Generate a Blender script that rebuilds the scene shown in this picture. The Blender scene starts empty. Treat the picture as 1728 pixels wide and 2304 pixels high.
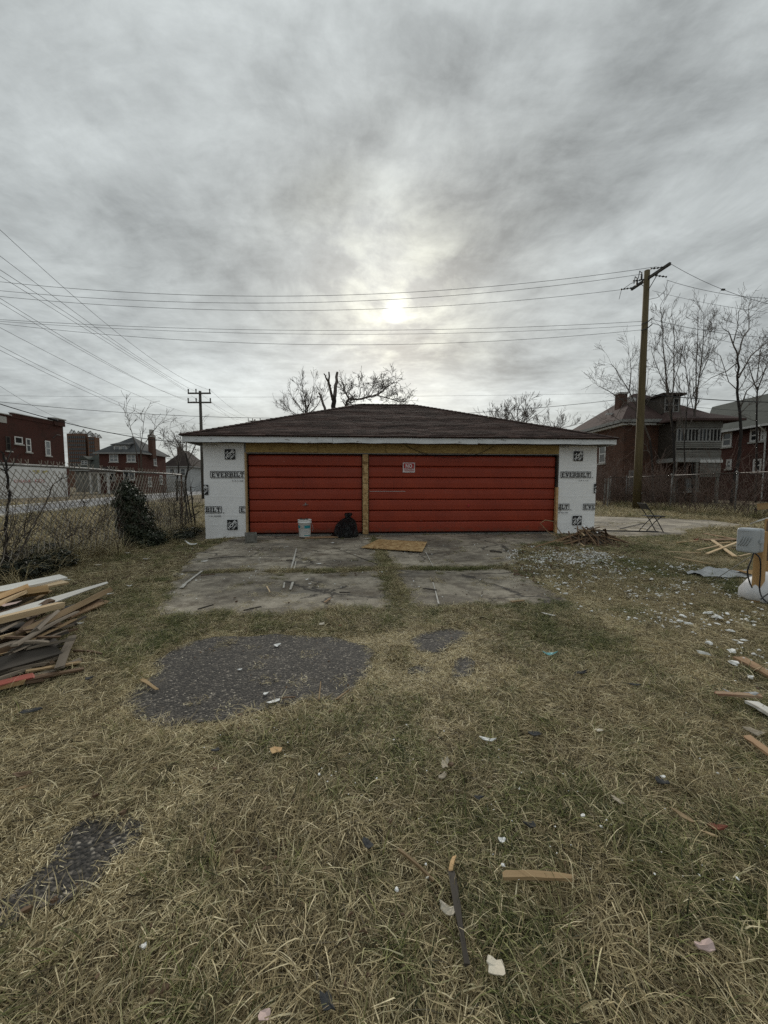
import bpy, bmesh, math, random
import numpy as np
from mathutils import Vector, Matrix, Euler

R = math.radians
SC = bpy.context.scene
COL = SC.collection
random.seed(7)
rng = np.random.default_rng(7)

# ------------------------------------------------------------------ camera, sky, sun, exposure
F, CX, CY, H = 865., 864., 1152., 1.30
YAW = R(3.87)
PIT = math.atan((1152 - 1093) / F)
cam = bpy.data.cameras.new('camera')
cam.sensor_width = 36.0
cam.lens = F / 2304 * 36.0
cam.clip_start = 0.05
cam.clip_end = 3000
camo = bpy.data.objects.new('camera', cam)
COL.objects.link(camo)
camo.location = (0, 0, H)
camo.rotation_euler = (math.pi / 2 - PIT, 0, -YAW)
SC.camera = camo

SC.view_settings.view_transform = 'Standard'
SC.view_settings.look = 'None'
SC.view_settings.gamma = 1
SC.view_settings.use_curve_mapping = False
SC.view_settings.exposure = 0.55
SC.cycles.max_bounces = 5
SC.cycles.diffuse_bounces = 3
SC.cycles.glossy_bounces = 2
SC.cycles.transmission_bounces = 3
SC.cycles.use_denoising = False

_f = Vector((math.sin(YAW) * math.cos(PIT), math.cos(YAW) * math.cos(PIT), -math.sin(PIT)))
_r = Vector((math.cos(YAW), -math.sin(YAW), 0))
_u = _r.cross(_f)

def ray(x, y):
    return _f + _r * ((x - CX) / F) + _u * (-(y - CY) / F)

def G(x, y, z=0.0):            # point on a level plane
    d = ray(x, y); t = (z - H) / d.z
    return Vector((0, 0, H)) + d * t

def PY(x, y, Y):               # point at world depth Y
    d = ray(x, y); t = Y / d.y
    return Vector((0, 0, H)) + d * t

def W(xc, D, z=0.0):           # camera-aligned ground frame: xc right, D away
    return Vector((xc * math.cos(YAW) + D * math.sin(YAW), -xc * math.sin(YAW) + D * math.cos(YAW), z))

def PD(x, y, D):
    d = ray(x, y); t = D / (d.x * math.sin(YAW) + d.y * math.cos(YAW))
    return Vector((0, 0, H)) + d * t

SUN = ray(886, 703).normalized()
sun_el = math.asin(SUN.z)
sun_az = math.atan2(SUN.x, SUN.y)

# ------------------------------------------------------------------ node expression helper
class S:
    def __init__(s, nt, sock): s.nt, s.k = nt, sock
    def _m(s, op, *a, clamp=False):
        n = s.nt.nodes.new('ShaderNodeMath'); n.operation = op; n.use_clamp = clamp
        for i, v in enumerate((s,) + a):
            if isinstance(v, S): s.nt.links.new(v.k, n.inputs[i])
            else: n.inputs[i].default_value = v
        return S(s.nt, n.outputs[0])
    def __add__(s, o): return s._m('ADD', o)
    __radd__ = __add__
    def __mul__(s, o): return s._m('MULTIPLY', o)
    __rmul__ = __mul__
    def __sub__(s, o): return s._m('SUBTRACT', o)
    def __rsub__(s, o): return (s * -1.0) + o
    def __truediv__(s, o): return s._m('DIVIDE', o)
    def pw(s, o): return s._m('POWER', o)
    def exp(s): return s._m('EXPONENT')
    def sqrt(s): return s._m('SQRT')
    def mx(s, o): return s._m('MAXIMUM', o)
    def mn(s, o): return s._m('MINIMUM', o)
    def abs(s): return s._m('ABSOLUTE')
    def clamp(s): return s._m('ADD', 0.0, clamp=True)
    def fract(s): return s._m('FRACT')
    def step(s, lo, hi):
        n = s.nt.nodes.new('ShaderNodeMapRange'); n.interpolation_type = 'SMOOTHSTEP'
        s.nt.links.new(s.k, n.inputs[0])
        n.inputs[1].default_value = lo; n.inputs[2].default_value = hi
        n.inputs[3].default_value = 0; n.inputs[4].default_value = 1
        return S(s.nt, n.outputs[0])

class NT:
    def __init__(s, nt): s.nt = nt
    def new(s, t, **kw):
        n = s.nt.nodes.new(t)
        for k, v in kw.items(): setattr(n, k, v)
        return n
    def link(s, a, b): s.nt.links.new(a.k if isinstance(a, S) else a, b)
    def coord(s, which='Object'):
        if which == 'Position':
            return S(s.nt, s.new('ShaderNodeNewGeometry').outputs['Position'])
        return S(s.nt, s.new('ShaderNodeTexCoord').outputs[which])
    def xyz(s, v):
        n = s.new('ShaderNodeSeparateXYZ'); s.link(v, n.inputs[0])
        return [S(s.nt, o) for o in n.outputs]
    def comb(s, x=0., y=0., z=0.):
        n = s.new('ShaderNodeCombineXYZ')
        for i, v in enumerate((x, y, z)):
            if isinstance(v, S): s.link(v, n.inputs[i])
            else: n.inputs[i].default_value = v
        return S(s.nt, n.outputs[0])
    def vscale(s, v, sc):
        n = s.new('ShaderNodeVectorMath', operation='MULTIPLY'); s.link(v, n.inputs[0])
        n.inputs[1].default_value = sc
        return S(s.nt, n.outputs[0])
    def vadd(s, v, w):
        n = s.new('ShaderNodeVectorMath', operation='ADD'); s.link(v, n.inputs[0])
        if isinstance(w, S): s.link(w, n.inputs[1])
        else: n.inputs[1].default_value = w
        return S(s.nt, n.outputs[0])
    def dot(s, v, w):
        n = s.new('ShaderNodeVectorMath', operation='DOT_PRODUCT'); s.link(v, n.inputs[0])
        n.inputs[1].default_value = w
        return S(s.nt, n.outputs['Value'])
    def noise(s, v, scale, detail=4., rough=.55, dist=0., out=0):
        n = s.new('ShaderNodeTexNoise'); s.link(v, n.inputs['Vector'])
        n.inputs['Scale'].default_value = scale; n.inputs['Detail'].default_value = detail
        n.inputs['Roughness'].default_value = rough; n.inputs['Distortion'].default_value = dist
        return S(s.nt, n.outputs[out])
    def voro(s, v, scale, out='Distance', feature='F1', rnd=1.0):
        n = s.new('ShaderNodeTexVoronoi', feature=feature); s.link(v, n.inputs['Vector'])
        n.inputs['Scale'].default_value = scale; n.inputs['Randomness'].default_value = rnd
        return S(s.nt, n.outputs[out])
    def ramp(s, f, stops, interp='LINEAR'):
        n = s.new('ShaderNodeValToRGB'); s.link(f, n.inputs[0])
        e = n.color_ramp.elements; n.color_ramp.interpolation = interp
        while len(e) < len(stops): e.new(0.5)
        for el, (p, c) in zip(e, stops):
            el.position = p; el.color = (c[0], c[1], c[2], 1)
        return S(s.nt, n.outputs[0])
    def mix(s, f, a, b, blend='MIX'):
        n = s.new('ShaderNodeMix', data_type='RGBA', blend_type=blend)
        if isinstance(f, S): s.link(f, n.inputs[0])
        else: n.inputs[0].default_value = f
        for i, v in ((6, a), (7, b)):
            if isinstance(v, S): s.link(v, n.inputs[i])
            else: n.inputs[i].default_value = (v[0], v[1], v[2], 1)
        return S(s.nt, n.outputs[2])
    def bump(s, h, strength=.3, dist=.01, normal=None):
        n = s.new('ShaderNodeBump'); s.link(h, n.inputs['Height'])
        n.inputs['Strength'].default_value = strength; n.inputs['Distance'].default_value = dist
        if normal is not None: s.link(normal, n.inputs['Normal'])
        return S(s.nt, n.outputs[0])
    def attr(s, name, out='Color'):
        n = s.new('ShaderNodeAttribute', attribute_name=name)
        return S(s.nt, n.outputs[out])
    def rand(s):
        return S(s.nt, s.new('ShaderNodeObjectInfo').outputs['Random'])

# ------------------------------------------------------------------ world
wd = bpy.data.worlds.new('World'); SC.world = wd; wd.use_nodes = True
w = NT(wd.node_tree)
wd.node_tree.nodes.clear()
dvec = w.coord('Generated')
dx, dy, dz = w.xyz(dvec)
cosang = w.dot(dvec, tuple(SUN))
den = dz.mx(0.0) + 0.10
px_, py_ = dx / den, dy / den
pv = w.comb(px_, py_, 0.)
wcol = w.noise(pv, .55, 4, .5, out=1)
warp = w.vscale(w.vadd(wcol, (-.5, -.5, -.5)), (.9, .9, 0))
pw_ = w.vadd(pv, warp)
# bands of cloud run away from the viewer and bend
str1 = w.noise(w.vscale(w.vadd(pw_, (3.1, .7, 0)), (1.25, .62, 1)), 1.0, 6, .52)
str2 = w.noise(w.vscale(w.vadd(pw_, (11.3, 5.2, 0)), (2.2, 1.5, 1)), 1.5, 5, .55)
fine = w.noise(w.vscale(w.vadd(pw_, (7.7, 2.2, 0)), (2.6, 2.6, 1)), 2.3, 7, .64)

fin2 = w.noise(w.vscale(w.vadd(pw_, (1.7, 9.2, 0)), (1.5, 4.2, 1)), 3.2, 5, .62)

mot = w.noise(w.vadd(w.vscale(dvec, (3.2, 3.2, 6.5)), w.vscale(wcol, (.8, .8, .8))), 1.6, 6, .58)

def pcloud(x, y):
    d = ray(x, y).normalized(); q = 1 / (max(d.z, 0) + .10)
    return d.x * q, d.y * q
pwx, pwy, _ = w.xyz(w.vadd(pv, w.vscale(w.vadd(wcol, (-.5, -.5, -.5)), (.45, .45, 0))))
def band(pts, width, amp):
    """soft streak of thicker or thinner cloud through points of the cloud layer"""
    acc = None
    P = [pcloud(*p) for p in pts]
    for (ax, ay), (bx, by) in zip(P[:-1], P[1:]):
        ex, ey = bx - ax, by - ay
        L2 = ex * ex + ey * ey
        t = (((pwx - ax) * ex + (pwy - ay) * ey) / L2).clamp()
        qx, qy = pwx - ax - t * ex, pwy - ay - t * ey
        dd = qx * qx + qy * qy
        acc = dd if acc is None else acc.mn(dd)
    return (acc * (-1. / (width * width))).exp() * amp
feat = band([(640, 470), (740, 405), (800, 335), (860, 255), (960, 190)], .085, -.085)
feat = feat + band([(480, 560), (600, 480), (700, 440)], .16, -.05)
feat = feat + band([(1010, 470), (1100, 420), (1230, 360), (1420, 180)], .24, -.085)
feat = feat + band([(890, 640), (868, 500), (850, 400), (880, 300)], .13, .045)
feat = feat + band([(1060, 620), (1140, 540), (1230, 480)], .13, -.06)
feat = feat + band([(940, 800), (1040, 790), (1160, 830)], .30, -.085)
feat = feat + band([(330, 560), (480, 640), (560, 700)], .2, -.05)
feat = feat + band([(560, 870), (640, 880), (760, 890)], .7, .11)
feat = feat + band([(930, 900), (1040, 900), (1120, 905)], .7, .10)
feat = feat + band([(60, 830), (260, 880), (380, 890)], .5, .06)
lum = 0.302 + (str1 - .5) * .12 + (str2 - .5) * .13 + (fine - .5) * .25 + (fin2 - .5) * .10 + (mot - .5) * .20 + feat * 1.05
ang = (cosang * -1. + 1.0)
gl_w = (ang * -9.).exp() * .035
gl_m = (ang * -60.).exp() * (.055 + (mot - .48) * .8 + (fine - .5) * .5)
gl_t = (ang * -900.).exp() * (.05 + (fine - .5) * .5)
gl_s = (ang * -8000.).exp() * .95
lum = (lum + gl_w).mx(.12)
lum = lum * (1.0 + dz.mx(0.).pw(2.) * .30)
warm = (gl_m.mx(0.) + gl_t.mx(0.))
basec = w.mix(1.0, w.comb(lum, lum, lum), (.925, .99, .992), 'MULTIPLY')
hz = (dz.mx(0.) * -7.).exp() * ((ang * -3.).exp())
hzw = hz * (.05 + (mot - .45) * .5).mx(0.)
sunny = w.mix(1.0, w.comb(warm + hzw, warm + hzw, warm + hzw), (1.0, .985, .66), 'MULTIPLY')
spot = w.comb(gl_s, gl_s, gl_s)
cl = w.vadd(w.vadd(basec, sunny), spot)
sky = w.new('ShaderNodeTexSky', sky_type='NISHITA')
sky.sun_disc = False
sky.sun_elevation = sun_el
sky.sun_rotation = sun_az
sky.air_density = 1.0; sky.dust_density = 3.0
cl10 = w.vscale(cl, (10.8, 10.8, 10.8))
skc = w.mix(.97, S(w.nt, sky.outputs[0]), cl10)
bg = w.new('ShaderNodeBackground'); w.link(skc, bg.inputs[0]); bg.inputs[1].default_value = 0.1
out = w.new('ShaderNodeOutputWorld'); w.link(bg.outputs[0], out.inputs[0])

sl = bpy.data.lights.new('sun', 'SUN'); sl.energy = 1.5; sl.angle = R(12); sl.color = (1.0, .95, .86)
slo = bpy.data.objects.new('sun', sl); COL.objects.link(slo)
slo.rotation_euler = SUN.to_track_quat('Z', 'Y').to_euler()

# ------------------------------------------------------------------ materials
MATS = {}
def newmat(name):
    m = bpy.data.materials.new(name); m.use_nodes = True
    n = NT(m.node_tree)
    b = m.node_tree.nodes['Principled BSDF']
    MATS[name] = m
    return m, n, b

def simple(name, c1, c2=None, rough=.8, scale=6., bump=0., bscale=None, spec=.3, metal=0., vary=0., stretch=(1, 1, 1),
           spots=None, coord='Object', bdist=.01, detail=5.):
    """a surface whose colour wanders between c1 and c2, with grain; 'vary' shifts it from object to object"""
    m, n, b = newmat(name)
    c2 = c2 or tuple(v * .7 for v in c1)
    v = n.vscale(n.coord(coord), stretch)
    r = None
    if vary:
        r = n.rand()
        v = n.vadd(v, n.comb(r * 37., r * 91., r * 13.))
    f = n.noise(v, scale, detail, .6)
    col = n.ramp(f, [(.3, c2), (.7, c1)])
    if spots:
        sc, lo, hi, c3 = spots
        col = n.mix(n.noise(v, sc, 5, .6).step(lo, hi), col, c3)
    if vary:
        k = (r - .5) * (2 * vary) + 1.0
        col = n.mix(1.0, col, n.comb(k, k, k), 'MULTIPLY')
    n.link(col, b.inputs['Base Color'])
    b.inputs['Roughness'].default_value = rough
    b.inputs['Specular IOR Level'].default_value = spec
    b.inputs['Metallic'].default_value = metal
    if bump:
        h = n.noise(v, bscale or scale * 4, 4, .6)
        n.link(n.bump(h, bump, bdist), b.inputs['Normal'])
    return m

def wood(name, c1, c2, axis=0, vary=.25, rough=.75, spots=None, scale=14):
    st = [1, 1, 1]; st = [1.0 if i != axis else .07 for i in range(3)]
    spots = spots or (2.6, .56, .74, tuple(v_ * .45 for v_ in c2))
    return simple(name, c1, c2, rough, scale, .35, scale * 2.5, .25, vary=vary, stretch=tuple(st), spots=spots, bdist=.003)

wood('pine', (.50, .34, .17), (.34, .20, .09))
wood('pine_pale', (.58, .45, .29), (.44, .31, .17))
wood('wood_grey', (.20, .165, .125), (.10, .08, .06))
wood('wood_brown', (.17, .11, .065), (.075, .045, .027))
wood('wood_dark', (.065, .055, .045), (.03, .025, .02))
wood('wood_tan', (.38, .27, .15), (.24, .16, .08))
wood('wood_splinter', (.33, .215, .125), (.19, .115, .065), vary=.35)
wood('white_board', (.72, .71, .67), (.58, .56, .51), vary=.06, spots=(5, .6, .72, (.30, .22, .14)))
wood('red_board', (.30, .075, .055), (.17, .05, .035), spots=(9, .58, .68, (.35, .25, .16)))
wood('pole_wood', (.135, .105, .05), (.07, .052, .026), axis=2, vary=0, scale=16)
wood('old_pole', (.085, .08, .07), (.05, .045, .04), axis=2, vary=0, scale=16)
wood('post_pine', (.46, .29, .13), (.33, .19, .08), axis=2, vary=.1)
simple('white_paint', (.72, .735, .75), (.55, .565, .58), .6, 2.2, .25, 25, stretch=(1, 1, 3), spots=(5.5, .60, .68, (.22, .205, .19)))
simple('wrap', (.86, .86, .86), (.80, .80, .80), .5, 9, .30, 22, .35, spots=(2.2, .66, .78, (.55, .52, .47)))
simple('ink', (.012, .012, .014), (.02, .02, .02), .5, 5)
simple('ink_grey', (.16, .16, .17), (.22, .22, .22), .6, 5)
simple('sign_red', (.40, .035, .035), (.34, .03, .03), .5, 4)
simple('sign_white', (.72, .68, .68), (.66, .62, .62), .5, 4)
simple('door_dark', (.03, .006, .005), (.02, .005, .004), .7, 4)
simple('wire', (.34, .31, .26), (.16, .135, .105), .5, 9, spec=.4, metal=.1)
simple('wire_dark', (.10, .085, .07), (.05, .04, .033), .6, 9, spec=.3, metal=.3)
simple('rust', (.10, .045, .025), (.045, .022, .015), .85, 8, .3, 40)
simple('galv', (.30, .295, .28), (.17, .165, .155), .6, 6, spec=.3, metal=.2)
simple('cable', (.016, .016, .018), (.01, .01, .012), .6, 4)
simple('powerwire', (.05, .05, .055), (.035, .035, .04), .6, 4)
simple('iron', (.05, .048, .045), (.025, .024, .023), .55, 8, spec=.4)
simple('bark', (.085, .072, .062), (.035, .030, .026), .9, 7, .6, 30, bdist=.02)
simple('bark_dark', (.035, .030, .027), (.016, .014, .013), .9, 7, .6, 30, bdist=.02)
simple('twig', (.13, .11, .095), (.07, .06, .052), .9, 3)
simple('twig_red', (.15, .105, .085), (.08, .055, .045), .9, 3)
simple('vine', (.10, .08, .062), (.045, .035, .028), .9, 6)
simple('glass', (.022, .025, .028), (.012, .014, .016), .08, 1.5, spec=.6)
simple('glass_pale', (.20, .215, .22), (.10, .11, .115), .15, 2.5, spec=.6)
simple('black_hole', (.008, .008, .008), (.012, .011, .01), .9, 3)
simple('trim_white', (.62, .62, .60), (.46, .46, .45), .6, 4)
simple('trim_grey', (.30, .30, .29), (.19, .19, .18), .7, 3, spots=(3, .6, .7, (.10, .09, .08)))
simple('chalk', (.60, .58, .53), (.36, .335, .29), .9, 9)
simple('stone_sill', (.42, .41, .38), (.30, .29, .27), .8, 5)
simple('paint_white', (.70, .70, .69), (.56, .56, .55), .75, .6, spots=(1.2, .62, .72, (.42, .42, .40)))
simple('block', (.20, .195, .175), (.11, .105, .09), .95, 14, .6, 60, bdist=.006, spots=(4, .55, .7, (.07, .065, .05)))
simple('plastic_white', (.74, .74, .72), (.62, .62, .6), .4, 6, spots=(9, .62, .7, (.35, .33, .3)))
simple('label_teal', (.02, .26, .30), (.02, .2, .24), .45, 5)
simple('label_grey', (.42, .45, .46), (.36, .38, .4), .5, 20)
simple('grey_plastic', (.40, .425, .44), (.37, .39, .41), .45, 3, .05, 120, .4)
simple('grey_dark', (.27, .29, .30), (.25, .265, .275), .5, 3)
simple('sack', (.70, .70, .71), (.58, .58, .60), .5, 5, .25, 18)
simple('foam', (.85, .85, .83), (.62, .62, .59), .9, 20, .3, 60)
simple('poly_sheet', (.42, .43, .43), (.26, .27, .27), .25, 7, .4, 15, .6)
simple('shingle_scrap', (.045, .047, .048), (.025, .026, .027), .9, 18, .5, 120, vary=.3)
simple('shingle_beige', (.40, .35, .27), (.28, .24, .18), .85, 12, .5, 80, vary=.2)
simple('paper', (.60, .55, .45), (.44, .39, .31), .8, 8, .4, 30, vary=.2)
simple('teal_scrap', (.10, .36, .40), (.16, .45, .48), .5, 8)
simple('brick_scrap', (.22, .075, .045), (.12, .04, .025), .9, 12, .6, 60)
simple('pink_foam', (.55, .42, .38), (.45, .34, .31), .8, 8)
simple('soffit', (.10, .095, .09), (.06, .055, .05), .8, 5)
simple('chair_black', (.018, .018, .02), (.012, .012, .013), .45, 4)
simple('road', (.22, .22, .225), (.16, .16, .165), .8, .8, .2, 20)
simple('sidewalk', (.42, .41, .38), (.32, .31, .29), .85, .6, .2, 20)
simple('kerb', (.46, .46, .45), (.36, .36, .35), .85, .8)
simple('ivy_leaf', (.048, .060, .029), (.013, .019, .010), .55, 5.0, spec=.5, coord='Position')
simple('ivy_low', (.034, .040, .022), (.012, .016, .009), .5, 3.0, spec=.4, coord='Position')
simple('roof_grey', (.085, .088, .088), (.05, .052, .053), .95, 1.5, .4, 12)
simple('roof_green', (.066, .072, .063), (.04, .045, .039), .95, 1.2, .4, 10)
simple('roof_red', (.075, .046, .04), (.045, .028, .025), .95, 1.2, .4, 10)
simple('roof_dark', (.045, .033, .028), (.03, .022, .02), .95, 1.5, .4, 12)
simple('siding', (.20, .195, .175), (.10, .095, .085), .85, 3, .3, 14, stretch=(.3, .3, 3))
simple('siding_pale', (.42, .43, .43), (.32, .33, .33), .8, 2)
simple('graffiti', (.45, .10, .09), (.5, .2, .18), .8, 6)
simple('graffiti_yellow', (.42, .36, .10), (.5, .45, .25), .8, 6)
simple('steel_pale', (.30, .30, .29), (.2, .2, .2), .6, 5)

def brickmat(name, c1, c2, mort, scale=1.0, stain=(.03, .02, .015)):
    m, n, b = newmat(name)
    o = n.coord('Object'); x, y, z = n.xyz(o)
    v = n.comb(x + y, z, 0.)
    t = n.new('ShaderNodeTexBrick'); n.link(v, t.inputs['Vector'])
    t.inputs['Color1'].default_value = (*c1, 1); t.inputs['Color2'].default_value = (*c2, 1)
    t.inputs['Mortar'].default_value = (*mort, 1)
    t.inputs['Scale'].default_value = scale
    t.inputs['Brick Width'].default_value = .22; t.inputs['Row Height'].default_value = .075
    t.inputs['Mortar Size'].default_value = .008
    f = n.noise(o, .7, 5, .6).step(.45, .75)
    g = n.noise(n.vscale(o, (6, 6, 1)), .5, 4, .6)
    col = n.mix(f * .55, S(n.nt, t.outputs[0]), stain)
    col = n.mix(g, col, n.mix(1.0, col, (.72, .72, .74), 'MULTIPLY'))
    n.link(col, b.inputs['Base Color']); b.inputs['Roughness'].default_value = .9
    b.inputs['Specular IOR Level'].default_value = .2
    return m
brickmat('brick_red', (.085, .026, .018), (.060, .02, .015), (.065, .042, .034))
brickmat('brick_house', (.115, .040, .028), (.085, .032, .025), (.10, .07, .06))
brickmat('brick_old', (.125, .055, .033), (.075, .036, .025), (.10, .075, .06), stain=(.045, .035, .03))
brickmat('brick_tower', (.17, .095, .062), (.15, .082, .055), (.16, .10, .075))
brickmat('brick_grey', (.14, .12, .105), (.12, .105, .092), (.13, .12, .11))

# OSB: strands of wood pressed flat
m, n, b = newmat('osb')
o = n.coord('Object'); x, y, z = n.xyz(o); r = n.rand()
v = n.vadd(n.comb(x, y, z), n.comb(r * 31., r * 17., r * 7.))
wv = n.vadd(v, n.vscale(n.noise(v, 5, 2, .5, out=1), (.05, .05, .05)))
c = n.voro(n.vscale(wv, (13, 26, 26)), 1.0, 'Color'); cr, cg, cb = n.xyz(c)
c2 = n.voro(n.vscale(wv, (30, 14, 14)), 1.0, 'Color'); c2r, _, _ = n.xyz(c2)
k = n.mix(.45, n.comb(cr, cr, cr), n.comb(c2r, c2r, c2r)); kx, _, _ = n.xyz(k)
col = n.ramp(kx, [(.12, (.17, .085, .025)), (.35, (.32, .19, .075)), (.65, (.43, .28, .12)), (.9, (.54, .39, .2))])
n.link(col, b.inputs['Base Color']); b.inputs['Roughness'].default_value = .75
n.link(n.bump(kx, .3, .004), b.inputs['Normal'])

m, n, b = newmat('osb_header')
o = n.coord('Object'); r = n.rand()
v = n.vadd(o, n.comb(r * 31., r * 17., r * 7.))
wv = n.vadd(v, n.vscale(n.noise(v, 4, 3, .5, out=1), (.10, .10, .10)))
c = n.noise(n.vscale(wv, (5, 1, 16)), 1.6, 5, .65)
col = n.ramp(c, [(.3, (.22, .13, .035)), (.5, (.36, .245, .085)), (.7, (.46, .33, .13))])
n.link(col, b.inputs['Base Color']); b.inputs['Roughness'].default_value = .75

# red steel door
m, n, b = newmat('door_red')
o = n.coord('Object'); r = n.rand()
v = n.vadd(o, n.comb(r * 11., r * 5., r * 3.))
f = n.noise(n.vscale(v, (1, 1, .6)), 1.6, 5, .55)
col = n.ramp(f, [(.3, (.225, .028, .010)), (.7, (.295, .039, .013))])
dr = n.noise(n.vscale(v, (9, 1, .7)), 2.2, 4, .6).step(.56, .75)
col = n.mix(dr * .35, col, (.10, .016, .010))
sc = n.noise(n.vscale(v, (1.5, 1, 14)), 4., 3, .5).step(.735, .76)
col = n.mix(sc * .55, col, (.42, .24, .2))
wx_, wy_, wz_ = n.xyz(n.coord('Position'))
mud = (wz_ * -3.2 + 1.0 + (n.noise(n.vscale(n.coord('Position'), (2.5, 1, 5)), 3, 5, .65) - .5) * 2.2).step(.35, .95)
col = n.mix(mud * .55, col, (.085, .055, .038))
fd = n.noise(n.vscale(n.coord('Position'), (.5, 1, 1.4)), 1.1, 4, .6).step(.5, .72)
col = n.mix(fd * .32, col, (.27, .052, .030))
n.link(col, b.inputs['Base Color'])
rg = n.noise(v, 5, 3, .5) * .25 + .38
n.link(rg, b.inputs['Roughness']); b.inputs['Specular IOR Level'].default_value = .35
n.link(n.bump(n.noise(v, 3, 2, .5), .12, .02), b.inputs['Normal'])

# asphalt shingles
m, n, b = newmat('shingle_brown')
p = n.coord('Position')
a = n.attr('tone'); ar, _, _ = n.xyz(a)
f = n.noise(p, 90, 3, .7)
big = n.noise(n.vscale(p, (1, 2.2, 1)), .7, 4, .6)
col = n.ramp(ar * .55 + f * .3 + big * .35, [(.25, (.026, .016, .0135)), (.55, (.050, .030, .025)), (.9, (.092, .058, .049))])
n.link(col, b.inputs['Base Color']); b.inputs['Roughness'].default_value = .95
b.inputs['Specular IOR Level'].default_value = .15
n.link(n.bump(f, .5, .004), b.inputs['Normal'])

# driveway concrete
m, n, b = newmat('concrete')
p = n.coord('Position')
big = n.noise(p, .9, 6, .62, .4)
mid = n.noise(p, 7, 5, .65)
fin = n.noise(p, 95, 3, .7)
col = n.ramp(big * .62 + mid * .38, [(.36, (.085, .068, .049)), (.46, (.18, .153, .116)), (.54, (.31, .27, .208)), (.66, (.50, .44, .35))])
col = n.mix(fin.step(.52, .75) * .5, col, (.30, .285, .25))
col = n.mix(fin.step(.46, .25) * .6, col, (.06, .054, .046))
damp = n.noise(n.vscale(p, (.6, 1.3, 1)), 1.1, 4, .6).step(.54, .68)
col = n.mix(damp * .6, col, (.075, .07, .062))
soily = n.noise(p, 1.7, 6, .68).step(.53, .66)
col = n.mix(soily * .75, col, n.ramp(n.noise(p, 60, 3, .7), [(.35, (.05, .037, .025)), (.65, (.15, .115, .075))]))
ck = n.voro(n.vadd(p, n.vscale(n.noise(p, 2.5, 5, .7, out=1), (.55, .55, 0))), .62, feature='DISTANCE_TO_EDGE')
crk = ck.step(.017, .005) * n.noise(p, .8, 2).step(.42, .55)
col = n.mix(crk * .85, col, (.03, .025, .02))
col = n.mix(n.voro(p, 17).step(.10, .055) * n.noise(p, 3, 2).step(.5, .6), col, (.42, .40, .36))
n.link(col, b.inputs['Base Color']); b.inputs['Roughness'].default_value = .92
n.link(n.bump(fin * .6 + mid * .5, .55, .008), b.inputs['Normal'])

# crumbling asphalt with light aggregate
m, n, b = newmat('asphalt')
p = n.coord('Position')
pz_ = n.vadd(p, n.vscale(n.noise(p, 60, 2, .5, out=1), (.012, .012, 0)))
vd = n.voro(pz_, 75); vc, _, _ = n.xyz(n.voro(pz_, 75, 'Color'))
stone = n.ramp(vc, [(.0, (.013, .0115, .010)), (.4, (.032, .0275, .0225)), (.70, (.072, .062, .051)), (.90, (.150, .132, .108)), (1., (.32, .285, .235))])
gap = vd.step(.30, .62)
col = n.mix(gap * .7, stone, (.014, .0125, .011))
dust = n.noise(p, 4, 5, .6).step(.50, .72)
col = n.mix(dust * .25, col, (.13, .112, .09))
lf = n.noise(p, 9, 5, .7).step(.60, .70)
col = n.mix(lf * .35, col, (.16, .13, .095))
n.link(col, b.inputs['Base Color']); b.inputs['Roughness'].default_value = .85
n.link(n.bump(vd * -1., .9, .006), b.inputs['Normal'])

# soil and thatch
m, n, b = newmat('soil')
p = n.coord('Position'); x, y, z = n.xyz(p)
big = n.noise(p, .55, 5, .6)
fib = n.noise(n.vscale(p, (1, .35, 1)), 60, 4, .7)
fib2 = n.noise(n.vscale(p, (.35, 1, 1)), 60, 4, .7)
col = n.ramp(fib * .5 + fib2 * .5, [(.32, (.06, .046, .032)), (.5, (.18, .142, .095)), (.68, (.36, .295, .20))])
gr = n.ramp(fib, [(.3, (.03, .031, .014)), (.6, (.085, .085, .038)), (.8, (.16, .15, .075))])
col = n.mix(big.step(.42, .62) * .65, col, gr)
lee = n.noise(p, 2.3, 4, .6).step(.55, .7)
col = n.mix(lee * .4, col, (.062, .047, .034))
n.link(col, b.inputs['Base Color']); b.inputs['Roughness'].default_value = 1.0
b.inputs['Specular IOR Level'].default_value = .1
n.link(n.bump(fib + fib2, .6, .012), b.inputs['Normal'])

def bladeshade(name, straw_bias, pale=0.):
    m, n, b = newmat(name)
    r_, g_, t_ = n.xyz(n.attr('bc'))
    p = n.coord('Position'); x, y, z = n.xyz(p)
    big = n.noise(p, .75, 4, .6)
    mid = n.noise(p, 3.2, 3, .6)
    g = ((big - .5) * 4.2 + (mid - .5) * 2.4 + (r_ - .5) * 1.1 + (.5 - straw_bias)).step(.05, .95)
    straw = n.ramp(g_ * .85 + pale + (mid - .4) * .4, [(.02, (.050, .040, .022)), (.3, (.245, .194, .106)), (.6, (.54, .45, .262)), (1., (.95, .85, .58))])
    green = n.ramp(g_, [(.02, (.022, .032, .012)), (.45, (.098, .112, .038)), (1., (.32, .33, .125))])
    col = n.mix(g, straw, green)
    n.link(col, b.inputs['Base Color']); b.inputs['Roughness'].default_value = .6
    b.inputs['Specular IOR Level'].default_value = .25
    tr = n.new('ShaderNodeBsdfTranslucent'); n.link(col, tr.inputs[0])
    mx = n.new('ShaderNodeMixShader'); mx.inputs[0].default_value = .25
    n.link(b.outputs[0], mx.inputs[1]); n.link(tr.outputs[0], mx.inputs[2])
    n.link(mx.outputs[0], m.node_tree.nodes['Material Output'].inputs[0])
    return m
bladeshade('blade_straw', .60)
bladeshade('blade_dead', 3.5, .16)
bladeshade('blade_green', -.03)

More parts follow.
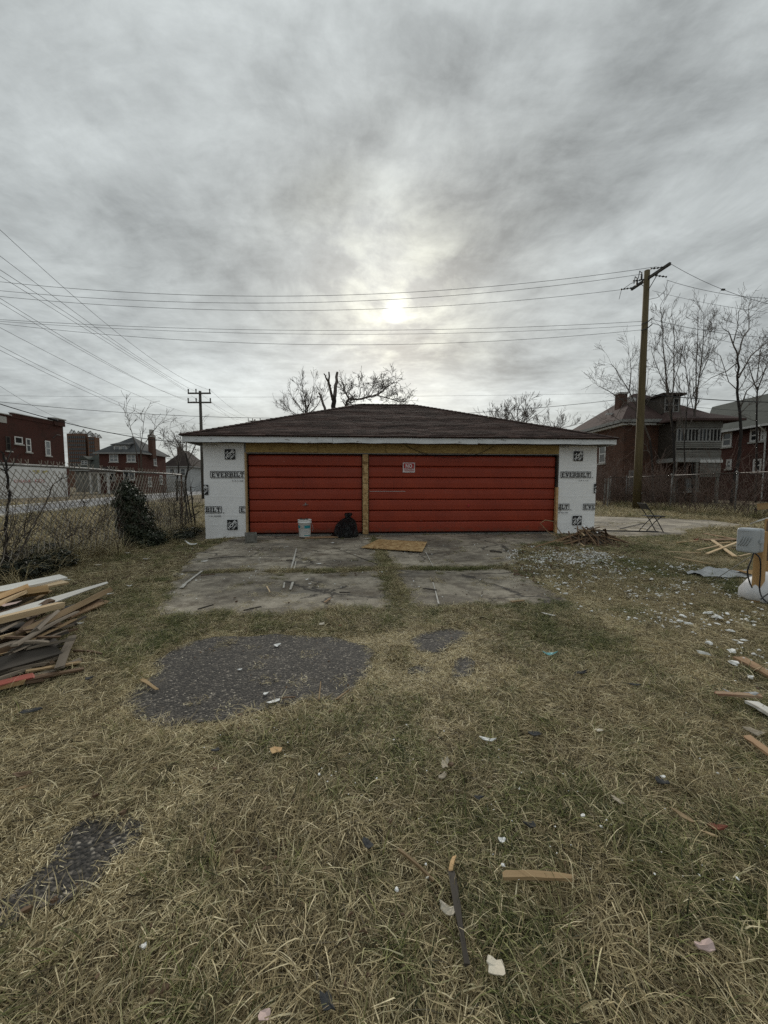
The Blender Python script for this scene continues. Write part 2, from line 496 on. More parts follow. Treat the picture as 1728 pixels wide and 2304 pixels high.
# thin black bag film
m, n, b = newmat('bag_film')
o = n.coord('Object')
b.inputs['Base Color'].default_value = (.004, .004, .005, 1); b.inputs['Roughness'].default_value = .15
b.inputs['Specular IOR Level'].default_value = .6
f = n.noise(n.vscale(o, (5, 5, 2.2)), 2.2, 5, .55, 2.5)
n.link(n.bump(f, 1.0, .22), b.inputs['Normal'])

# ------------------------------------------------------------------ mesh helpers
class MB:
    def __init__(s): s.v, s.f, s.m, s.c = [], [], [], None
    def add(s, vs, fs, mi=0):
        o = len(s.v); s.v.extend([tuple(p) for p in vs])
        for f in fs:
            s.f.append(tuple(i + o for i in f)); s.m.append(mi)
        return s
    def box(s, a, b_, mi=0):
        x0, y0, z0 = a; x1, y1, z1 = b_
        vs = [(x0, y0, z0), (x1, y0, z0), (x1, y1, z0), (x0, y1, z0), (x0, y0, z1), (x1, y0, z1), (x1, y1, z1), (x0, y1, z1)]
        return s.add(vs, [(0, 3, 2, 1), (4, 5, 6, 7), (0, 1, 5, 4), (1, 2, 6, 5), (2, 3, 7, 6), (3, 0, 4, 7)], mi)
    def mbox(s, M_, sx, sy, sz, mi=0, jit=0.):
        vs = []
        for z in (-.5, .5):
            for (x, y) in ((-.5, -.5), (.5, -.5), (.5, .5), (-.5, .5)):
                q = Vector((x * sx, y * sy, z * sz))
                if jit: q += Vector((random.uniform(-jit, jit), random.uniform(-jit, jit) * .3, random.uniform(-jit, jit) * .3))
                vs.append(M_ @ q)
        return s.add(vs, [(0, 3, 2, 1), (4, 5, 6, 7), (0, 1, 5, 4), (1, 2, 6, 5), (2, 3, 7, 6), (3, 0, 4, 7)], mi)
    def tube(s, pts, rad, n=6, mi=0, cap=True):
        pts = [Vector(p) for p in pts]; k = len(pts)
        rad = rad if hasattr(rad, '__len__') else [rad] * k
        t0 = (pts[1] - pts[0]).normalized()
        a = Vector((0, 0, 1)) if abs(t0.z) < .9 else Vector((1, 0, 0))
        u = t0.cross(a).normalized()
        vs = []
        for i, p in enumerate(pts):
            t = (pts[min(i + 1, k - 1)] - pts[max(i - 1, 0)])
            t = t.normalized() if t.length > 1e-9 else t0
            u = (u - t * u.dot(t)); u = u.normalized() if u.length > 1e-6 else t.orthogonal().normalized()
            v2 = t.cross(u)
            for j in range(n):
                an = 2 * math.pi * j / n
                vs.append(p + (u * math.cos(an) + v2 * math.sin(an)) * rad[i])
        fs = []
        for i in range(k - 1):
            for j in range(n):
                fs.append((i * n + j, i * n + (j + 1) % n, (i + 1) * n + (j + 1) % n, (i + 1) * n + j))
        if cap:
            fs.append(tuple(range(n - 1, -1, -1))); fs.append(tuple((k - 1) * n + j for j in range(n)))
        return s.add(vs, fs, mi)
    def lathe(s, prof, n=20, c=(0, 0, 0), mi=0):
        vs = []; fs = []; k = len(prof)
        for (r_, z) in prof:
            for j in range(n):
                an = 2 * math.pi * j / n
                vs.append((c[0] + r_ * math.cos(an), c[1] + r_ * math.sin(an), c[2] + z))
        for i in range(k - 1):
            for j in range(n):
                fs.append((i * n + j, i * n + (j + 1) % n, (i + 1) * n + (j + 1) % n, (i + 1) * n + j))
        return s.add(vs, fs, mi)
    def prism(s, poly, z0, z1, mi=0):
        k = len(poly)
        vs = [(p[0], p[1], z0) for p in poly] + [(p[0], p[1], z1) for p in poly]
        fs = [tuple(range(k - 1, -1, -1)), tuple(range(k, 2 * k))] + [(i, (i + 1) % k, k + (i + 1) % k, k + i) for i in range(k)]
        return s.add(vs, fs, mi)
    def mesh(s, name, mats, smooth=False):
        me = bpy.data.meshes.new(name)
        me.from_pydata(s.v, [], s.f)
        for mm in (mats if isinstance(mats, (list, tuple)) else [mats]):
            me.materials.append(MATS[mm] if isinstance(mm, str) else mm)
        if any(s.m): me.polygons.foreach_set('material_index', s.m)
        if smooth: me.polygons.foreach_set('use_smooth', [True] * len(s.f))
        me.update()
        return me
    def build(s, name, mats, parent=None, smooth=False, loc=None, rot=None):
        o = bpy.data.objects.new(name, s.mesh(name, mats, smooth)); COL.objects.link(o)
        if loc is not None: o.location = loc
        if rot is not None: o.rotation_euler = rot
        if parent is not None: o.parent = parent
        return o

def obj(name, me, parent=None, loc=(0, 0, 0), rot=(0, 0, 0)):
    o = bpy.data.objects.new(name, me); COL.objects.link(o)
    o.location = loc; o.rotation_euler = rot
    if parent is not None: o.parent = parent
    return o

def tag(o, label, cat=None, group=None, kind=None):
    if label: o['label'] = label
    if cat: o['category'] = cat
    if group: o['group'] = group
    if kind: o['kind'] = kind
    return o

def thing(name, label, cat, loc=(0, 0, 0), rz=0., group=None):
    o = bpy.data.objects.new(name, None); COL.objects.link(o)
    o.location = loc; o.rotation_euler = (0, 0, rz); o.empty_display_size = .1
    return tag(o, label, cat, group)

def bevel(o, wd_, seg=2):
    me = o.data
    bm = bmesh.new(); bm.from_mesh(me)
    bmesh.ops.bevel(bm, geom=list(bm.edges), offset=wd_, segments=seg, affect='EDGES', profile=.6)
    bm.to_mesh(me); bm.free()
    return o

# value noise for layout
_tab = rng.random((64, 64))
def vnoise(x, y, s=1.0, off=0.):
    x = np.asarray(x, float) * s + off + 100; y = np.asarray(y, float) * s + off * 1.7 + 100
    xi, yi = np.floor(x).astype(int), np.floor(y).astype(int)
    fx, fy = x - xi, y - yi
    fx = fx * fx * (3 - 2 * fx); fy = fy * fy * (3 - 2 * fy)
    g = lambda a, b_: _tab[a % 64, b_ % 64]
    return (g(xi, yi) * (1 - fx) + g(xi + 1, yi) * fx) * (1 - fy) + (g(xi, yi + 1) * (1 - fx) + g(xi + 1, yi + 1) * fx) * fy

def inpoly(x, y, poly):
    x = np.asarray(x); y = np.asarray(y); c = np.zeros(x.shape, bool)
    j = len(poly) - 1
    for i in range(len(poly)):
        xi, yi = poly[i][:2]; xj, yj = poly[j][:2]
        if yi != yj:
            c ^= ((yi > y) != (yj > y)) & (x < (xj - xi) * (y - yi) / (yj - yi) + xi)
        j = i
    return c

def roughpoly(pts, step=.12, amp=.03, seed=0):
    out_ = []; k = len(pts)
    for i in range(k):
        a = Vector(pts[i][:2]); b_ = Vector(pts[(i + 1) % k][:2])
        m_ = max(1, int((b_ - a).length / step))
        for q in range(m_):
            p = a.lerp(b_, q / m_)
            nx = float(vnoise(p.x, p.y, 4., seed)) - .5; ny = float(vnoise(p.x, p.y, 4., seed + 9.)) - .5
            nx += .6 * (float(vnoise(p.x, p.y, 11., seed + 3)) - .5); ny += .6 * (float(vnoise(p.x, p.y, 11., seed + 5)) - .5)
            out_.append((p.x + nx * amp * 2, p.y + ny * amp * 2))
    return out_

# ------------------------------------------------------------------ ground, slabs, asphalt, road
_a, _b, _c = G(560, 1530), G(150, 1975), G(1000, 1470)
FLATS = [(1.2, 7.0, 4.4, 3.2), (_a.x, _a.y, .95, .55), (_b.x, _b.y, .55, .34), (_c.x, _c.y, .35, .5), (9.8, 12.6, 3.6, 3.6)]
def gz(x, y):
    x = np.asarray(x, float); y = np.asarray(y, float)
    near = np.clip(1 - np.maximum(np.abs(x - 1) - 14, 0) / 8, 0, 1) * np.clip((26 - y) / 8, 0, 1)
    h = (vnoise(x, y, 1.1) - .5) * .035 + (vnoise(x, y, 3.1, 3.) - .5) * .018
    dip = -.05 * np.exp(-((x + 4.1) ** 2 / .8 + (y - 9.6) ** 2 / 1.5))
    fl = np.zeros(np.shape(x))
    for (cx, cy, rx, ry) in FLATS:
        d_ = np.maximum(np.abs(x - cx) / rx, np.abs(y - cy) / ry)
        fl = np.maximum(fl, np.clip((1.25 - d_) / .25, 0, 1))
    return (h * near * (1 - fl) - .012 * (1 - .6 * fl) + dip)

xs = np.unique(np.concatenate([np.arange(-8, 10, .12), np.arange(10, 30, .6), np.arange(-40, -8, .6), np.linspace(30, 500, 24), np.linspace(-500, -40, 24)]))
ys = np.unique(np.concatenate([np.arange(-3, 12, .12), np.arange(12, 40, .6), np.linspace(40, 900, 30), np.linspace(-60, -3, 12)]))
gx, gy = np.meshgrid(xs, ys)
pz = gz(gx, gy)
vv = np.stack([gx.ravel(), gy.ravel(), pz.ravel()], 1)
nx_, ny_ = len(xs), len(ys)
ii = np.arange(nx_ * ny_).reshape(ny_, nx_)
ff = np.stack([ii[:-1, :-1].ravel(), ii[:-1, 1:].ravel(), ii[1:, 1:].ravel(), ii[1:, :-1].ravel()], 1)
me = bpy.data.meshes.new('ground'); me.from_pydata(vv.tolist(), [], ff.tolist()); me.materials.append(MATS['soil'])
me.polygons.foreach_set('use_smooth', [True] * len(me.polygons))
tag(obj('ground', me), None, kind='structure')

slabs = {
    'near_left': [G(350, 1384), G(392, 1312), (-2.66, 5.79), (.36, 5.80), G(893, 1373)],
    'near_right': [G(938, 1366), (.53, 5.81), (2.30, 5.84), G(1290, 1358)],
    'far_left': [(-2.72, 5.92), (-3.05, 7.4), (-3.05, 9.0), (-2.95, 9.96), (.32, 9.96), (.38, 7.6), (.36, 5.93)],
    'far_right': [(.53, 5.96), (.54, 8.2), (.40, 9.3), (.38, 9.96), (5.3, 9.96), (4.7, 8.7), (3.6, 8.2), (3.0, 7.2), (2.5, 6.0)],
}
SLABP = []
for i, (k, pts) in enumerate(slabs.items()):
    P = roughpoly(pts, .05, .085, i * 5)
    SLABP.append(P)
    mb = MB(); mb.prism(P, -.08, .006 + .003 * i)
    tag(mb.build('driveway', 'concrete'), None, kind='structure')
# worn pad to the right of the garage
P = roughpoly([(6.55, 9.2), (6.6, 14.5), (9.0, 16.2), (13.2, 13.6), (12.6, 11.2), (9.6, 10.6), (8.6, 9.5)], .2, .06, 3)
PADP = P
mb = MB(); mb.prism(P, -.08, .016); tag(mb.build('driveway', 'concrete'), None, kind='structure')

def Gp(pts): return [tuple(G(*p)[:2]) for p in pts]
ASPH = [
    Gp([(383, 1472), (417, 1443), (489, 1436), (634, 1429), (754, 1434), (798, 1443), (831, 1458), (841, 1492), (827, 1535), (764, 1569),
        (682, 1578), (600, 1588), (537, 1612), (470, 1617), (431, 1631), (393, 1643), (345, 1634), (306, 1622), (287, 1598), (280, 1578),
        (296, 1549), (335, 1516), (345, 1492)]),
    Gp([(930, 1445), (960, 1425), (1010, 1416), (1062, 1424), (1050, 1442), (1005, 1452), (985, 1466), (945, 1462)]),
    Gp([(1020, 1485), (1050, 1477), (1066, 1492), (1060, 1518), (1030, 1522), (1010, 1505)]),
    Gp([(920, 1508), (945, 1496), (965, 1503), (958, 1518), (928, 1520)]),
    Gp([(208, 1851), (286, 1846), (333, 1867), (323, 1898), (260, 1945), (198, 2002), (130, 2033), (78, 2075), (16, 2111), (-90, 2150),
        (-80, 2060), (16, 2033), (78, 1981), (146, 1929), (172, 1882)]),
]
_cx = sum(p[0] for p in ASPH[4]) / len(ASPH[4]); _cy = sum(p[1] for p in ASPH[4]) / len(ASPH[4])
ASPH[4] = [(_cx + (p[0] - _cx) * 1.1, _cy + (p[1] - _cy) * 1.14) for p in ASPH[4]]
ASPR = []
for i, pts in enumerate(ASPH):
    P = roughpoly(pts, .025, .05, 20 + i * 3); ASPR.append(P)
    mb = MB(); mb.prism(P, -.06, .005)
    o = mb.build('asphalt_pavement', 'asphalt'); tag(o, None, kind='structure')

# side street beyond the fence
def strip(name, pts_a, pts_b, z0, z1, matn):
    mb = MB(); mb.prism(list(pts_a) + list(pts_b)[::-1], z0, z1)
    return tag(mb.build(name, matn), None, kind='structure')
ra = [G(-60, 1172), G(0, 1163), G(240, 1136), G(452, 1112), G(540, 1102)]
rb = [G(-60, 1152), G(0, 1145), G(240, 1122), G(452, 1104), G(540, 1098)]
strip('road', ra, rb, -.05, .03, 'road')
def shiftpts(pts, dxy): return [Vector((p.x + dxy[0], p.y + dxy[1], 0)) for p in pts]
dirp = (ra[3] - ra[0]).normalized(); nrm = Vector((dirp.y, -dirp.x, 0))
strip('kerb', [p + nrm * .25 for p in ra], [p + nrm * .02 for p in ra], -.05, .12, 'kerb')
strip('kerb', [p - nrm * .25 for p in rb], [p - nrm * .02 for p in rb], -.05, .12, 'kerb')

# ------------------------------------------------------------------ lettering
def text_polys(txt, bold=0.):
    cu = bpy.data.curves.new('t', 'FONT'); cu.body = txt; cu.resolution_u = 2; cu.offset = bold
    o = bpy.data.objects.new('t', cu); COL.objects.link(o)
    bpy.context.view_layer.update()
    dg = bpy.context.evaluated_depsgraph_get()
    me_ = bpy.data.meshes.new_from_object(o.evaluated_get(dg))
    vs = [tuple(v.co[:2]) for v in me_.vertices]; fs = [tuple(p.vertices) for p in me_.polygons]
    bpy.data.objects.remove(o); bpy.data.curves.remove(cu); bpy.data.meshes.remove(me_)
    x0 = min(v[0] for v in vs); x1 = max(v[0] for v in vs); y0 = min(v[1] for v in vs); y1 = max(v[1] for v in vs)
    return [((v[0] - x0) / (x1 - x0), (v[1] - y0) / (y1 - y0)) for v in vs], fs

def rects(*rs):
    vs, fs = [], []
    for r_ in rs:
        k = len(vs)
        if len(r_) == 4 and not isinstance(r_[0], tuple):
            x0, y0, x1, y1 = r_; vs += [(x0, y0), (x1, y0), (x1, y1), (x0, y1)]
        else: vs += list(r_)
        fs.append(tuple(range(k, len(vs))))
    return vs, fs
SLAB = {   # heavy slab-serif capitals, one unit tall
    'E': (.80, rects((.1, 0, .32, 1), (0, 0, .1, .14), (0, .86, .1, 1), (.32, 0, .80, .15), (.32, .85, .78, 1), (.32, .43, .60, .57), (.70, .15, .80, .30), (.68, .70, .78, .85))),
    'V': (.92, rects(((.13, .86), (.36, .86), (.49, .34), (.49, 0), (.36, 0)), ((.49, .34), (.62, .86), (.80, .86), (.60, 0), (.49, 0)), (0, .86, .42, 1), (.54, .86, .94, 1))),
    'R': (.88, rects((.1, 0, .32, 1), (0, 0, .1, .15), (.32, 0, .42, .15), (0, .85, .1, 1), (.32, .84, .66, 1), (.32, .42, .62, .56), ((.66, 1), (.80, .88), (.80, .58), (.62, .42), (.60, .54), (.60, .84)), ((.42, .42), (.62, .42), (.86, 0), (.62, 0)), (.86, 0, .92, .15))),
    'B': (.84, rects((.1, 0, .32, 1), (0, 0, .1, .15), (0, .85, .1, 1), (.32, .84, .62, 1), (.32, .43, .60, .58), (.32, 0, .64, .16), ((.62, 1), (.76, .9), (.76, .62), (.60, .52), (.57, .58), (.57, .84)), ((.60, .52), (.82, .42), (.82, .12), (.64, 0), (.60, .16), (.60, .43)))),
    'I': (.48, rects((.12, 0, .35, 1), (0, 0, .12, .15), (.35, 0, .46, .15), (0, .85, .12, 1), (.35, .85, .46, 1))),
    'L': (.76, rects((.1, 0, .32, 1), (0, 0, .1, .15), (0, .85, .1, 1), (.32, .85, .44, 1), (.32, 0, .76, .17), (.62, .17, .76, .42))),
    'T': (.82, rects((.30, 0, .52, .83), (.2, 0, .3, .14), (.52, 0, .62, .14), (0, .83, .82, 1), (0, .6, .13, .83), (.69, .6, .82, .83))),
}
def everbilt(x, z, wd_, ht):
    """framed word, lower-left corner at x,z; returns flat polys in the wall plane"""
    vs, fs = [], []
    def put(v, f):
        k = len(vs); vs.extend(v); fs.extend(tuple(i + k for i in q) for q in f)
    b_ = ht * .085
    put(*rects((x, z, x + wd_, z + b_), (x, z + ht - b_, x + wd_, z + ht), (x, z + b_, x + b_, z + ht - b_), (x + wd_ - b_, z + b_, x + wd_, z + ht - b_)))
    tot = sum(SLAB[c_][0] + .07 for c_ in 'EVERBILT') - .07
    mg = ht * .17
    k = (wd_ - 2 * mg * 1.1) / tot; hh = ht - 2 * mg; cx = x + mg * 1.1
    for c_ in 'EVERBILT':
        a, (v, f) = SLAB[c_]
        put([(cx + p[0] * k, z + mg + p[1] * hh) for p in v], f)
        cx += (a + .07) * k
    # trade mark tick and the small line of print underneath
    put(*rects((x + wd_ + ht * .15, z, x + wd_ + ht * .36, z + ht * .09)))
    return vs, fs
def smallprint(x, z, wd_, ht):
    rs = []; xx = x
    random.seed(int(x * 100 + z * 10))
    while xx < x + wd_:
        a = random.uniform(.012, .03); rs.append((xx, z, min(xx + a, x + wd_), z + ht * random.uniform(.7, 1))); xx += a + random.choice([.006, .006, .03])
    return rects(*rs)
LOGO = [('THE', .34, .30, .20, .34, .62), ('HOME', .98, .40, .01, .28, 0), ('DEPOT', .70, .26, .2, -.02, 0)]
def depot_square(x, z, sd):
    return rects((x, z, x + sd, z + sd))
def depot_text(x, z, sd):
    """three lines of lettering running up the square at a slant"""
    vs, fs = [], []
    ca, sa = math.cos(R(42)), math.sin(R(42))
    for txt, wd_, ht, ox, oy in (('THE', .34, .15, -.30, .25), ('HOME', 1.06, .36, -.53, -.16), ('DEPOT', .62, .17, -.26, -.40)):
        v, f = text_polys(txt, .022); k = len(vs)
        for (a, b_) in v:
            qx, qy = ox + a * wd_, oy + b_ * ht
            vs.append((x + sd * (.5 + qx * ca - qy * sa), z + sd * (.5 + qx * sa + qy * ca)))
        fs.extend(tuple(i + k for i in q) for q in f)
    return vs, fs

def flat_on_wall(name, polys, Y, matn, parent, clip=None, wob=None):
    vs, fs = polys
    me_ = bpy.data.meshes.new(name)
    me_.from_pydata([(p[0], Y, p[1]) for p in vs], [], fs)
    if clip:
        bm = bmesh.new(); bm.from_mesh(me_)
        for (co, no) in (((clip[0], 0, 0), (-1, 0, 0)), ((clip[1], 0, 0), (1, 0, 0)), ((0, 0, clip[2]), (0, 0, -1)), ((0, 0, clip[3]), (0, 0, 1))):
            bmesh.ops.bisect_plane(bm, geom=bm.verts[:] + bm.edges[:] + bm.faces[:], plane_co=co, plane_no=no, clear_outer=True)
        bm.to_mesh(me_); bm.free()
    me_.materials.append(MATS[matn])
    o = obj(name, me_, parent)
    return o

# ------------------------------------------------------------------ garage
ZE = 2.49          # eave top
EX0, EX1, EY0 = -4.19, 6.67, 9.60
RX0, RX1, RY, RZ = .12, 2.06, 14.1, 4.20
EY1 = 18.6
gar = thing('garage', 'low garage with red ribbed doors, brown hip roof and white house wrap', 'garage', (1.25, 10, 0))
GL = Vector((-1.25, -10, 0))
def gpart(mb, name, mats, parent=None, smooth=False):
    if parent is None:
        o = mb.build(name, mats, gar, smooth); o.location = GL
    else:
        o = mb.build(name, mats, parent, smooth)
    return o
mb = MB()
WX0, WX1 = -3.88, 6.44
mb.box((WX0, 10.06, 0), (-2.86, 10.2, 2.42)); mb.box((5.38, 10.06, 0), (WX1, 10.2, 2.42))
mb.box((-2.86, 10.06, 2.14), (5.38, 10.2, 2.42))
mb.box((WX0, 10.2, 0), (WX0 + .15, 18.2, 2.42)); mb.box((WX1 - .15, 10.2, 0), (WX1, 18.2, 2.42))
mb.box((WX0 + .15, 18.05, 0), (WX1 - .15, 18.2, 2.42))
gpart(mb, 'wall', 'siding_pale')
# eave soffit
mb = MB(); mb.box((EX0 + .03, EY0 + .03, 2.37), (EX1 - .03, 10.05, 2.395)); mb.box((EX0 + .03, 10.06, 2.37), (WX0 - .005, EY1 - .03, 2.395)); mb.box((WX1 + .005, 10.06, 2.37), (EX1 - .03, EY1 - .03, 2.395))
gpart(mb, 'soffit', 'soffit')
# fascia boards, three lengths butted, a little out of line
for (x0, x1, za, zb, dy_) in ((EX0, -.62, 2.352, 2.497, 0), (-.615, 3.02, 2.352, 2.49, .006), (3.025, EX1, 2.362, 2.493, .002)):
    mb = MB()
    nseg = 14
    top, bot = [], []
    for i in range(nseg + 1):
        x = x0 + (x1 - x0) * i / nseg
        sag = .006 * math.sin(i * 1.3 + x0)
        top.append((x, zb - .006 * abs(math.sin(i * 2.1)) + sag)); bot.append((x, za + .010 * (random.random() ** 3) + sag))
    vs = []
    for yy_ in (EY0 + dy_, EY0 + .028 + dy_):
        vs += [(p[0], yy_, p[1]) for p in bot] + [(p[0], yy_, p[1]) for p in top]
    k = nseg + 1; fs = []
    for i in range(nseg):
        fs += [(i, i + 1, k + i + 1, k + i), (2 * k + i + 1, 2 * k + i, 3 * k + i, 3 * k + i + 1), (k + i, k + i + 1, 3 * k + i + 1, 3 * k + i), (2 * k + i, 2 * k + i + 1, i + 1, i)]
    fs += [(0, k, 3 * k, 2 * k), (nseg, 2 * k + nseg, 3 * k + nseg, k + nseg)]
    mb.add(vs, fs)
    gpart(mb, 'fascia_board', 'white_paint')
for sx in (EX0, EX1 - .028):
    mb = MB(); mb.box((sx, EY0 + .036, 2.352), (sx + .028, EY1, 2.49)); gpart(mb, 'fascia_board', 'white_paint')
# roof deck with drip edge
mb = MB()
o_ = .035
A = [(EX0 - o_, EY0 - o_, ZE), (EX1 + o_, EY0 - o_, ZE), (EX1 + o_, EY1, ZE), (EX0 - o_, EY1, ZE), (RX0, RY, RZ), (RX1, RY, RZ)]
A2 = [(p[0], p[1], p[2] + .022) for p in A]
mb.add(A + A2, [(6, 7, 11, 10), (7, 8, 11), (8, 9, 10, 11), (9, 6, 10), (0, 1, 7, 6), (1, 2, 8, 7), (2, 3, 9, 8), (3, 0, 6, 9), (3, 2, 1, 0)])
roof = gpart(mb, 'roof', 'shingle_brown')
def slope_tabs(e0, e1, r0, r1, ncourse, seed):
    """courses of overlapping three-tab shingles on one slope, each tab its own thin slab"""
    rnd = random.Random(seed)
    e0, e1, r0, r1 = map(Vector, (e0, e1, r0, r1))
    nrm_ = (e1 - e0).cross(r0 - e0).normalized()
    if nrm_.z < 0: nrm_ = -nrm_
    mb = MB(); tone = []
    for c in range(ncourse):
        t0 = c / ncourse; t1 = min(1.0, (c + 1.25) / ncourse)
        a0, b0 = e0.lerp(r0, t0), e1.lerp(r1, t0)
        L = (b0 - a0).length; dr_ = (b0 - a0).normalized()
        up = ((r0 + r1) / 2 - (e0 + e1) / 2) * (t1 - t0)
        up = up - dr_ * up.dot(dr_)
        s0 = -(c % 2) * .165 - .08 * (c % 3)
        sl0 = (r0 - e0).dot(dr_) * (t1 - t0); sl1 = (r1 - e1).dot(dr_) * (t1 - t0)
        wavy = .004 * math.sin(c * .9)
        while s0 < L:
            w_ = .328
            p0, p1 = max(s0, 0), min(s0 + w_, L)
            if p1 - p0 > .04:
                lf = .011 + rnd.random() * .007
                jz = rnd.uniform(-.004, .004)
                la = max(p0, sl0 * .8) if p0 < .02 else p0
                lb = min(p1, L + sl1 * .8)
                q0 = a0 + dr_ * p0 + up * (jz * 2); q1 = a0 + dr_ * p1 + up * (jz * 2)
                u0 = a0 + dr_ * max(p0, min(sl0, p1 - .01)) + up; u1 = a0 + dr_ * min(p1, max(L + sl1, p0 + .01)) + up
                n0 = nrm_ * (.026 + lf + wavy); n1 = nrm_ * .024
                vs = [q0 + n0, q1 + n0, u1 + n1, u0 + n1, q0 + nrm_ * .02, q1 + nrm_ * .02]
                mb.add(vs, [(0, 1, 2, 3), (4, 5, 1, 0), (4, 0, 3), (5, 2, 1)])
                tone.extend([rnd.random()] * 6)
            s0 += w_ + .006
    return mb, tone
def with_tone(mb, tone, name, parent):
    o = mb.build(name, 'shingle_brown', parent)
    at = o.data.attributes.new('tone', 'FLOAT_COLOR', 'POINT')
    arr = np.zeros((len(tone), 4), np.float32); arr[:, :3] = np.array(tone)[:, None]; arr[:, 3] = 1
    at.data.foreach_set('color', arr.ravel())
    return o
mb, tone = slope_tabs(A[0], A[1], A[4], A[5], 34, 1)
tag(with_tone(mb, tone, 'shingles', roof), None, kind='stuff')
mb, tone = slope_tabs(A[1], A[2], A[5], A[5], 34, 2)
tag(with_tone(mb, tone, 'shingles', roof), None, kind='stuff')
mb, tone = slope_tabs(A[3], A[0], A[4], A[4], 34, 3)
tag(with_tone(mb, tone, 'shingles', roof), None, kind='stuff')
def capline(a, b_, nm):
    a, b_ = Vector(a), Vector(b_); L = (b_ - a).length; k = int(L / .16); mb = MB(); tone = []
    d = (b_ - a).normalized(); side = d.cross(Vector((0, 0, 1))).normalized()
    for i in range(k):
        p = a + d * (i * L / k); q = p + d * (L / k * 1.2)
        up0, up1 = Vector((0, 0, .058 + .004 * random.random())), Vector((0, 0, .046))
        lo = Vector((0, 0, -.035))
        vs = [p + side * .13 + up0 + lo, p + up0, p - side * .13 + up0 + lo, q + side * .13 + up1 + lo, q + up1, q - side * .13 + up1 + lo]
        vs += [v - Vector((0, 0, .016)) for v in vs[:3]]
        mb.add(vs, [(0, 1, 4, 3), (1, 2, 5, 4), (6, 7, 1, 0), (7, 8, 2, 1)]); tone += [random.random() * .8] * 9
    with_tone(mb, tone, nm, roof)
capline(A[0], A[4], 'hip_cap'); capline(A[1], A[5], 'hip_cap'); capline(A[5], A[4], 'ridge_cap')
# pale scar on the shingles
mb = MB(); mb.box((4.05, 11.93, 3.425), (4.12, 11.96, 3.45)); mb.box((4.10, 11.99, 3.44), (4.22, 12.01, 3.47)); gpart(mb, 'torn_shingle', 'shingle_beige', roof)

# header boards of OSB
xs_h = [-2.825, -1.02, .72, 2.62, 5.36]
for i in range(4):
    mb = MB(); dz_ = random.uniform(-.006, .006)
    mb.box((xs_h[i] + .003, 10.00 + .004 * (i % 2), 2.142 + dz_), (xs_h[i + 1] - .003, 10.055, 2.385))
    gpart(mb, 'header_board', 'osb_header')
mb = MB(); mb.box((-2.82, 10.002, 2.118), (5.36, 10.03, 2.136)); gpart(mb, 'header_trim', 'trim_grey')
# centre post of short OSB blocks
zz = [0.03, .42, .78, 1.08, 1.36, 1.62, 1.88, 2.112]
for a, b_ in zip(zz[:-1], zz[1:]):
    mb = MB(); jx = random.uniform(-.004, .004)
    mb.box((.125 + jx, 10.01, a + .004), (.262 + jx, 10.07, b_ - .004)); gpart(mb, 'post_block', 'osb')
mb = MB(); mb.box((.117, 10.045, .02), (.273, 10.10, 2.112)); gpart(mb, 'centre_post', 'wood_tan')
mb = MB(); mb.box((-2.86, 10.0, .0), (-2.815, 10.09, 2.14)); gpart(mb, 'door_jamb', 'wood_tan')
mb = MB(); mb.box((5.315, 10.0, .0), (5.372, 10.09, 1.26)); gpart(mb, 'door_jamb', 'pine')
mb = MB(); mb.box((5.33, 10.02, 1.265), (5.372, 10.09, 2.112)); gpart(mb, 'door_jamb', 'wood_dark')
# dark room behind, threshold
mb = MB(); mb.box((-2.86, 10.02, -.02), (5.37, 10.4, .035)); gpart(mb, 'threshold', 'block')

def garage_door(x0, x1, seed, tilt):
    rnd = random.Random(seed)
    mb = MB(); mb.box((x0 - .03, 10.165, .05), (x1 + .03, 10.185, 2.14))
    d = gpart(mb, 'garage_door', 'door_dark')
    ph = .2905; z = .062
    for i in range(8):
        z1 = min(z + ph, 2.135)
        if z1 - z < .05: break
        y0 = 10.108 + rnd.uniform(-.003, .003)
        mb = MB()
        # folded steel: lower lip set back, face, sloped upper shoulder
        prof = [(10.162, z + .003), (10.140, z + .004), (y0, z + .026), (y0 - .004, z + (z1 - z) * .5), (y0 + .002, z1 - .045), (y0 + .022, z1 - .014), (10.150, z1 - .006), (10.163, z1 - .004)]
        n_ = 8; vs = []
        for j in range(n_ + 1):
            x = x0 + .004 + (x1 - x0 - .008) * j / n_
            for q, (yy_, zq) in enumerate(prof):
                dent = .004 * math.sin(j * 1.9 + i * 2.3 + seed) if 1 < q < 5 else 0
                vs.append((x, yy_ + dent, zq + tilt * (j / n_ - .5)))
        k = len(prof); fs = []
        for j in range(n_):
            for q in range(k - 1):
                fs.append((j * k + q, (j + 1) * k + q, (j + 1) * k + q + 1, j * k + q + 1))
        fs += [tuple(range(k)), tuple(n_ * k + q for q in range(k - 1, -1, -1))]
        mb.add(vs, fs); gpart(mb, 'panel', 'door_red', d)
        z += ph
    return d
dl = garage_door(-2.79, .10, 3, -.006)
dr2 = garage_door(.285, 5.315, 8, -.01)
mb = MB(); mb.tube([(-1.36, 10.10, .82), (-1.36, 10.06, .82)], .012, 8); mb.tube([(-1.43, 10.062, .80), (-1.29, 10.062, .812)], .009, 6); mb.box((-1.375, 10.085, .79), (-1.345, 10.103, .86))
gpart(mb, 'handle', 'galv', dl)
mb = MB(); mb.box((2.92, 10.085, .74), (2.97, 10.104, .80)); mb.tube([(2.945, 10.10, .77), (2.945, 10.07, .77)], .012, 8); gpart(mb, 'handle', 'sign_red', dr2)
mb = MB(); mb.box((.292, 10.092, 1.150), (1.25, 10.098, 1.158)); gpart(mb, 'scratched_edge', 'trim_white', dr2)

